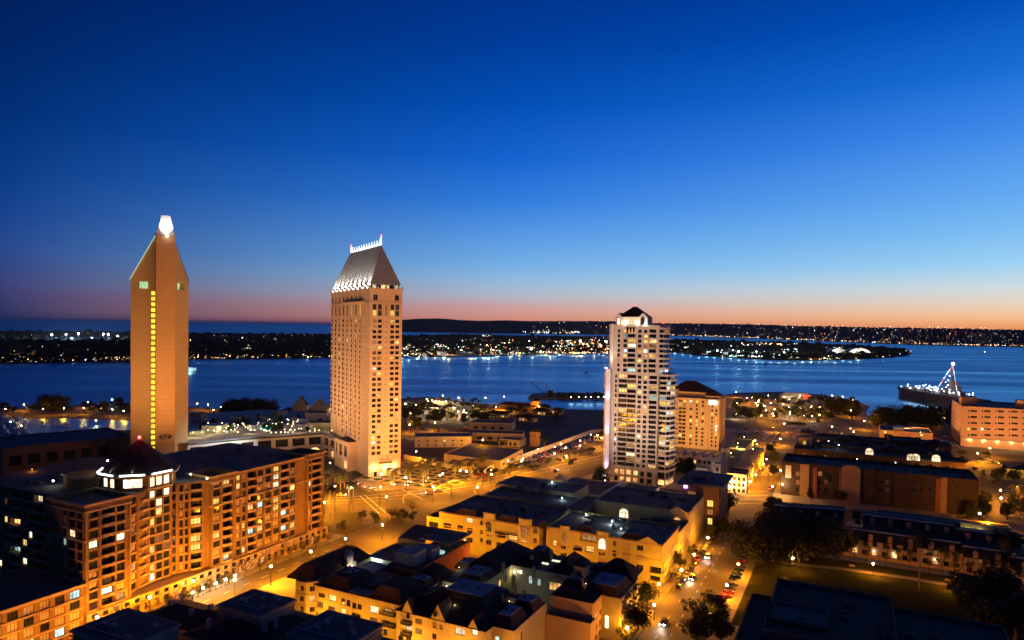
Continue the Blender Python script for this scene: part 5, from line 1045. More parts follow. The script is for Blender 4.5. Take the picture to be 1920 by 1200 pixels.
# townhouses facing the park, in rows
def townhouse(u0, wd, v0, dp, z1, lab, group, lit=None, face_lit=False, style=0):
    t = grid_thing('townhouse', lab, 'townhouse', u0+wd/2, v0+dp/2, group=group)
    ops = [(.8,2.6,.6,2.6,'d','k2'),(wd-2.8,wd-1,.8,2.4,'w' if lit else 'd','k2'),(1,wd-1,4.2,6.2,'d' if rnd.random() < .7 else 'm','k4',.9)]
    block(t, u0, u0+wd-.04, v0, v0+dp, z1-2.2, tan if style == 0 else white_w, front=ops, left=[(2,3.4,4,6,'w' if rnd.random() < .15 else 'd','k2')], top=False)
    mb = MB(); a, b = u0-.1, u0+wd-.14; mb.face([(a,v0-.5,z1-2.5),(b,v0-.5,z1-2.5),(b,v0+dp*.45,z1+.2),(a,v0+dp*.45,z1+.2)]); mb.face([(a,v0+dp*.45,z1+.2),(b,v0+dp*.45,z1+.2),(b,v0+dp,z1+.2),(a,v0+dp,z1+.2)]); mb.face([(a,v0+dp,z1+.2),(b,v0+dp,z1+.2),(b,v0+dp,0),(a,v0+dp,0)]); mb.face([(a,v0,z1-2.5),(a,v0+dp*.45,z1+.2),(a,v0+dp,z1+.2),(a,v0+dp,z1-2.5)]); mb.face([(b,v0+dp,z1-2.5),(b,v0+dp,z1+.2),(b,v0+dp*.45,z1+.2),(b,v0,z1-2.5)])
    t.add('roof', mb, slate)
    mb = MB(); mb.box(a,b,v0+dp*.43,v0+dp*.5,z1+.2,z1+.7); t.add('roof_coping', mb, greym)
    mb = MB(); mb.box(u0+wd*.5-.8,u0+wd*.5+.8,v0-.1,v0+1.3,0,z1+.1); t.add('chimney', mb, tan if style == 0 else conc)
    for k in (-.45,.15): mb = MB(); mb.box(u0+wd*.5+k,u0+wd*.5+k+.3,v0+.3,v0+.7,z1+.1,z1+.8); t.add('chimney_pot', mb, darkm)
    mb = MB(); mb.box(u0+.1,b-.1,v0-3.2,v0-3,0,1.5); t.add('garden_wall', mb, tan)
    if lit: lampball(t, u0+wd*.7, v0-.5, 2.6, lit, (1,.8,.5), .14, 8)
    t.done(); return t
for i in range(9): townhouse(-2+i*6.9, 6.9, 306+(i>5)*-4-(i>7)*6, 9, 8.8, 'townhouse with garden wall, %s from the left in the row facing the park' % ORD[i], 'townhouses facing the park', lit=(90 if i in (0,1,2,4,8) else None))
for i in range(8): townhouse(6+i*6.6, 6.6, 321-(i>4)*5, 9, 11.6, 'dark-roofed townhouse, %s from the left in the second row' % ORD[i], 'townhouses in the second row')
for i in range(4): townhouse(-30+i*7.2, 7.2, 326+i*3, 14, 9.4-i*.3, 'white townhouse with stepped dark roof, %s from the corner of the road' % ORD[i], 'townhouses at the road corner', style=1)
for i in range(5): townhouse(2+i*8.2, 8.2, 338, 8, 9, 'pale townhouse with lit roof terrace, %s from the left in the third row' % ORD[i], 'townhouses in the third row', style=1, lit=(500 if i in (1,3) else 200 if i != 2 else None))
t = grid_thing('garden_terrace', 'low yellow-lit terrace block with wall lamps and trees before it', 'building', 38, 356)
block(t, 12, 62, 350, 357, 7.4, stucco2, front=auto(50, 7, pitch=5, lit=.3), par=.4)
for i in range(9): lampball(t, 18+i*4.1, 349.2, 5.2, 170, (1,.8,.4), .16, 12)
t.done()
# dark building at the lower right
t = grid_thing('flat_roofed_block', 'very dark flat-roofed block with pale parapets at the lower right', 'building', 5, 200)
dk = mat('dull_wall', (.17,.12,.10))
for a, z1 in (((-19,12,186,226),12),((-25,-19.05,180,214),10.4),((-27,-12,150,179.9),9.6),((12.05,38,176,221),11),((-11.9,11.9,160,185.9),8.6),((12.1,36,140,175.9),8)): block(t, *a, z1, dk, front=auto(a[1]-a[0], z1, lit=.03, cur=.05), par=.7, rm=slate)
block(t, -18, -4, 194, 206, 12.6, dk, z0=12, rm=membrane, par=.4); mb = MB(); mb.face([(12.3,150,8.4),(13,150,8.4)]+[(13,151,8.4)]) if 0 else None
roof_clutter(t, -15, 10, 190, 224, 12, 14, dconc); roof_clutter(t, 14, 36, 180, 218, 11, 10, dconc)
q_ = MB(); q_.bar((10,185,12.9),(10,150,12.9),.3,.3); t.add('roof_pipe', q_, greym)
s, z = hit((12,140),(36,140),1748,1190); t.window(28, 175.7, 5.6, 0, 1.3, 1.8, 'k', 'w2'); t.window(28, 175.7, 8.0, 0, 1.3, 1.2, 'w', 'w2'); t.done()
# office building with overhanging roof
t = grid_thing('office_building', 'dark brown office building with overhanging flat roof at the far end of the park road', 'office', -59, 318)
block(t, -67, -51, 309, 334, 20, mat('brown_panel', (.22,.13,.07)), front=[(2.2,6,15.6,17,'m','k4'),(7,9.5,12,13.8,'w','w3'),(4.5,6.5,12.2,13.6,'m','w2'),(11,13.6,11,14,'y','w3'),(11,13.6,7.4,10,'m','k2'),(11.4,13.4,3,6,'y','w3'),(2,5,2,4,'d')], right=auto(25, 19, pitch=3.2, ww=2, lit=.1), par=0)
q_ = MB(); q_.prism(rect(-69,-49,307,336), 19.9, 20.9, bottom=True); t.add('roof', q_, membrane)
q_ = MB(); q_.box(-64,-57,316,328,20.9,23); t.add('plant_room', q_, dconc); q_ = MB(); q_.box(-66.2,-64.6,307.6,308.2,18.4,19.6); t.add('violet_lamp', q_, emat('violet_sign', (.75,.3,1), 5)); t.done()
# white buildings beyond the crossing
t = grid_thing('arcaded_house', 'white arcaded corner building beyond the crossing', 'building', -55, 392)
p, q = (-60,387), (-49.5,387); block(t, -60, -49.5, 387, 396, 10.6, whit, front=[(1+i*2.4,2.6+i*2.4,z,z+2,'m' if rnd.random()<.2 else 'd','w2') for i in range(4) for z in (1,4.2,7.4)], right=[(1+i*2.6,2.8+i*2.6,z,z+2,'d','w2') for i in range(3) for z in (1,4.2,7.4)], par=.5)
lampball(t, -50, 384, 6, 1400, (1,.85,.75)); lampball(t, -58, 384, 5, 1100, (1,.9,.8)); t.done()
for i in range(9):
    t = grid_thing('terraced_house', 'white terraced house with dark fin roof, %s from the crossing along the road' % ORD[i], 'terraced house', -55, 400+i*9, group='terraced houses up the road')
    block(t, -60, -50.5, 396.2+i*9, 405+i*9, 9.4, whit if i < 3 else tan, right=[(2,3.6,z,z+1.8,'w' if rnd.random()<.35 else 'd','w2') for z in (1,4,6.8)]+[(5,6.6,z,z+1.8,'d','w2') for z in (1,4,6.8)], par=0)
    q_ = MB(); q_.box(-60,-50.4,396.2+i*9,396.7+i*9,9.4,11); t.add('party_wall', q_, whit); q_ = MB(); q_.face([(-60,397,9.5),(-50.5,397,9.5),(-50.5,405,10.6),(-60,405,10.6)]); t.add('roof', q_, slate); t.done()
for i in range(6):
    t = grid_thing('terraced_house', 'white terraced house with sawtooth roof, %s from the white tower' % ORD[i], 'terraced house', -104+i*6, 444, group='sawtooth houses beside the white tower')
    block(t, -107+i*6, -101.1+i*6, 438, 450, 8.6, whit, front=[(.8,2.2,4.6,6.8,'w' if i == 3 else 'd','w2'),(3.2,5.2,5,7,'d','w2'),(1,4.6,1,3,'d','w3')], par=0)
    q_ = MB(); q_.face([(-107+i*6,438,8.6),(-101.1+i*6,438,8.6),(-101.1+i*6,438,11)]); q_.face([(-107+i*6,438,8.6),(-101.1+i*6,438,11),(-101.1+i*6,450,11),(-107+i*6,450,8.6)]); q_.face([(-101.1+i*6,438,8.6),(-101.1+i*6,450,8.6),(-101.1+i*6,450,11),(-101.1+i*6,438,11)]); t.add('sawtooth_roof', q_, whit); t.done()
for i, (a, z1, lab) in enumerate((((-72,-67.5,440,446),15,'tall white stair tower beside the sawtooth houses'), ((-70,-66,404,409),12,'short white stair tower nearer the crossing'), ((-80,-74,404,410),8.5,'small white gatehouse with dark roof'))):
    t = grid_thing('stair_tower', lab, 'tower', (a[0]+a[1])/2, (a[2]+a[3])/2); block(t, *a, z1, whit, front=[(1.4,2.8,z1-4,z1-2,'d','w1')], par=.4); lampball(t, a[0]-1.5, a[2]-2.5, 3, 600, (.9,.97,1)); t.done()
# hotel block behind
t = grid_thing('hotel_block', 'beige hotel block with dark hipped roof behind the white tower', 'hotel', -106, 530, cap=290)
p, q = (-128,518), (-86.5,518); ops = []
for a, b, k in ((1256,1262,0),(1272,1278,1),(1279,1285,1),(1292.5,1297,0),(1304,1308,0),(1315,1319,0),(1333,1336.5,0),(1341,1344,0)):
    s0, s1 = hit(p,q,a,800)[0], hit(p,q,b,800)[0]
    for i in range(12): ops.append((s0, s1, 2.6+i*2.9, 4.4+i*2.9, 'y' if rnd.random() < .26 else 'd', 'w2' if not k else 'k2'))
block(t, -128, -86.5, 518, 545, 37, mat('beige_wall', (.52,.36,.20), var=.08), front=ops, right=auto(27, 36, pitch=3.6, ww=1.4, fh=2.9, lit=.12, pool='yw'), par=.9)
for px in (1326, 1350): 
    s = hit(p,q,px,800)[0]; q_ = MB(); q_.box(p[0]+s-.6,p[0]+s+.6,517.2,517.98,0,37.6) if px < 1345 else q_.box(-86.48,-85.9,530,532,0,37.6); t.add('pilaster', q_, MATS['beige_wall'])
block(t, -126, -96, 524, 545, 42, MATS['beige_wall'], z0=37, front=auto(30, 42, pitch=2, ww=1, wh=1.2, z0=39.4, fh=3, lit=.9, pool='m'), par=0); hiproof(t, -126, -96, 524, 546, 42, 7.5, MATS['roof_tile'], over=1.5)
hiproof(t, -98, -87, 521, 533, 40, 4.5); q_ = MB(); q_.box(-98,-87,521,533,37,40); t.add('attic', q_, MATS['beige_wall'])
s0 = hit(p,q,1330,750)[0]; s1 = hit(p,q,1345,750)[0]; q_ = MB(); q_.box(p[0]+s0,p[0]+s1,516.6,517.4,34.2,36.8); t.add('lit_sign', q_, emat('white_sign', (.85,.92,1), 3.5))
lo = light('SPOT', 'floodlight', t.o, (8, -75, 8), 170000, (1,.52,.18), 1.5, spot=80, blend=.9); aim(lo, (-98,455,8), (-104,518,22)); t.done()
# parking decks
for i, a in enumerate(((-76,-64,462,500),(-63,-55.5,486,520),(-78,-66,505,550))):
    t = grid_thing('parking_deck', 'low parking deck of striped carports, %s from the road' % ORD[i], 'parking deck', (a[0]+a[1])/2, (a[2]+a[3])/2, group='parking decks by the hotel block'); block(t, *a, 5, conc, par=.4)
    for k in range(int((a[3]-a[2])/4.2)): q_ = MB(); q_.box(a[0]+.6,a[1]-.6,a[2]+1+k*4.2,a[2]+2.8+k*4.2,5.3,5.6); t.add('carport_roof', q_, membrane)
    lampball(t, (a[0]+a[1])/2, a[2]+6, 8, 700, (1,.75,.2)); lampball(t, (a[0]+a[1])/2, a[3]-6, 8, 600, (1,.75,.2)); t.done()
# low white church and neighbours in front of the white tower
t = grid_thing('low_hall', 'low white hall with small turret between the middle row and the white tower', 'building', -122, 334)
block(t, -136, -107, 318, 350, 6.6, white_w, front=auto(29, 6, pitch=6, lit=.05), par=.7, rm=membrane); q_ = MB(); q_.box(-137.5,-133,328,332,0,10.5); t.add('turret', q_, white_w); q_ = MB(); q_.hip(-137.5,-133,328,332,10.5,2.4); t.add('turret_roof', q_, greym)
mb = MB(); mb.box(-107.4,-106.6,314,352,0,9); t.add('fin_wall', mb, white_w); lampball(t, -118, 352, 7, 500, (1,.8,.5)); t.done()
t = grid_thing('low_hall', 'low pale building with dark roof at the foot of the white tower', 'building', -97, 338)
block(t, -105, -88, 322, 352, 6.8, white_w, front=auto(17, 6, pitch=4, lit=.1), right=auto(30, 6, pitch=5, lit=.2, pool='k'), par=.6); lampball(t, -81, 326, 8, 1500, (.75,1,.95), .3, 24); t.done()
t = grid_thing('car_park_roof', 'teal-lit low car park roof beside the dark office building', 'building', -78, 342)
block(t, -86, -69, 338, 356, 4, conc, front=[(2,14,1.2,3,'k','w4')], par=.4); lampball(t, -77, 336, 5.4, 700, (.8,1,.95)); t.done()
# navy-style block at the right edge, warehouse and yards
p, q = guv(1801, 836), None; u0, v0 = p
t = grid_thing('slab_block', 'wide orange-lit office slab with rows of slot windows at the right edge', 'office block', u0, v0)
Pp, Qq = (u0,v0), (u0+80,v0); ops = []
for i in range(5):
    y = 769+i*11.2
    for k in range(7): x = 1820+k*25.5; ops += [(x,y+k*.35,x+12,y+3.4+k*.35,'d','k3'), (x-5,y+k*.35,x-2.5,y+3.2+k*.35,'d','k1')]
ops = opx(Pp, Qq, ops); H_ = hit(Pp, Qq, 1801, 763)[1]
block(t, u0, u0+80, v0, v0+60, H_, mat('orange_plaster', (.48,.29,.18), var=.1), front=ops, left=auto(60, 26, pitch=5, ww=1.2, wh=1.2, fh=4, lit=.03, cur=0), par=.8)
for a in ((-2,9,12,26),(34,42,8,16)): q_ = MB(); q_.box(u0+a[0]+3,u0+a[1]+3,v0+a[2],v0+a[3],H_,H_+7); t.add('lift_house', q_, MATS['orange_plaster'])
for k in range(6): lampball(t, u0+6+k*9, v0-.6, 5.5, 1300, (1,.7,.25), .25, 14)
q_ = MB(); q_.box(u0,u0+80,v0-3,v0-.02,6.6,7); t.add('canopy', q_, conc)
for x, y in ((20,-45),(60,-45),(-38,20)): lo = light('SPOT', 'floodlight', t.o, (x,y,9), 70000, (1,.46,.16), 1, spot=110, blend=.9); aim(lo, (x,y,9), (x*.7 if x > 0 else 0, 0 if x > 0 else 25, 16))
t.done()
t = grid_thing('warehouse', 'low orange-lit warehouse with dark roof and a rooftop box', 'warehouse', 40, 655)
p, q = guv(1650,826), guv(1740,829); block(t, p[0], p[0]+math.dist(p,q), p[1], p[1]+34, 8.4, MATS['orange_plaster'], front=[(3,9,2.4,5.6,'d','k3'),(12,16,2.4,4.4,'d','k4'),(19,22,2.4,5,'d','k3'),(25,29,2,5,'d','k2')], par=.6); q_ = MB(); q_.box(p[0]+10,p[0]+17,p[1]+6,p[1]+18,8.4,11); t.add('roof_box', q_, greym)
lampball(t, p[0]+3, p[1]-14, 9, 6000, (1,.45,.12), .4, 20); lampball(t, p[0]+28, p[1]-16, 9, 6000, (1,.45,.12), .4, 20); lampball(t, p[0]-22, p[1]-6, 9, 6000, (1,.45,.12), .4, 20); t.done()
t = grid_thing('gas_station', 'low dark-roofed building with bright yellow eaves at the right edge', 'building', 96, 545)
p = guv(1893,893); q_ = 40; block(t, p[0], p[0]+40, p[1], p[1]+26, 5, stucco, front=auto(40, 4.6, pitch=5, lit=.5), left=auto(26, 4.6, pitch=5, lit=.5), top=False); hiproof(t, p[0], p[0]+40, p[1], p[1]+26, 5, 3, slate, over=2)
for k in range(3): lampball(t, p[0]-2.4, p[1]+3+k*9, 4.4, 900, (1,.6,.1), .2, 14)
for k in range(3): lampball(t, p[0]+4+k*9, p[1]-2.4, 4.4, 900, (1,.6,.1), .2, 14)
t.done()
# ================================================================ middle distance: old hall compound, podium, marina, piers
def polyblock(t, pts, z1, m, z0=0, fronts=(), rm=membrane, par=.6, ops=None):
    """a building on a footprint given in street coordinates, anticlockwise"""
    mb = MB()
    for i in range(len(pts)):
        a, b = ring(pts, i); facade(t, mb, a, b, z0, z1, (ops or {}).get(i, []))
    t.add('wall', mb, m); r = MB(); r.face([(*p, z1) for p in pts]); t.add('flat_roof', r, rm)
    if par: q_ = MB(); parapet(q_, pts, z1, z1+par, .3); t.add('parapet', q_, m)
def back(p, q, d):   # the two far corners of a footprint whose front is p->q
    ex, ey = (q[0]-p[0]), (q[1]-p[1]); l_ = math.hypot(ex, ey); nx, ny = -ey/l_*d, ex/l_*d; return [p, q, (q[0]+nx, q[1]+ny), (p[0]+nx, p[1]+ny)]
def wops(L_, lst): return [(a*L_, b*L_, c, d, k, 'w2') for a, b, c, d, k in lst]
p, q = guv(777,839), guv(884,838); L_ = math.dist(p, q)
t = T('whitewashed_hall', 'two-storey pale hall with small square windows, left in the walled compound', 'building', XY(*p), -TH, p)
polyblock(t, back(p, q, 20), 7.2, white_w, ops={0: wops(L_, [(.06+i*.15,.09+i*.15,1,2.2,'d') for i in range(6)]+[(.06+i*.15,.09+i*.15,4.2,5.4,'w' if i == 3 else 'd') for i in range(6)])}); t.done()
p, q = guv(832,868), guv(938,882); L_ = math.dist(p, q); r_ = guv(980,858)
t = T('whitewashed_hall', 'low dark-roofed hall behind the white perimeter wall, beside the palms', 'building', XY(*p), -TH, p)
polyblock(t, [p, q, r_, (p[0]+r_[0]-q[0], p[1]+r_[1]-q[1])], 5.4, conc, ops={1: wops(math.dist(q, r_), [(.1+i*.18,.2+i*.18,2,3.6,'d') for i in range(5)])}); t.done()
for k, (x0, x1, y, dp, z1, lab) in enumerate(((885,980,826,16,6,'dark inner range of the compound, nearest the tower'), (880,960,806,20,6.5,'dark inner range of the compound with long roof'), (935,975,836,14,5,'short gabled range of the compound'))):
    p, q = guv(x0,y), guv(x1,y+3); t = T('compound_range', lab, 'building', XY(*p), -TH, p); polyblock(t, back(p, q, dp), z1, conc, par=.3, ops={0: wops(math.dist(p, q), [(.1+i*.2,.2+i*.2,1,3.4,'d') for i in range(4)])}); t.done()
u, v = guv(1003,836); t = grid_thing('square_tower', 'small square plaster tower with dark pyramid cap in the walled compound', 'tower', u, v)
block(t, u-3, u+3, v-3, v+3, 11, tan, front=[(1.4,2.2,7,9,'d'),(3.8,4.6,7,9,'d')], top=False); hiproof(t, u-3, u+3, v-3, v+3, 11, 2.6); t.done()
wl = [(757,861),(858,882),(905,889),(945,873),(1020,846),(1109,813),(1128,812)]
t = grid_thing('perimeter_wall', 'long white perimeter wall around the old compound and car park', 'wall', *guv(945,873))
for a, b in zip(wl, wl[1:]): a, b = guv(*a), guv(*b); mb = MB(); mb.bar((*a,1.6),(*b,1.6),.5,3.2); t.add('wall_panel', mb, white_w)
for x, y, e in ((1040,838,1400),(1108,815,900),(1009,842,900),(1088,826,600)): u, v = guv(x, y, 6); lampball(t, u, v, 6, e, (.9,1,.95), .3, 20)
# general floodlighting of the yards there
for px, py, e, c, z_ in ((905,846,2600,SODIUM,8),(780,870,2500,SODIUM,8),(1120,836,2200,SODIUM,8),(1190,860,1800,SODIUM,8),(1060,862,2200,SODIUM,8),(980,885,2200,SODIUM,8),(770,790,2200,SODIUM,7),(850,778,2600,SODIUM,7),(930,776,2600,SODIUM,7),(1010,775,1800,SODIUM,7),(800,760,2600,WARMW,7),(830,753,3200,WARMW,7),(860,757,2400,WARMW,7),(760,770,2200,WARMW,7),(945,755,1500,SODIUM,7),(815,808,2600,SODIUM,7),(768,812,2000,SODIUM,7),(640,800,1500,WARMW,18),(910,741+20,900,WARMW,9),(1165,800,800,WARMW,7),
    (1400,757,1800,SODIUM,7),(1440,752,2000,SODIUM,7),(1480,760,1600,WARMW,7),(1420,772,1500,SODIUM,7),(1520,775,1800,SODIUM,7),(1560,770,1800,SODIUM,7),(1500,752,1600,WARMW,7),(1380,745,2000,SODIUM,7),(1595,782,1500,SODIUM,7),(1640,790,1500,SODIUM,7),(1560,752,1200,WARMW,7),(1452,780,1500,SODIUM,7),
    (10,779,900,SODIUM,6),(81,779,1100,SODIUM,6),(120,777.5,1100,SODIUM,6),(157,777,1100,SODIUM,6),(190,777,1100,SODIUM,6),(211,780,1100,SODIUM,6),(232,783,1100,SODIUM,6),(45,770,2400,(1,.6,.15),6),(165,765,2800,(1,.6,.12),6),(210,760,900,COOLW,6),(370,768,1500,SODIUM,6),(390,770,1500,SODIUM,6),(414,775,1500,SODIUM,6),(400,781,1200,SODIUM,6),
    (1470,812,2600,SODIUM,8),(1560,818,2600,SODIUM,8),(1620,806,2600,SODIUM,8),(1700,850,2200,SODIUM,8),(1770,800,1500,SODIUM,8),(1600,828,2000,SODIUM,8),(1870,770,1500,SODIUM,9),(1450,795,1800,SODIUM,8),(1725,830,2500,SODIUM,8)):
    u, v = guv(px, py); tone = 's' if c == SODIUM or c[1] < .7 else 'w' if c == WARMW else 'c'
    street_lamp(0, 0, z_, e*(1.9 if px > 1370 and py < 800 else 1.4 if px > 700 else .8), tone, lab='distant street lamp among the trees and yards by the waterfront', group='distant street lamps near the water', uv=(u, v))
for k in range(34):
    px, py = rnd.uniform(1376, 1600), rnd.uniform(748, 790); tone = rnd.choice('sssw'); street_lamp(0, 0, 5, 1500, tone, lab='small lamp among the trees of the right waterfront park', group='small lamps of the right waterfront park', uv=guv(px, py))
for k in range(18):
    px, py = rnd.uniform(765, 900), rnd.uniform(758, 785); street_lamp(0, 0, 5, 1500, rnd.choice('sww'), lab='small lamp among the trees of the shore village', group='small lamps of the shore village', uv=guv(px, py))
# ---- hotel podium between the towers
pf = [guv(*a, 14) for a in ((352,835),(480,823),(606,814),(628,823),(656,831))]; back_ = [guv(655,800,14), guv(640,775,14), guv(500,768,14), guv(352,776,14)]
t = grid_thing('hotel_podium', 'long pale podium with deep square openings and a lit roof terrace between the hotel towers', 'podium', *pf[1])
mb = MB()
for i in range(4):
    a, b = pf[i], pf[i+1]; d_ = math.dist(a, b); n_ = max(2, int(d_/9)); w_ = d_/n_; ops = []
    for k in range(n_): ops += [(k*w_+1.3, (k+1)*w_-1.3, 7.2, 12.4, 'd', 'k1', 1.2), (k*w_+1.6, (k+1)*w_-1.6, .4, 5.4, 'w' if (i == 0 or k % 2) else 'd', 'w2a', 1)]
    facade(t, mb, a, b, 0, 14, ops)
full = pf+back_; mb.face([(*p, 14) for p in full]); mb.face([(*pf[-1],0),(*back_[0],0),(*back_[0],14),(*pf[-1],14)]); t.add('wall', mb, whit)
mb = MB()
for a, b in zip(pf, pf[1:]): mb.bar((*a,15.3),(*b,15.3),2.6,.5)
t.add('terrace_roof', mb, greym); mb = MB()
for a, b in zip(pf, pf[1:]): mb.bar((*a,14.4),(*b,14.4),1,.8)
t.add('planting_bed', mb, hedge)
pl = guv(495,803,14.1); mb = MB(); n_ = 16; mb.face([(pl[0]+9*math.cos(2*math.pi*i/n_), pl[1]+6*math.sin(2*math.pi*i/n_)+1.5*math.sin(4*math.pi*i/n_), 14.1) for i in range(n_)]); t.add('pool', mb, emat('lit_pool_water', (.05,.55,.62), .8, noise=.5, nscale=.2))
for i in range(70):
    x, y = rnd.choice(((rnd.gauss(440,22), rnd.uniform(792,806)), (rnd.gauss(470,40), rnd.uniform(785,812)), (rnd.gauss(550,30), rnd.uniform(786,806)), (rnd.uniform(400,640), rnd.uniform(806,812))))
    u, v = guv(x, y, 17); mb = MB(); mb.ball((u,v,17),.26,k=5,rings=2); t.add('string_light', mb, emat('festoon', (1,.78,.42), 12))
for x, y, e in ((440,800,900),(470,805,700),(500,800,500),(550,795,900),(560,805,700),(362,812,900),(378,812,900),(390,808,700),(410,804,900),(590,805,800),(622,802,1000),(540,812,500)):
    u, v = guv(x, y, 17); lampball(t, u, v, 17.5, e, (1,.8,.42), .28, 16)
for a, z1, m_, kk in ((((378,812),(416,812)),19,stucco2,1),(((355,818),(384,815)),17,stucco2,1),(((575,806),(640,806)),18.5,stucco2,0),(((572,792),(612,792)),21,conc,0)):
    p, q = guv(*a[0],14), guv(*a[1],14); polyblock(t, back(p, q, 12), z1, m_, z0=14, par=0 if kk else .4, rm=greym if kk else membrane)
for x, y in ((432,803),(455,800),(520,798),(548,803),(470,812),(565,798),(535,806),(447,808)):
    u, v = guv(x, y, 14); mb = MB(); mb.tube([(u,v,14),(u,v,16.8)],[.06,.06],4); mb.prism([(u+1.8*math.cos(k*math.pi/4), v+1.8*math.sin(k*math.pi/4)) for k in range(8)], 16.2, 17.1, scale=.05); t.add('parasol', mb, white_w)
t.add('pool_surround', MB().face([(pl[0]-12,pl[1]-9,14.03),(pl[0]+12,pl[1]-9,14.03),(pl[0]+12,pl[1]+9,14.03),(pl[0]-12,pl[1]+9,14.03)]), pave)
for i in range(26):
    x, y = rnd.uniform(372, 640), rnd.uniform(786, 808); u, v = guv(x, y, 14); mb = MB(); blob(mb, u, v, 14, rnd.uniform(1.6,3.6), rnd.uniform(2.5,6)); t.add('deck_tree', mb, hedge)
for i in range(16):
    x, y = rnd.uniform(370, 640), rnd.uniform(778, 806); u, v = guv(x, y, 14); mb = MB(); a_, b_ = rnd.uniform(3,8), rnd.uniform(2,4); mb.box(u-a_,u+a_,v-b_,v+b_,14.02,14+rnd.uniform(2.4,4.5)); t.add('deck_cabin', mb, rnd.choice((stucco2, conc, white_w)))
lo = light('SPOT', 'floodlight', t.o, (20,-22,20), 60000, (.75,.9,1), .6, spot=100, blend=.9); aim(lo, (pf[1][0]+20,pf[1][1]-22,20), ((pf[0][0]+pf[1][0])/2,(pf[0][1]+pf[1][1])/2,7)); t.done()
# annex beside the cream tower
p, q = guv(627,872), guv(652,884); t = T('hotel_annex', 'small bayed annex with tall dark windows at the foot of the cream tower', 'annex', XY(*p), -TH, p)
polyblock(t, back(p, q, 14), 17, cream, ops={0: wops(math.dist(p,q), [(.08,.2,8,15,'d'),(.34,.56,8,15,'d'),(.7,.92,8,15,'d'),(.34,.56,1,6,'m'),(.7,.92,1,6,'w')])}); u, v = guv(619,868,6); lampball(t, u, v, 6, 2600, WARMW, .4, 24); t.done()
# gabled pale halls behind
for (x0, x1, y, dp, z1, rh_, lab) in ((575,612,792,22,16,8,'pale gabled hall behind the hotel terrace, nearest the water'), (548,575,776,12,13,9,'steep-roofed waterfront lodge with white gables')):
    p, q = guv(x0,y,6), guv(x1,y,6); t = T('gabled_hall', lab, 'building', XY(*p), -TH, p); P4_ = back(p, q, dp); mb = MB(); mb.prism(P4_, 0, z1); m0 = ((P4_[0][0]+P4_[1][0])/2, (P4_[0][1]+P4_[1][1])/2); m1 = ((P4_[2][0]+P4_[3][0])/2, (P4_[2][1]+P4_[3][1])/2)
    mb.face([(*P4_[0],z1),(*P4_[1],z1),(*m0,z1+rh_)]); t.add('wall', mb, stucco2); mb = MB(); mb.face([(*P4_[0],z1),(*m0,z1+rh_),(*m1,z1+rh_),(*P4_[3],z1)]); mb.face([(*m0,z1+rh_),(*P4_[1],z1),(*P4_[2],z1),(*m1,z1+rh_)]); t.add('roof', mb, tile); t.done()
# ---- dark convention hall and marina on the left
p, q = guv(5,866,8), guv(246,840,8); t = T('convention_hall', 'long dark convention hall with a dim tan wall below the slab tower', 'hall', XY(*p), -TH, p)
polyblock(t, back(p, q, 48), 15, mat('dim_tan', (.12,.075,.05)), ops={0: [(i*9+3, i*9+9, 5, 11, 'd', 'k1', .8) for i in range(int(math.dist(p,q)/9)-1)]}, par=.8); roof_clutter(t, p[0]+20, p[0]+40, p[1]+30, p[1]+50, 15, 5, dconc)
mb = MB(); P4_ = back(guv(-60,930,18), guv(238,862,18), 24); mb.prism(P4_, 0, 18); t.add('lower_hall', mb, dconc); u, v = guv(60,880,19); lampball(t, u, v, 19, 500, SODIUM, .2, 8); t.done()
mb = MB(); mb.face([(*guv(*a), .02) for a in ((-200,786),(0,785.5),(120,784.5),(245,789),(246,806),(60,812),(55,842),(-200,850))]); struct('marina_water', mb, wm)
def yacht(L_):
    h = MB(); n_ = 7; s = [(-.5,.32),(-.3,.4),(0,.42),(.25,.34),(.42,.14),(.5,0)]; W_ = L_*.3
    lo_ = [(x*L_, -w_*W_*.7) for x, w_ in s]+[(x*L_, w_*W_*.7) for x, w_ in s[::-1][1:]]; hi = [(x*L_*1.04, -w_*W_) for x, w_ in s]+[(x*L_*1.04, w_*W_) for x, w_ in s[::-1][1:]]
    k = len(lo_)
    for i in range(k): h.face([(*lo_[i],0),(*lo_[(i+1)%k],0),(*hi[(i+1)%k],1.9),(*hi[i],1.9)])
    h.face([(*p, 1.9) for p in hi])
    c = MB(); c.prism([(-.36*L_,-.09*L_),(.1*L_,-.09*L_),(.22*L_,0),(.1*L_,.09*L_),(-.36*L_,.09*L_)], 1.9, 3.9, scale=.88); c.prism([(-.3*L_,-.07*L_),(0,-.07*L_),(.06*L_,0),(0,.07*L_),(-.3*L_,.07*L_)], 3.9, 5.4, scale=.85)
    w_ = MB(); w_.prism([(-.34*L_,-.094*L_),(.1*L_,-.094*L_),(.21*L_,0),(.1*L_,.094*L_),(-.34*L_,.094*L_)], 2.7, 3.3, scale=.96)
    m_ = MB(); m_.tube([(-.1*L_,0,5.3),(-.14*L_,0,9.5)],[.12,.05],5); m_.bar((-.13*L_,-1,7.6),(-.13*L_,1,7.6),.1)
    return [('hull', mesh_of('hull', h, whitep)), ('cabin', mesh_of('cabin', c, whitep)), ('cabin_window', mesh_of('cabin_window', w_, gdark)), ('mast', mesh_of('mast', m_, greym))]
YP = yacht(18); yl = [(8,793,.3,1.2),(24,797,.1,1),(40,795,.4,1.1),(14,803,.2,1.3),(34,806,.5,1.2),(46,801,.2,1),(6,812,.1,1.2),(26,815,.3,1.1),(44,813,.3,1),(12,823,.2,1.3),(34,824,.4,1.1),(110,797,.3,.7),(125,800,.2,.7),(80,796,.1,.6),(-14,800,.2,1.3),(-20,815,.2,1.3)]
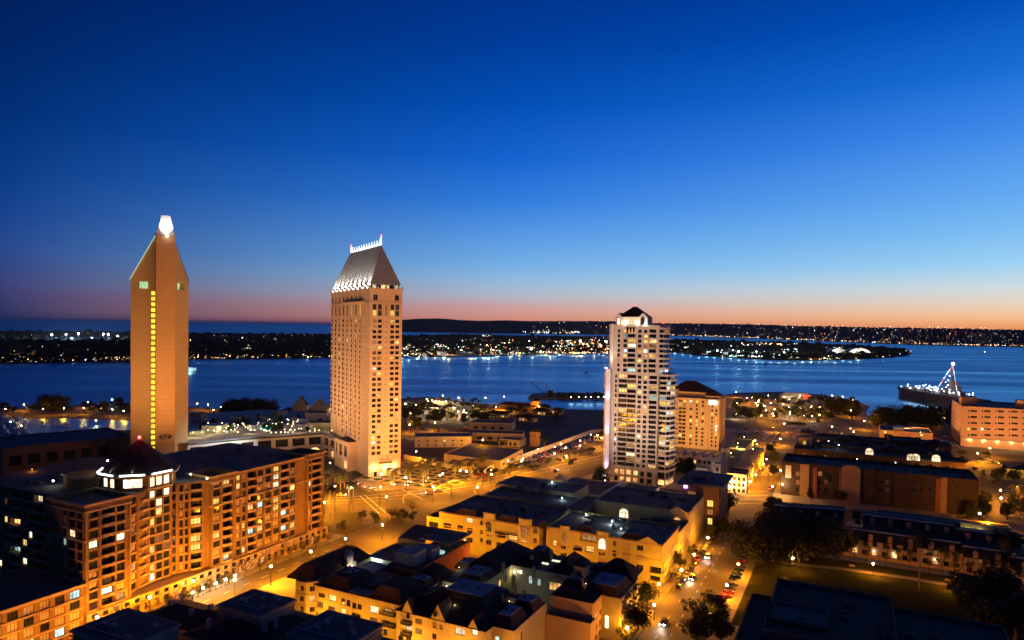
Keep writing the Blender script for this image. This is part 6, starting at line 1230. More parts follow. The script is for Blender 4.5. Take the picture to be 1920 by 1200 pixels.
for i, (x, y, r_, s_) in enumerate(yl):
    t = T('yacht', ('white motor yacht moored in the crowded left marina, %s from the tower side' % ORD[i]) if i not in (11,12,13) else 'small white boat alone on the dark basin, %s from the right' % ORD[i-11], 'yacht', g(x, y), r_-.9, z=0, group='yachts in the marina'); t.o.scale = (s_, s_, s_)
    for n_, me in YP: obj(n_, me, t.o)
for x, y, e in ((4,812,260),(20,800,160),(40,808,160),(180,797,90)): u, v = guv(x, y); street_lamp(0, 0, 4, e, 'c' if x < 20 else 'w', lab='dock lamp in the marina', group='dock lamps', uv=(u, v))
# lit ferry on the bay
t = T('ferry', 'small brightly lit ferry on the bay just right of the slab tower', 'ferry', g(358,698,-1.5), .15, z=-1.5); mb = MB(); mb.prism([(-14,-4),(10,-4),(15,0),(10,4),(-14,4)], -1.4, 1.4, scale=1.04); t.add('hull', mb, whitep)
for z_, c_ in ((1.6, W_COOL), (4.6, W_WHITE)): mb = MB(); mb.box(-12, 8, -3.4, 3.4, z_, z_+2); t.add('lit_deck', mb, emat('ferry_deck_%d' % z_, (.4,.9,1), .8)); mb = MB(); mb.box(-12.5, 9, -3.7, 3.7, z_+2.02, z_+2.6); t.add('deck_roof', mb, whitep)
light('POINT', 'lamp_light', t.o, (0,-6,5), 2500, (.6,.9,1), 2)
for i, (x, y, lab) in enumerate(((1680,664,'tiny lit boat far out on the right of the bay'), (1846,664,'tiny boat far out near the hillside shore'), (1436,684,'dark tug beside the float barrier'), (1100,699,'small dark boat alone in the middle of the bay'))):
    t = T('small_boat', lab, 'boat', g(x, y, -1.5), .4*i, z=-1.5)
    for n_, me in YP[:2]: obj(n_, me, t.o)
    if i < 2: mb = MB(); mb.ball((0,0,8),1.3); t.add('lantern', mb, emat('boat_lantern', (1,.85,.8), 12))
# ---- pier with crane barge
a, b = g(990,748,-1.5), g(1136,748,-1.5); t = T('pier', 'dark pier with bushes and lamps reaching into the bay left of the white tower', 'pier', a, 0, a)
c, d = g(1136,741,-1.5), g(1060,739.5,-1.5); mb = MB(); mb.prism([a, b, c, d, g(1000,741,-1.5)], -1.45, 1.2); t.add('deck', mb, dconc)
for i in range(30): x, y = g(rnd.uniform(1045,1134), rnd.uniform(742,746), 1.2); mb = MB(); blob(mb, x, y, 1.2, rnd.uniform(2,4.5), rnd.uniform(3,6)); t.add('bush', mb, hedge)
for i, px in enumerate((1071,1085,1098,1108,1122,1132)): x, y = g(px, 745, 5); mb = MB(); mb.ball((x,y,5.5),.45,k=6,rings=2); t.add('lamp', mb, emat('pier_lamp', (.85,.95,1), 22)); light('POINT', 'lamp_light', t.o, (x-a[0], y-a[1], 5.5), 600, (.8,.93,1), .8)
t.done()
x, y = g(1025,746,-1.5); t = T('crane_barge', 'dark barge with a raised crane boom at the pier head', 'crane barge', (x, y), 0, (x, y)); mb = MB(); mb.box(x-18,x+14,y-6,y+6,-1.4,1.6); t.add('hull', mb, darkm); mb = MB(); mb.box(x+1,x+8,y-3,y+3,1.6,8); t.add('cabin', mb, darkm); mb = MB(); mb.bar((x-2,y,4),(x-22,y,19),.8); t.add('boom', mb, darkm); mb = MB(); mb.bar((x-1,y,2),(x-1,y,17),.7); mb.bar((x-1,y,17),(x-22,y,19),.15); t.add('mast', mb, darkm); t.done()
for k in range(14): x, y = g(1000+k*10, 753, -1.5); mb = MB(); mb.tube([(x,y,-1.5),(x,y,3)],[.3,.25],5); o = obj('mooring_post', mesh_of('mooring_post', mb, darkm, (x, y, -1.5))); o.location = (x, y, -1.5); o['label'] = 'thin mooring post standing in the water before the pier, one of a row'; o['category'] = 'post'; o['group'] = 'mooring posts by the pier'
# ---- museum ship on the right
bow = Vector((*g(1682,742,-1.5),0)); stern = Vector((*g(1838,772,-1.5),0)); dv = (stern-bow).normalized(); ln = (stern-bow).length; ph3 = math.atan2(dv.y, dv.x)
t = T('museum_ship', 'grey warship with string lights from its masthead at the right shore', 'ship', (bow.x, bow.y), ph3, z=-1.5)
mb = MB(); hl = [(0,0),(18,-9),(60,-12),(ln,-12),(ln,12),(60,12),(18,9)]; mb.prism([(x*.98+4, y*.7) for x, y in hl], -1.5, 9); mb.prism(hl, 9, 12); t.add('hull', mb, mat('hull_grey', (.12,.13,.15))); mat('ship_grey', (.36,.37,.4))
mb = MB(); mb.box(ln*.66,ln*.88,-10,-3,12,19); mb.box(ln*.7,ln*.84,-9,-4,19,25); mb.box(ln*.73,ln*.8,-8,-5,25,31); t.add('island', mb, MATS['ship_grey'])
mb = MB(); xm = ln*.76; mb.tube([(xm,-6.5,30),(xm,-6.5,51)],[.9,.4],6); mb.bar((xm,-11,38),(xm,-2,38),.5); mb.bar((xm,-10,43),(xm,-3,43),.4); mb.bar((xm-4,-6.5,34),(xm+4,-6.5,34),1); t.add('mast', mb, MATS['ship_grey'])
mb = MB(); mb.bar((xm-3,-9,31),(xm,-6.5,48),.35); mb.bar((xm+3,-9,31),(xm,-6.5,48),.35); mb.box(xm-2.5,xm+2.5,-9,-4,35,36.4); mb.box(xm-1.6,xm+1.6,-8,-5,40,41); mb.bar((xm-6,-6.5,33),(xm+6,-6.5,36),.5); t.add('lattice', mb, MATS['ship_grey'])
for z_ in (20,25.5,31.5,36.8,41.4): mb = MB(); mb.ball((xm+rnd.uniform(-4,4),-10.5,z_),.5,k=6,rings=2); mb.ball((xm-8+rnd.uniform(-3,3),-10.5,z_-3),.45,k=6,rings=2); t.add('tower_lamp', mb, emat('deck_lamp_1', (.75,.9,1), 14))
for i in range(24):
    x_, y_ = rnd.uniform(24, ln*.95), rnd.uniform(-8, 8); mb = MB(); w_, h_ = rnd.uniform(3,7), rnd.uniform(1.5,4); mb.prism([(x_-w_,y_-1),(x_-w_*.2,y_-2.5),(x_+w_,y_-.6),(x_+w_,y_+.6),(x_-w_*.2,y_+2.5),(x_-w_,y_+1)], 12, 12+h_, scale=.6); t.add('aircraft', mb, MATS['ship_grey'])
for i in range(60):
    x_, y_ = rnd.uniform(20, ln*.9), rnd.choice((-11, 11, 0)); mb = MB(); mb.ball((x_,y_,14+rnd.random()*5),.5,k=6,rings=2); t.add('deck_lamp', mb, emat('deck_lamp_%d' % (i % 2), ((1,.9,.8),(.75,.9,1))[i % 2], 14))
for x_ in (30, 55, 80, 105): light('POINT', 'lamp_light', t.o, (x_,2,24), 5000, (.9,.94,1), 1)
mb = MB(); mb.ball((xm,-6.5,51.5),1.5); t.add('masthead_light', mb, emat('masthead', (1,.93,.95), 40)); light('POINT', 'lamp_light', t.o, (xm,-6.5,51.5), 6000, (1,.9,.92), 2.4)
for (xe, ye, ze) in ((xm-34,-6,16), (xm+17,-10,14)):
    for i in range(12):
        a = Vector((xm,-6.5,50)).lerp(Vector((xe,ye,ze)), i/12); b = Vector((xm,-6.5,50)).lerp(Vector((xe,ye,ze)), (i+.8)/12); mb = MB(); mb.bar(a, b, .5); t.add('string_light', mb, emat('string_%s' % 'rwb'[i//2 % 3], ((1,.15,.1),(1,.9,.85),(.3,.5,1))[i//2 % 3], 2.2))
t.done()
# ---- restaurant on the right shore
p, q = guv(1465,748), guv(1522,750); t = T('waterfront_restaurant', 'round-roofed waterfront restaurant with a red glowing end', 'restaurant', XY(*p), -TH, p)
P4_ = back(p, q, 16); polyblock(t, P4_, 5, conc, par=0, ops={0: wops(math.dist(p,q), [(.05+i*.12,.15+i*.12,1.5,3.6,'h' if i < 5 else 'm') for i in range(7)])}); mb = MB(); mb.prism(P4_, 5.1, 8.4, scale=.7); t.add('roof', mb, greym); mb = MB(); s_ = Vector((q[0]-p[0], q[1]-p[1])); mb.bar((p[0]+s_.x*.72,p[1]+s_.y*.72-.6,4.4),(p[0]+s_.x*.98,p[1]+s_.y*.98-.6,4.4),1.6,2); t.add('red_sign', mb, emat('red_glow', (1,.05,.02), 4)); light('POINT','lamp_light', t.o, (s_.x*.85, s_.y*.85-5, 5), 3000, (1,.1,.05), 1); t.done()
# ---- village huts by the shore, several with glowing eaves
for i, (x, y, w_, lit) in enumerate(((800,765,12,1),(825,758,14,1),(845,770,10,0),(905,772,14,0),(935,783,20,0),(990,790,16,0),(1020,770,14,0),(1045,776,10,0),(950,775,24,0),(1015,778,18,0),(1150,800,9,0),(1130,826,12,0),(818,771,9,1),(770,776,10,0))):
    u, v = guv(x, y); t = grid_thing('village_hut', '%s hut with pitched roof in the shore village, %s among the trees' % ('festively lit' if lit else 'plain', ORD[i]), 'hut', u, v, group='huts of the shore village')
    block(t, u-w_/2, u+w_/2, v-4, v+4, 4.2, stucco2, front=[(1+k*3,2.6+k*3,1,3,'w' if lit or rnd.random() < .4 else 'd','w2') for k in range(int((w_-1)/3))], top=False); hiproof(t, u-w_/2, u+w_/2, v-4, v+4, 4.2, 3)
    if lit:
        for k in range(4): lampball(t, u-w_/2+k*w_/3, v-5, 4, 260, (1,.8,.5), .25, 14)
    t.done()
u, v = guv(985,771); t = grid_thing('old_shed', 'dark waterside hall with a square turret behind the trees', 'building', u, v); block(t, u-30, u+22, v-6, v+6, 6, tan, top=False); hiproof(t, u-30, u+22, v-6, v+6, 6, 3); block(t, u+8, u+16, v-4, v+4, 12, tan, top=False); hiproof(t, u+8, u+16, v-4, v+4, 12, 2.6); t.done()
# ================================================================ vegetation
def leaf_cloud(mb, rr, clumps, n, size, flat=.8):
    for i in range(n):
        c, cr = rr.choice(clumps); d = Vector((rr.gauss(0,1), rr.gauss(0,1), rr.gauss(0,1))).normalized()*cr*(rr.random()**.35); p = c+Vector((d.x, d.y, d.z*flat))
        a = Vector((rr.uniform(-1,1), rr.uniform(-1,1), rr.uniform(-.6,.6))).normalized(); b = a.cross(Vector((rr.uniform(-1,1), rr.uniform(-1,1), 1))).normalized(); s = size*rr.uniform(.6,1.4)
        mb.face([p-a*s, p-b*s*.6, p+a*s, p+b*s*.6])
def tree_proto(seed, H_, R_, trunk, n, size, nclump, lm, openness=.55, low=.35):
    rr = random.Random(seed); tk = MB(); base = Vector((0,0,0)); top = Vector((rr.uniform(-.3,.3), rr.uniform(-.3,.3), H_*trunk)); tk.tube([base, base.lerp(top,.5), top], [R_*.085, R_*.06, R_*.05], 7)
    clumps = []
    for i in range(nclump):
        a = rr.random()*6.283; r = R_*openness*math.sqrt(rr.random())*1.15; z = H_*(low+(1-low-.12)*rr.random()); k = 1-.5*abs((z/H_-.6))
        c = Vector((r*math.cos(a)*k, r*math.sin(a)*k, z)); clumps.append((c, R_*rr.uniform(.26,.46)))
        mid = top.lerp(c, .5)+Vector((0,0,-R_*.06)); tk.tube([top*.92, mid, c], [R_*.04, R_*.024, R_*.008], 4)
    cr = MB(); leaf_cloud(cr, rr, clumps, n, size)
    return mesh_of('trunk', tk, bark), mesh_of('crown', cr, lm)
TREES = {'broad': [tree_proto(10+i, 9, 5, .3, 2200, .36, 18, leaf) for i in range(3)], 'olive': [tree_proto(20+i, 8, 4.2, .32, 1100, .3, 14, leaf2) for i in range(2)],
    'fig': [tree_proto(30+i, 17, 14, .2, 12000, .6, 60, mat('fig_leaf', (.03,.034,.013), var=.5, scale=.4, rough=.8), .78, .28) for i in range(2)], 'slender': [tree_proto(40+i, 11, 2.6, .35, 520, .26, 11, leaf2, .5, .38) for i in range(3)],
    'bare': [tree_proto(50+i, 7, 3.4, .3, 260, .16, 26, leaf2, .95, .4) for i in range(3)], 'small': [tree_proto(60+i, 5, 2.6, .32, 520, .22, 9, leaf) for i in range(2)]}
def conifer():
    rr = random.Random(5); tk = MB(); tk.tube([(0,0,0),(0,0,17)],[.4,.08],6); cr = MB()
    for i in range(60):
        z = 3+14*i/60; r = 5.2*(1-(z-3)/15.5); a = rr.random()*6.283; n_ = 14; dirv = Vector((math.cos(a), math.sin(a), -.12))
        for k in range(n_):
            p = Vector((0,0,z))+dirv*r*(k+1)/n_+Vector((rr.uniform(-.4,.4), rr.uniform(-.4,.4), rr.uniform(-.25,.25))); q = Vector((rr.uniform(-1,1), rr.uniform(-1,1), rr.uniform(-.5,.5))).normalized(); s = q.cross(Vector((.3,.2,1))).normalized(); cr.face([p-q*.5,p-s*.28,p+q*.5,p+s*.28])
    return mesh_of('trunk', tk, bark), mesh_of('crown', cr, leaf)
TREES['conifer'] = [conifer()]
def frond_mesh(L_, droop, lf, w_):
    mb = MB(); P = [Vector((L_*t, 0, L_*(.55*t-droop*t*t))) for t in [i/7 for i in range(8)]]
    for i in range(7):
        mb.face([P[i]+Vector((0,-.04,0)), P[i]+Vector((0,.04,0)), P[i+1]+Vector((0,.03,0)), P[i+1]+Vector((0,-.03,0))])
        for s in (-1, 1):
            for k in range(3):
                p = P[i].lerp(P[i+1], k*.33+.1); ww = w_*math.sin(math.pi*min(1, (i+.8)/8))+.1; q = p+Vector((.3*w_, s*ww, -.28*ww)); mb.face([p, p+Vector((.2*L_/3,0,0)), q])
    return mesh_of('frond', mb, lf)
def palm_parts(H_, kind):
    tk = MB(); tk.tube([(0,0,0),(.05,0,H_*.5),(0,0,H_)], [.38 if kind == 'date' else .26, .3 if kind == 'date' else .18, .34 if kind == 'date' else .16], 8)
    if kind == 'date': tk.ball((0,0,H_-.1), .62, k=8, rings=2)
    return mesh_of('trunk', tk, palm_bark)
FR = {'date': frond_mesh(4.6, .95, palm_leaf, 1.5), 'fan': frond_mesh(2.2, .8, mat('dark_palm_leaf', (.05,.065,.025), var=.4, scale=.8), 1.2)}
PT = {}
def palm(uv, H_, kind, lab, group, sc_=1.0, n=26, uplit=None):
    k = (H_, kind); PT.setdefault(k, palm_parts(H_, kind)); t = grid_thing('palm_tree', lab, 'palm tree', uv[0], uv[1], group=group, z=.13); obj('trunk', PT[k], t.o)
    for i in range(n):
        o = obj('frond', FR[kind], t.o, (0,0,H_)); el = [.35, .05, -.4, -.85][i % 4]; o.rotation_euler = (0, -el, i*2.39996+rnd.uniform(-.1,.1)); s = sc_*rnd.uniform(.88,1.1); o.scale = (s, s, s)
    if uplit:
        for dx in (-.9, .9):
            mb = MB(); mb.ball((uv[0]+dx, uv[1]-1, .5), .17, k=6, rings=2); t.add('ground_light', mb, emat('ground_light', (1,.9,.65), 30))
        lo = light('SPOT', 'uplight', t.o, (0,-2.2,1), uplit, (1,.84,.55), .2, spot=60, blend=.7); aim(lo, (0,-2.2,0), (0,0,H_))
    return t
def plant(kind, px, py, h=None, lab=None, group=None, uv=None, i=0, r=None):
    tk, cr = TREES[kind][i % len(TREES[kind])]; u, v = uv or guv(px, py); base_h = {'broad':9,'olive':8,'fig':17,'slender':11,'bare':7,'small':5,'conifer':17}[kind]; s = (h or base_h)/base_h; sr = (r/{'broad':5,'olive':4.2,'fig':14,'slender':2.6,'bare':3.4,'small':2.6,'conifer':5.2}[kind]) if r else s
    t = grid_thing('tree', lab, 'tree', u, v, group=group, z=.05); t.o.rotation_euler = (0,0,rnd.random()*6.28); t.o.scale = (sr, sr, s)
    obj('trunk', tk, t.o); obj('crown', cr, t.o); return t
# the two great fig trees and their neighbours
plant('fig', 1428, 1058, 16, 'huge dark spreading fig tree, left of two at the park corner', r=12.5); plant('fig', 1511, 1050, 17, 'huge dark spreading fig tree with pale forked trunk, right of two at the park corner', i=1, r=13.5)
plant('fig', 1462, 1020, 14, 'dark spreading tree behind and between the two great park trees', r=10, i=1)
for k, (x, y, h, r, kd, lab) in enumerate(((1448,966,9,6,'broad','round dark tree beside the park road above the great fig trees'),(1365,965,11,6.2,'broad','dark round tree under the dark office building'),(1352,1004,8,4.5,'broad','leafy tree on the left kerb below the office building'),(1327,1012,7,3.6,'olive','small street tree on the left kerb by a lamp'),(1298,1045,6,3,'small','small lit tree at the side of the yellow corner house'),(1274,1072,7.5,3.6,'olive','street tree before the side of the corner house'),(1268,1092,5,2.6,'small','low tree by the corner crossing lamp'),(1213,1140,8,4,'broad','street tree with a lamp beside it, below the crossing'),(1196,1182,8,4.6,'broad','dense tree at the foot of the stacked balconies'),(1172,1206,7,4,'olive','low tree cut by the bottom edge left of the road'),(1338,1176,10,6.2,'broad','large lit tree right of the road at the bottom edge'),(1306,1205,11,6.5,'broad','dark tree at the bottom edge right of the road'),(1352,1206,8,5,'broad','dark tree at the bottom edge beside the dark block'),(1127,918,12,6.5,'broad','dark tree in front of the violet-lit pilaster'),(1105,925,7,4,'olive','thin orange-lit tree left of the dark tree'),(1450,893,7,4.4,'broad','dark round tree on the road up past the crossing'),(1452,870,8,5,'broad','dark tree further up the road'),(1445,850,8,5,'broad','dark tree by the carports'),(1842,936,16,5,'conifer','tall dark conifer beside the lit yards'),(1868,905,9,5,'olive','glowing tree beside the yellow-eaved building'),(1900,905,8,5,'olive','glowing tree at the right edge'),(1455,1090,6,1.5,'conifer','narrow pointed cypress at the park edge'),(1600,925,9,6,'broad','dark tree before the brown block'),(1660,930,8,5,'broad','dark tree between the brown block and pale terrace'),(1820,1160,12,8,'broad','dense dark tree at the lower right corner, leftmost'),(1880,1150,14,10,'broad','dense dark tree at the lower right corner, rearmost'),(1905,1200,14,9,'broad','dense dark tree at the lower right corner, nearest'),(1850,1200,12,8,'broad','dense dark tree by the corner lamp'),(1800,1125,9,6,'broad','dark tree at the end of the lawn'),(1840,1120,9,7,'broad','dark tree below the third park lamp'),(1535,1108,4,2.4,'small','small lit bush tree at the edge of the lawn'),(1480,1098,3,1.6,'small','tiny shrub at the near edge of the lawn'))):
    plant(kd, x, y, h, lab, r=r, i=k)
for k, (x, y) in enumerate(((1579,1054),(1602,1046),(1625,1058),(1661,1063),(1684,1062),(1705,1068),(1741,1075),(1767,1076),(1790,1082),(1816,1079),(1850,1090),(1880,1096))): plant('slender', x, y, rnd.uniform(8.5,11.5), 'slender pale-trunked tree before the townhouses, %s from the left' % ORD[k], 'slender trees before the townhouses', i=k)
for k in range(16): plant('slender', 0, 0, rnd.uniform(6.5,9), 'slim tree before the lamp-lit terrace block', 'slim trees before the lamp-lit terrace', uv=(14+k*3.0, 345.5+rnd.uniform(-1,1)), i=k)
# bare street trees along the brick block and the verge
for k in range(14): plant('bare', 0, 0, rnd.uniform(5.5,8), 'bare twiggy street tree along the brick block, %s from the left' % ORD[k], 'bare street trees along the brick block', uv=(-189.4, 122+k*7.1), i=k)
for k in range(16):
    x = rnd.uniform(612, 775); y = 1004-(x-612)*.19+rnd.uniform(-14,8); plant('bare' if k % 3 else 'small', x, y, rnd.uniform(4.5,7), 'scrubby tree on the verge between the tram line and the street', 'scrubby trees on the verge', i=k)
for k, v in enumerate((148,152,157,161,165)): plant('small', 0, 0, 4.5, 'lit shrub tree at the turret entrance of the brick block', 'lit shrub trees at the entrance', uv=(-189.6+(k%2)*.8, v), i=k); street_lamp(0, 0, 2.2, 190, 'w', lab='low entrance lamp among shrubs at the brick block', group='low entrance lamps', uv=(-188.9, v+2))
plant('olive', 862, 1026, 7, 'orange-lit tree at the left end of the yellow houses'); plant('bare', 838, 1020, 8, 'bright twiggy tree beside the lamp above the skylight roof')
# palms
for k, (x, y, h) in enumerate(((739,909,8.5),(764,910,9.5),(769.5,904,10),(793,910,9.5),(798,903,11),(802.5,897,11))): palm(guv(x,y), h, 'date', 'uplit date palm on the plaza, %s from the left' % ORD[k], 'uplit date palms on the plaza', uplit=3400)
for k, (x, y, h) in enumerate(((606,922,8),(614,919,8.5),(638,920,8.5),(646,915,8),(853,899,9),(858,894,9),(882,892,9),(887,897,8.5),(906,880,9),(628,905,7),(822,893,8))): palm(guv(x,y), h, 'date', 'thick orange-lit date palm by the main road, %s from the left' % ORD[k], 'orange-lit date palms', n=24)
for k, (x, y, h) in enumerate(((618,970,14),(626.5,973,14.5),(654,958,13),(662.5,956,13),(891,932,14),(902,932,14.5),(915.5,932,15),(926,918,11),(956,900,9),(944,902,6))): palm(guv(x,y), h, 'fan', 'tall thin fan palm near the crossing, %s in order from the left' % ORD[k], 'tall thin fan palms', n=22)
palm(guv(1723,1104), 19, 'fan', 'very tall dark palm standing in the park', None, 1.9, 28); palm(guv(1886,1082), 15, 'fan', 'tall dark palm at the right end of the townhouses', None, 2.2, 28); palm(guv(1910,939), 8, 'date', 'squat dark palm at the right edge by the lit yards', None)
for k, (x, y) in enumerate(((1385,833),(1416,833),(1517,790),(1534,797),(1020,858),(941,852),(1070,880))): palm(guv(x,y), (8,8,6,6,13,9,6)[k], 'fan', 'lone palm in the middle distance, %s from the left of its kind' % ORD[k], 'lone palms in the middle distance', 1.6, 18)
# trees of the waterfront
GW = 'trees along the waterfront'
wt = []
for k in range(34): x = rnd.uniform(-10, 244); wt.append((x, rnd.uniform(768, 778), rnd.uniform(6,10), 'broad' if rnd.random() < .6 else 'olive'))
wt += [(100,774,17,'fig'),(60,774,10,'broad'),(222,768,12,'broad'),(195,772,12,'olive'),(443,782,17,'fig'),(462,780,13,'broad'),(495,778,15,'fig'),(517,778,9,'broad'),(540,778,9,'broad'),(425,780,9,'broad'),(760,790,14,'broad'),(778,785,14,'broad'),(790,776,12,'broad'),(781,806,12,'broad'),(768,768,10,'broad'),(815,795,14,'broad'),(828,790,12,'broad'),(868,768,10,'broad'),(930,772,9,'broad'),(890,772,9,'olive'),(954,778,9,'olive'),(976,775,10,'broad'),(1052,780,9,'broad'),(1030,785,8,'broad')]
for k in range(52): wt.append((rnd.uniform(762, 930), rnd.uniform(753, 797), rnd.uniform(6,10), 'broad'))
for k in range(22): wt.append((rnd.uniform(900, 1060), rnd.uniform(772, 800), rnd.uniform(5,9), 'olive' if rnd.random() < .5 else 'broad'))
for k in range(110): x = rnd.uniform(1375, 1605); wt.append((x, rnd.uniform(754, 790), rnd.uniform(6,11), 'olive' if rnd.random() < .35 else 'broad'))
wt += [(1570,775,15,'fig'),(1590,778,15,'fig'),(1605,785,12,'broad'),(1545,752,10,'broad'),(1570,752,8,'broad')]
for k in range(36): wt.append((rnd.uniform(1640, 1790), rnd.uniform(790, 806), rnd.uniform(12,18), 'broad'))
for k in range(22): x = rnd.uniform(985, 1125); wt.append((x, 862-(x-985)*.28+rnd.uniform(-3,3)+22, rnd.uniform(3,5), 'small'))
for k in range(10): wt.append((rnd.uniform(1268, 1310), rnd.uniform(880, 896), rnd.uniform(5,8), 'broad'))
for k in range(14): wt.append((rnd.uniform(1800, 1915), rnd.uniform(945, 975), rnd.uniform(5,8), 'broad'))
for k in range(34): wt.append((rnd.uniform(1585, 1905), rnd.uniform(1012, 1040), rnd.uniform(4,7), 'broad'))
for k in range(16): wt.append((rnd.uniform(1490, 1800), rnd.uniform(930, 942), rnd.uniform(4,8), 'broad'))
for k in range(26): wt.append((rnd.uniform(1800, 1915), rnd.uniform(850, 980), rnd.uniform(4,8), 'olive'))
# the largest in view are trees of their own, the small far ones one mass
wt.sort(key=lambda q: -(q[2]*(q[1]-610)))
for k, (x, y, h, kd) in enumerate(wt[:150]): plant(kd, x, y, h, 'dark round-crowned tree in the belt along the water and yards', GW, i=k)
mass = MB(); mt = MB(); rr = random.Random(3)
for x, y, h, kd in wt[150:]:
    gx, gy = g(x, y); mt.tube([(gx,gy,0),(gx,gy,h*.5)], [.25,.15], 5, cap=False)
    leaf_cloud(mass, rr, [(Vector((gx+rr.uniform(-.3,.3)*h, gy+rr.uniform(-.3,.3)*h, h*rr.uniform(.5,.8))), h*rr.uniform(.16,.28)) for _ in range(9)], 420, .05*h)
for nm, m_, mm in (('small_tree_crowns', mass, leaf), ('small_tree_trunks', mt, bark)): o = obj(nm, mesh_of(nm, m_, mm)); o['kind'] = 'stuff'
# ================================================================ plaza beds, benches, cars
pz = [guv(*a) for a in ((655,905),(690,922),(760,916),(840,918),(905,888),(905,868),(820,870),(760,872),(700,880))]
sheet('plaza', pz, .03, mat('plaza_stone', (.34,.28,.2), scale=.3))
n_ = 0
for i in range(9):
    for j in range(8):
        u, v = -250+i*7.2+j*.0, 316+j*7.6
        x, y = XY(u, v)
        # keep only beds inside the plaza outline
        ins = False; k2 = len(pz)-1
        for k in range(len(pz)):
            if (pz[k][1] > v) != (pz[k2][1] > v) and u < (pz[k2][0]-pz[k][0])*(v-pz[k][1])/(pz[k2][1]-pz[k][1])+pz[k][0]: ins = not ins
            k2 = k
        if ins:
            mb = MB(); mb.box(-2.3,2.3,-2.2,2.2,0,.35); mb2 = MB(); mb2.box(-2.1,2.1,-2,2,.35,.5)
            t = grid_thing('planting_bed', 'square dark planting bed set in the plaza paving', 'planting bed', u, v, group='planting beds of the plaza', z=.04); o = obj('kerb', mesh_of('kerb', mb, kerbm), t.o); o = obj('soil', mesh_of('soil', mb2, hedge), t.o)
def bench(u, v, lab, r_=0):
    t = grid_thing('park_bench', lab, 'bench', u, v, z=.15); mb = MB(); mb.box(-1,1,-.25,.25,.4,.48); obj('seat', mesh_of('seat', mb, trim), t.o); mb = MB(); mb.box(-1,1,.22,.3,.5,.95); obj('backrest', mesh_of('backrest', mb, trim), t.o)
    for x in (-.8, .8): mb = MB(); mb.box(x-.06,x+.06,-.22,.28,0,.4); obj('leg', mesh_of('leg', mb, darkm), t.o)
bench(2, 288.5, 'pale park bench left of the second park lamp'); bench(-22, 283.6, 'park bench near the great fig trunks'); bench(33, 288.6, 'park bench left of the third park lamp'); bench(-19, 262, 'bench at the near edge of the lawn')
CP = {}
def car_proto(cname, c):
    bm_ = mat('car_paint_'+cname, c, rough=.25, var=.05, spec=.6); b = MB(); pr = [(-2.2,.35),(-2.25,.75),(-2.1,.95),(-1.5,1.0),(1.0,.98),(2.0,.82),(2.25,.6),(2.2,.35)]
    for s, inv in ((-.88, 0), (.88, 1)): pts = [(x, s, z) for x, z in pr]; b.face(pts[::-1] if inv else pts)
    for i in range(len(pr)): a, d = pr[i], pr[(i+1) % len(pr)]; b.face([(a[0],-.88,a[1]),(a[0],.88,a[1]),(d[0],.88,d[1]),(d[0],-.88,d[1])])
    g_ = MB(); lo_ = [(-1.7,-.8),(1.1,-.8),(1.1,.8),(-1.7,.8)]; hi = [(-1.25,-.66),(.35,-.66),(.35,.66),(-1.25,.66)]
    for i in range(4): g_.face([(*lo_[i],.98),(*lo_[(i+1)%4],.98),(*hi[(i+1)%4],1.44),(*hi[i],1.44)])
    r_ = MB(); r_.prism([(-1.27,-.68),(.37,-.68),(.37,.68),(-1.27,.68)], 1.44, 1.49)
    return {'body': mesh_of('body', b, bm_), 'windows': mesh_of('windows', g_, gdark), 'roof': mesh_of('roof', r_, bm_)}
wh = MB(); 
for i in range(10):
    a, b = 2*math.pi*i/10, 2*math.pi*(i+1)/10; P = lambda q, y: (.33*math.cos(q), y, .33+.33*math.sin(q)); wh.face([P(a,-.11),P(b,-.11),P(b,.11),P(a,.11)]); wh.face([P(a,-.11),P(b,-.11),(0,-.11,.33)]); wh.face([P(a,.11),P(b,.11),(0,.11,.33)])
WH = mesh_of('wheel', wh, mat('tyre', (.02,.02,.02)))
hlm = MB(); hlm.box(-.06,.06,-.2,.2,-.1,.1); HL = {k: mesh_of('headlight' if k[0] == 'h' else 'tail_light', hlm, m) for k, m in (('h0', mat('lamp_glass', (.6,.6,.6), rough=.2)), ('h1', emat('headlight_on', (1,.93,.8), 60)), ('t0', mat('red_glass', (.3,.02,.02), rough=.2)), ('t1', emat('tail_light_on', (1,.04,.02), 14)))}
COLS = {'silver': (.45,.46,.48), 'black': (.02,.02,.022), 'white': (.7,.7,.7), 'red': (.35,.03,.02), 'blue': (.04,.07,.2), 'grey': (.15,.15,.16), 'yellow': (.6,.4,.03)}
for k, c in COLS.items(): CP[k] = car_proto(k, c)
def car(uv, head, colr, lab, group, on=False, z=.01, detail=True):
    x, y = XY(*uv); t = T('car', lab, 'car', (x, y), -TH+head, z=z, group=group)
    for n_, me in CP[colr].items(): obj(n_, me, t.o)
    if detail:
        for a in (-1.4, 1.4):
            for b in (-.8, .8): obj('wheel', WH, t.o, (a, b, 0))
        for b in (-.62, .62): obj('headlight', HL['h1' if on else 'h0'], t.o, (2.23, b, .66)); obj('tail_light', HL['t1' if on else 't0'], t.o, (-2.23, b, .78))
    if on: lo = light('SPOT', 'headlight_beam', t.o, (2.5,0,.8), 2600, (1,.9,.75), .15, spot=80, blend=.7); aim(lo, (2.5,0,.8), (12,0,0)); lo.location = (2.5,0,.8); lo.rotation_euler = Vector((10,0,-1)).to_track_quat('-Z','Y').to_euler()
HP = math.pi/2; cn_ = list(COLS)[:6]
for k in range(15): car((-51.6, 236+k*6.6+rnd.uniform(-.6,.6)), HP, rnd.choice(cn_), '%s car parked along the left kerb of the park road' % ORD[k], 'cars parked on the left kerb')
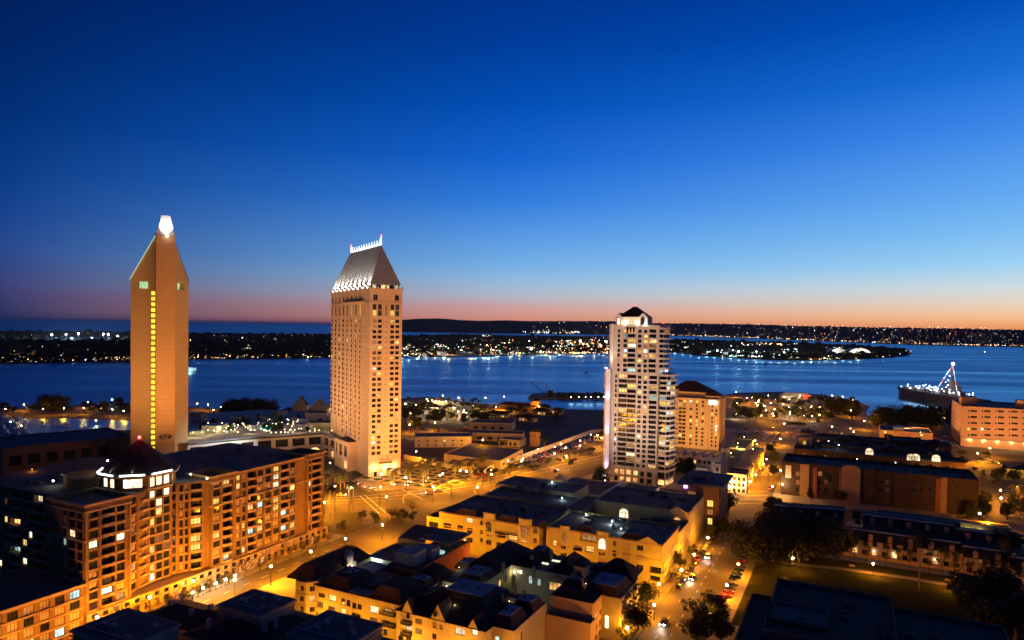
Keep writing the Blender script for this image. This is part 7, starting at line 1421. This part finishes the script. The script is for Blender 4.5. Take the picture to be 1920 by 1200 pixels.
for k in range(12):
    if k in (4, 9): continue
    car((-35.6, 234+k*4.0), HP*.62, rnd.choice(cn_), 'car parked slanting against the park, %s from the bottom' % ORD[k], 'cars parked slanting against the park', z=.16)
for uv_, hd_, c_, lab, on in (((-48.6,273),-HP,'silver','white-lit car driving towards the viewer on the park road',True),((-49.4,247),-HP,'black','dark car waiting on the left lane of the park road',True),((-49.2,205),-HP,'black','dark car at the bottom left of the park road',True),(guv(1444,917),HP,'grey','car with red tail lights at the far side of the crossing',True),(guv(1425,885),HP,'grey','car driving away up the far road',True),(guv(806,926),3.6,'yellow','yellow taxi on the main road beside the plaza',True),(guv(822,921),3.6,'white','white car following the yellow taxi',True),(guv(702,919),2.6,'white','white car at the plaza drop-off, rightmost',True),(guv(690,916),2.6,'silver','silver car at the plaza drop-off, middle',True),(guv(678,911),2.6,'red','red car at the plaza drop-off, leftmost',True),(guv(640,930),.6,'white','car with blazing headlights below the orange palms',True),(guv(1040,883),1.2,'white','white car on the main road before the white tower',True),(guv(1005,902),4.2,'red','car with red tail lights near the white hall',True),(guv(963,958),1.3,'red','car with red tail lights at the left end of the yellow houses',True),(guv(966,964),1.3,'grey','second car with tail lights at the left end of the yellow houses',True)):
    car(uv_, hd_, c_, lab, None, on)
for k in range(9): x = 833+k*9; car(guv(x, 907-(x-833)*.22), .95, rnd.choice(cn_), 'car parked beside the plaza, %s from the left' % ORD[k], 'cars parked beside the plaza')
k = 0
for i in range(7):
    for j in range(17):
        if rnd.random() < .8:
            x = 968+j*8.6; yb = 876-(x-985)*.36; y = yb-3-i*4.4*(1-j*.035)
            if y < 873-(x-945)*.36+3: continue
            car(guv(x, y), HP*rnd.choice((1,-1)), rnd.choice(cn_), 'car in the walled car park before the white tower', 'cars in the walled car park', detail=False)
for i in range(5):
    for j in range(20):
        if rnd.random() < .5: car((-84+j*2.7*1.6, 590+i*17+rnd.uniform(-1,1)), HP, rnd.choice(cn_), 'car in the wide dim car park beyond the hotel block', 'cars in the dim car park', detail=False)
for j in range(26): x = rnd.uniform(1745,1790); car(guv(x, rnd.uniform(812,838)), rnd.choice((0,HP)), rnd.choice(cn_), 'car in the small yard beside the orange slab', 'cars beside the orange slab', detail=False)
for j in range(12): car(guv(rnd.uniform(1795,1900), rnd.choice((862,868,884))), 0, rnd.choice(cn_), 'car in the sodium-lit yard at the right', 'cars in the lit yard', detail=False)
for j in range(14): car(guv(rnd.uniform(770,900), rnd.uniform(800,812)), 0, rnd.choice(cn_), 'car in the shore village car park', 'cars in the village car park', detail=False)
# ================================================================ thin evening haze over the whole scene
hz = bpy.data.materials.new('haze'); hz.use_nodes = True; n = hz.node_tree.nodes; l = hz.node_tree.links; n.clear()
o_ = n.new('ShaderNodeOutputMaterial'); vo = n.new('ShaderNodeVolumePrincipled'); vo.inputs['Density'].default_value = 1.5e-5; vo.inputs['Color'].default_value = (.7,.82,1,1); l.new(vo.outputs[0], o_.inputs['Volume'])
mb = MB(); mb.box(-95000, 95000, -4000, 95000, -6, 165); o = obj('haze', mesh_of('haze', mb, hz)); o['kind'] = 'stuff'
sc.cycles.volume_max_steps = 64; sc.cycles.volume_bounces = 0
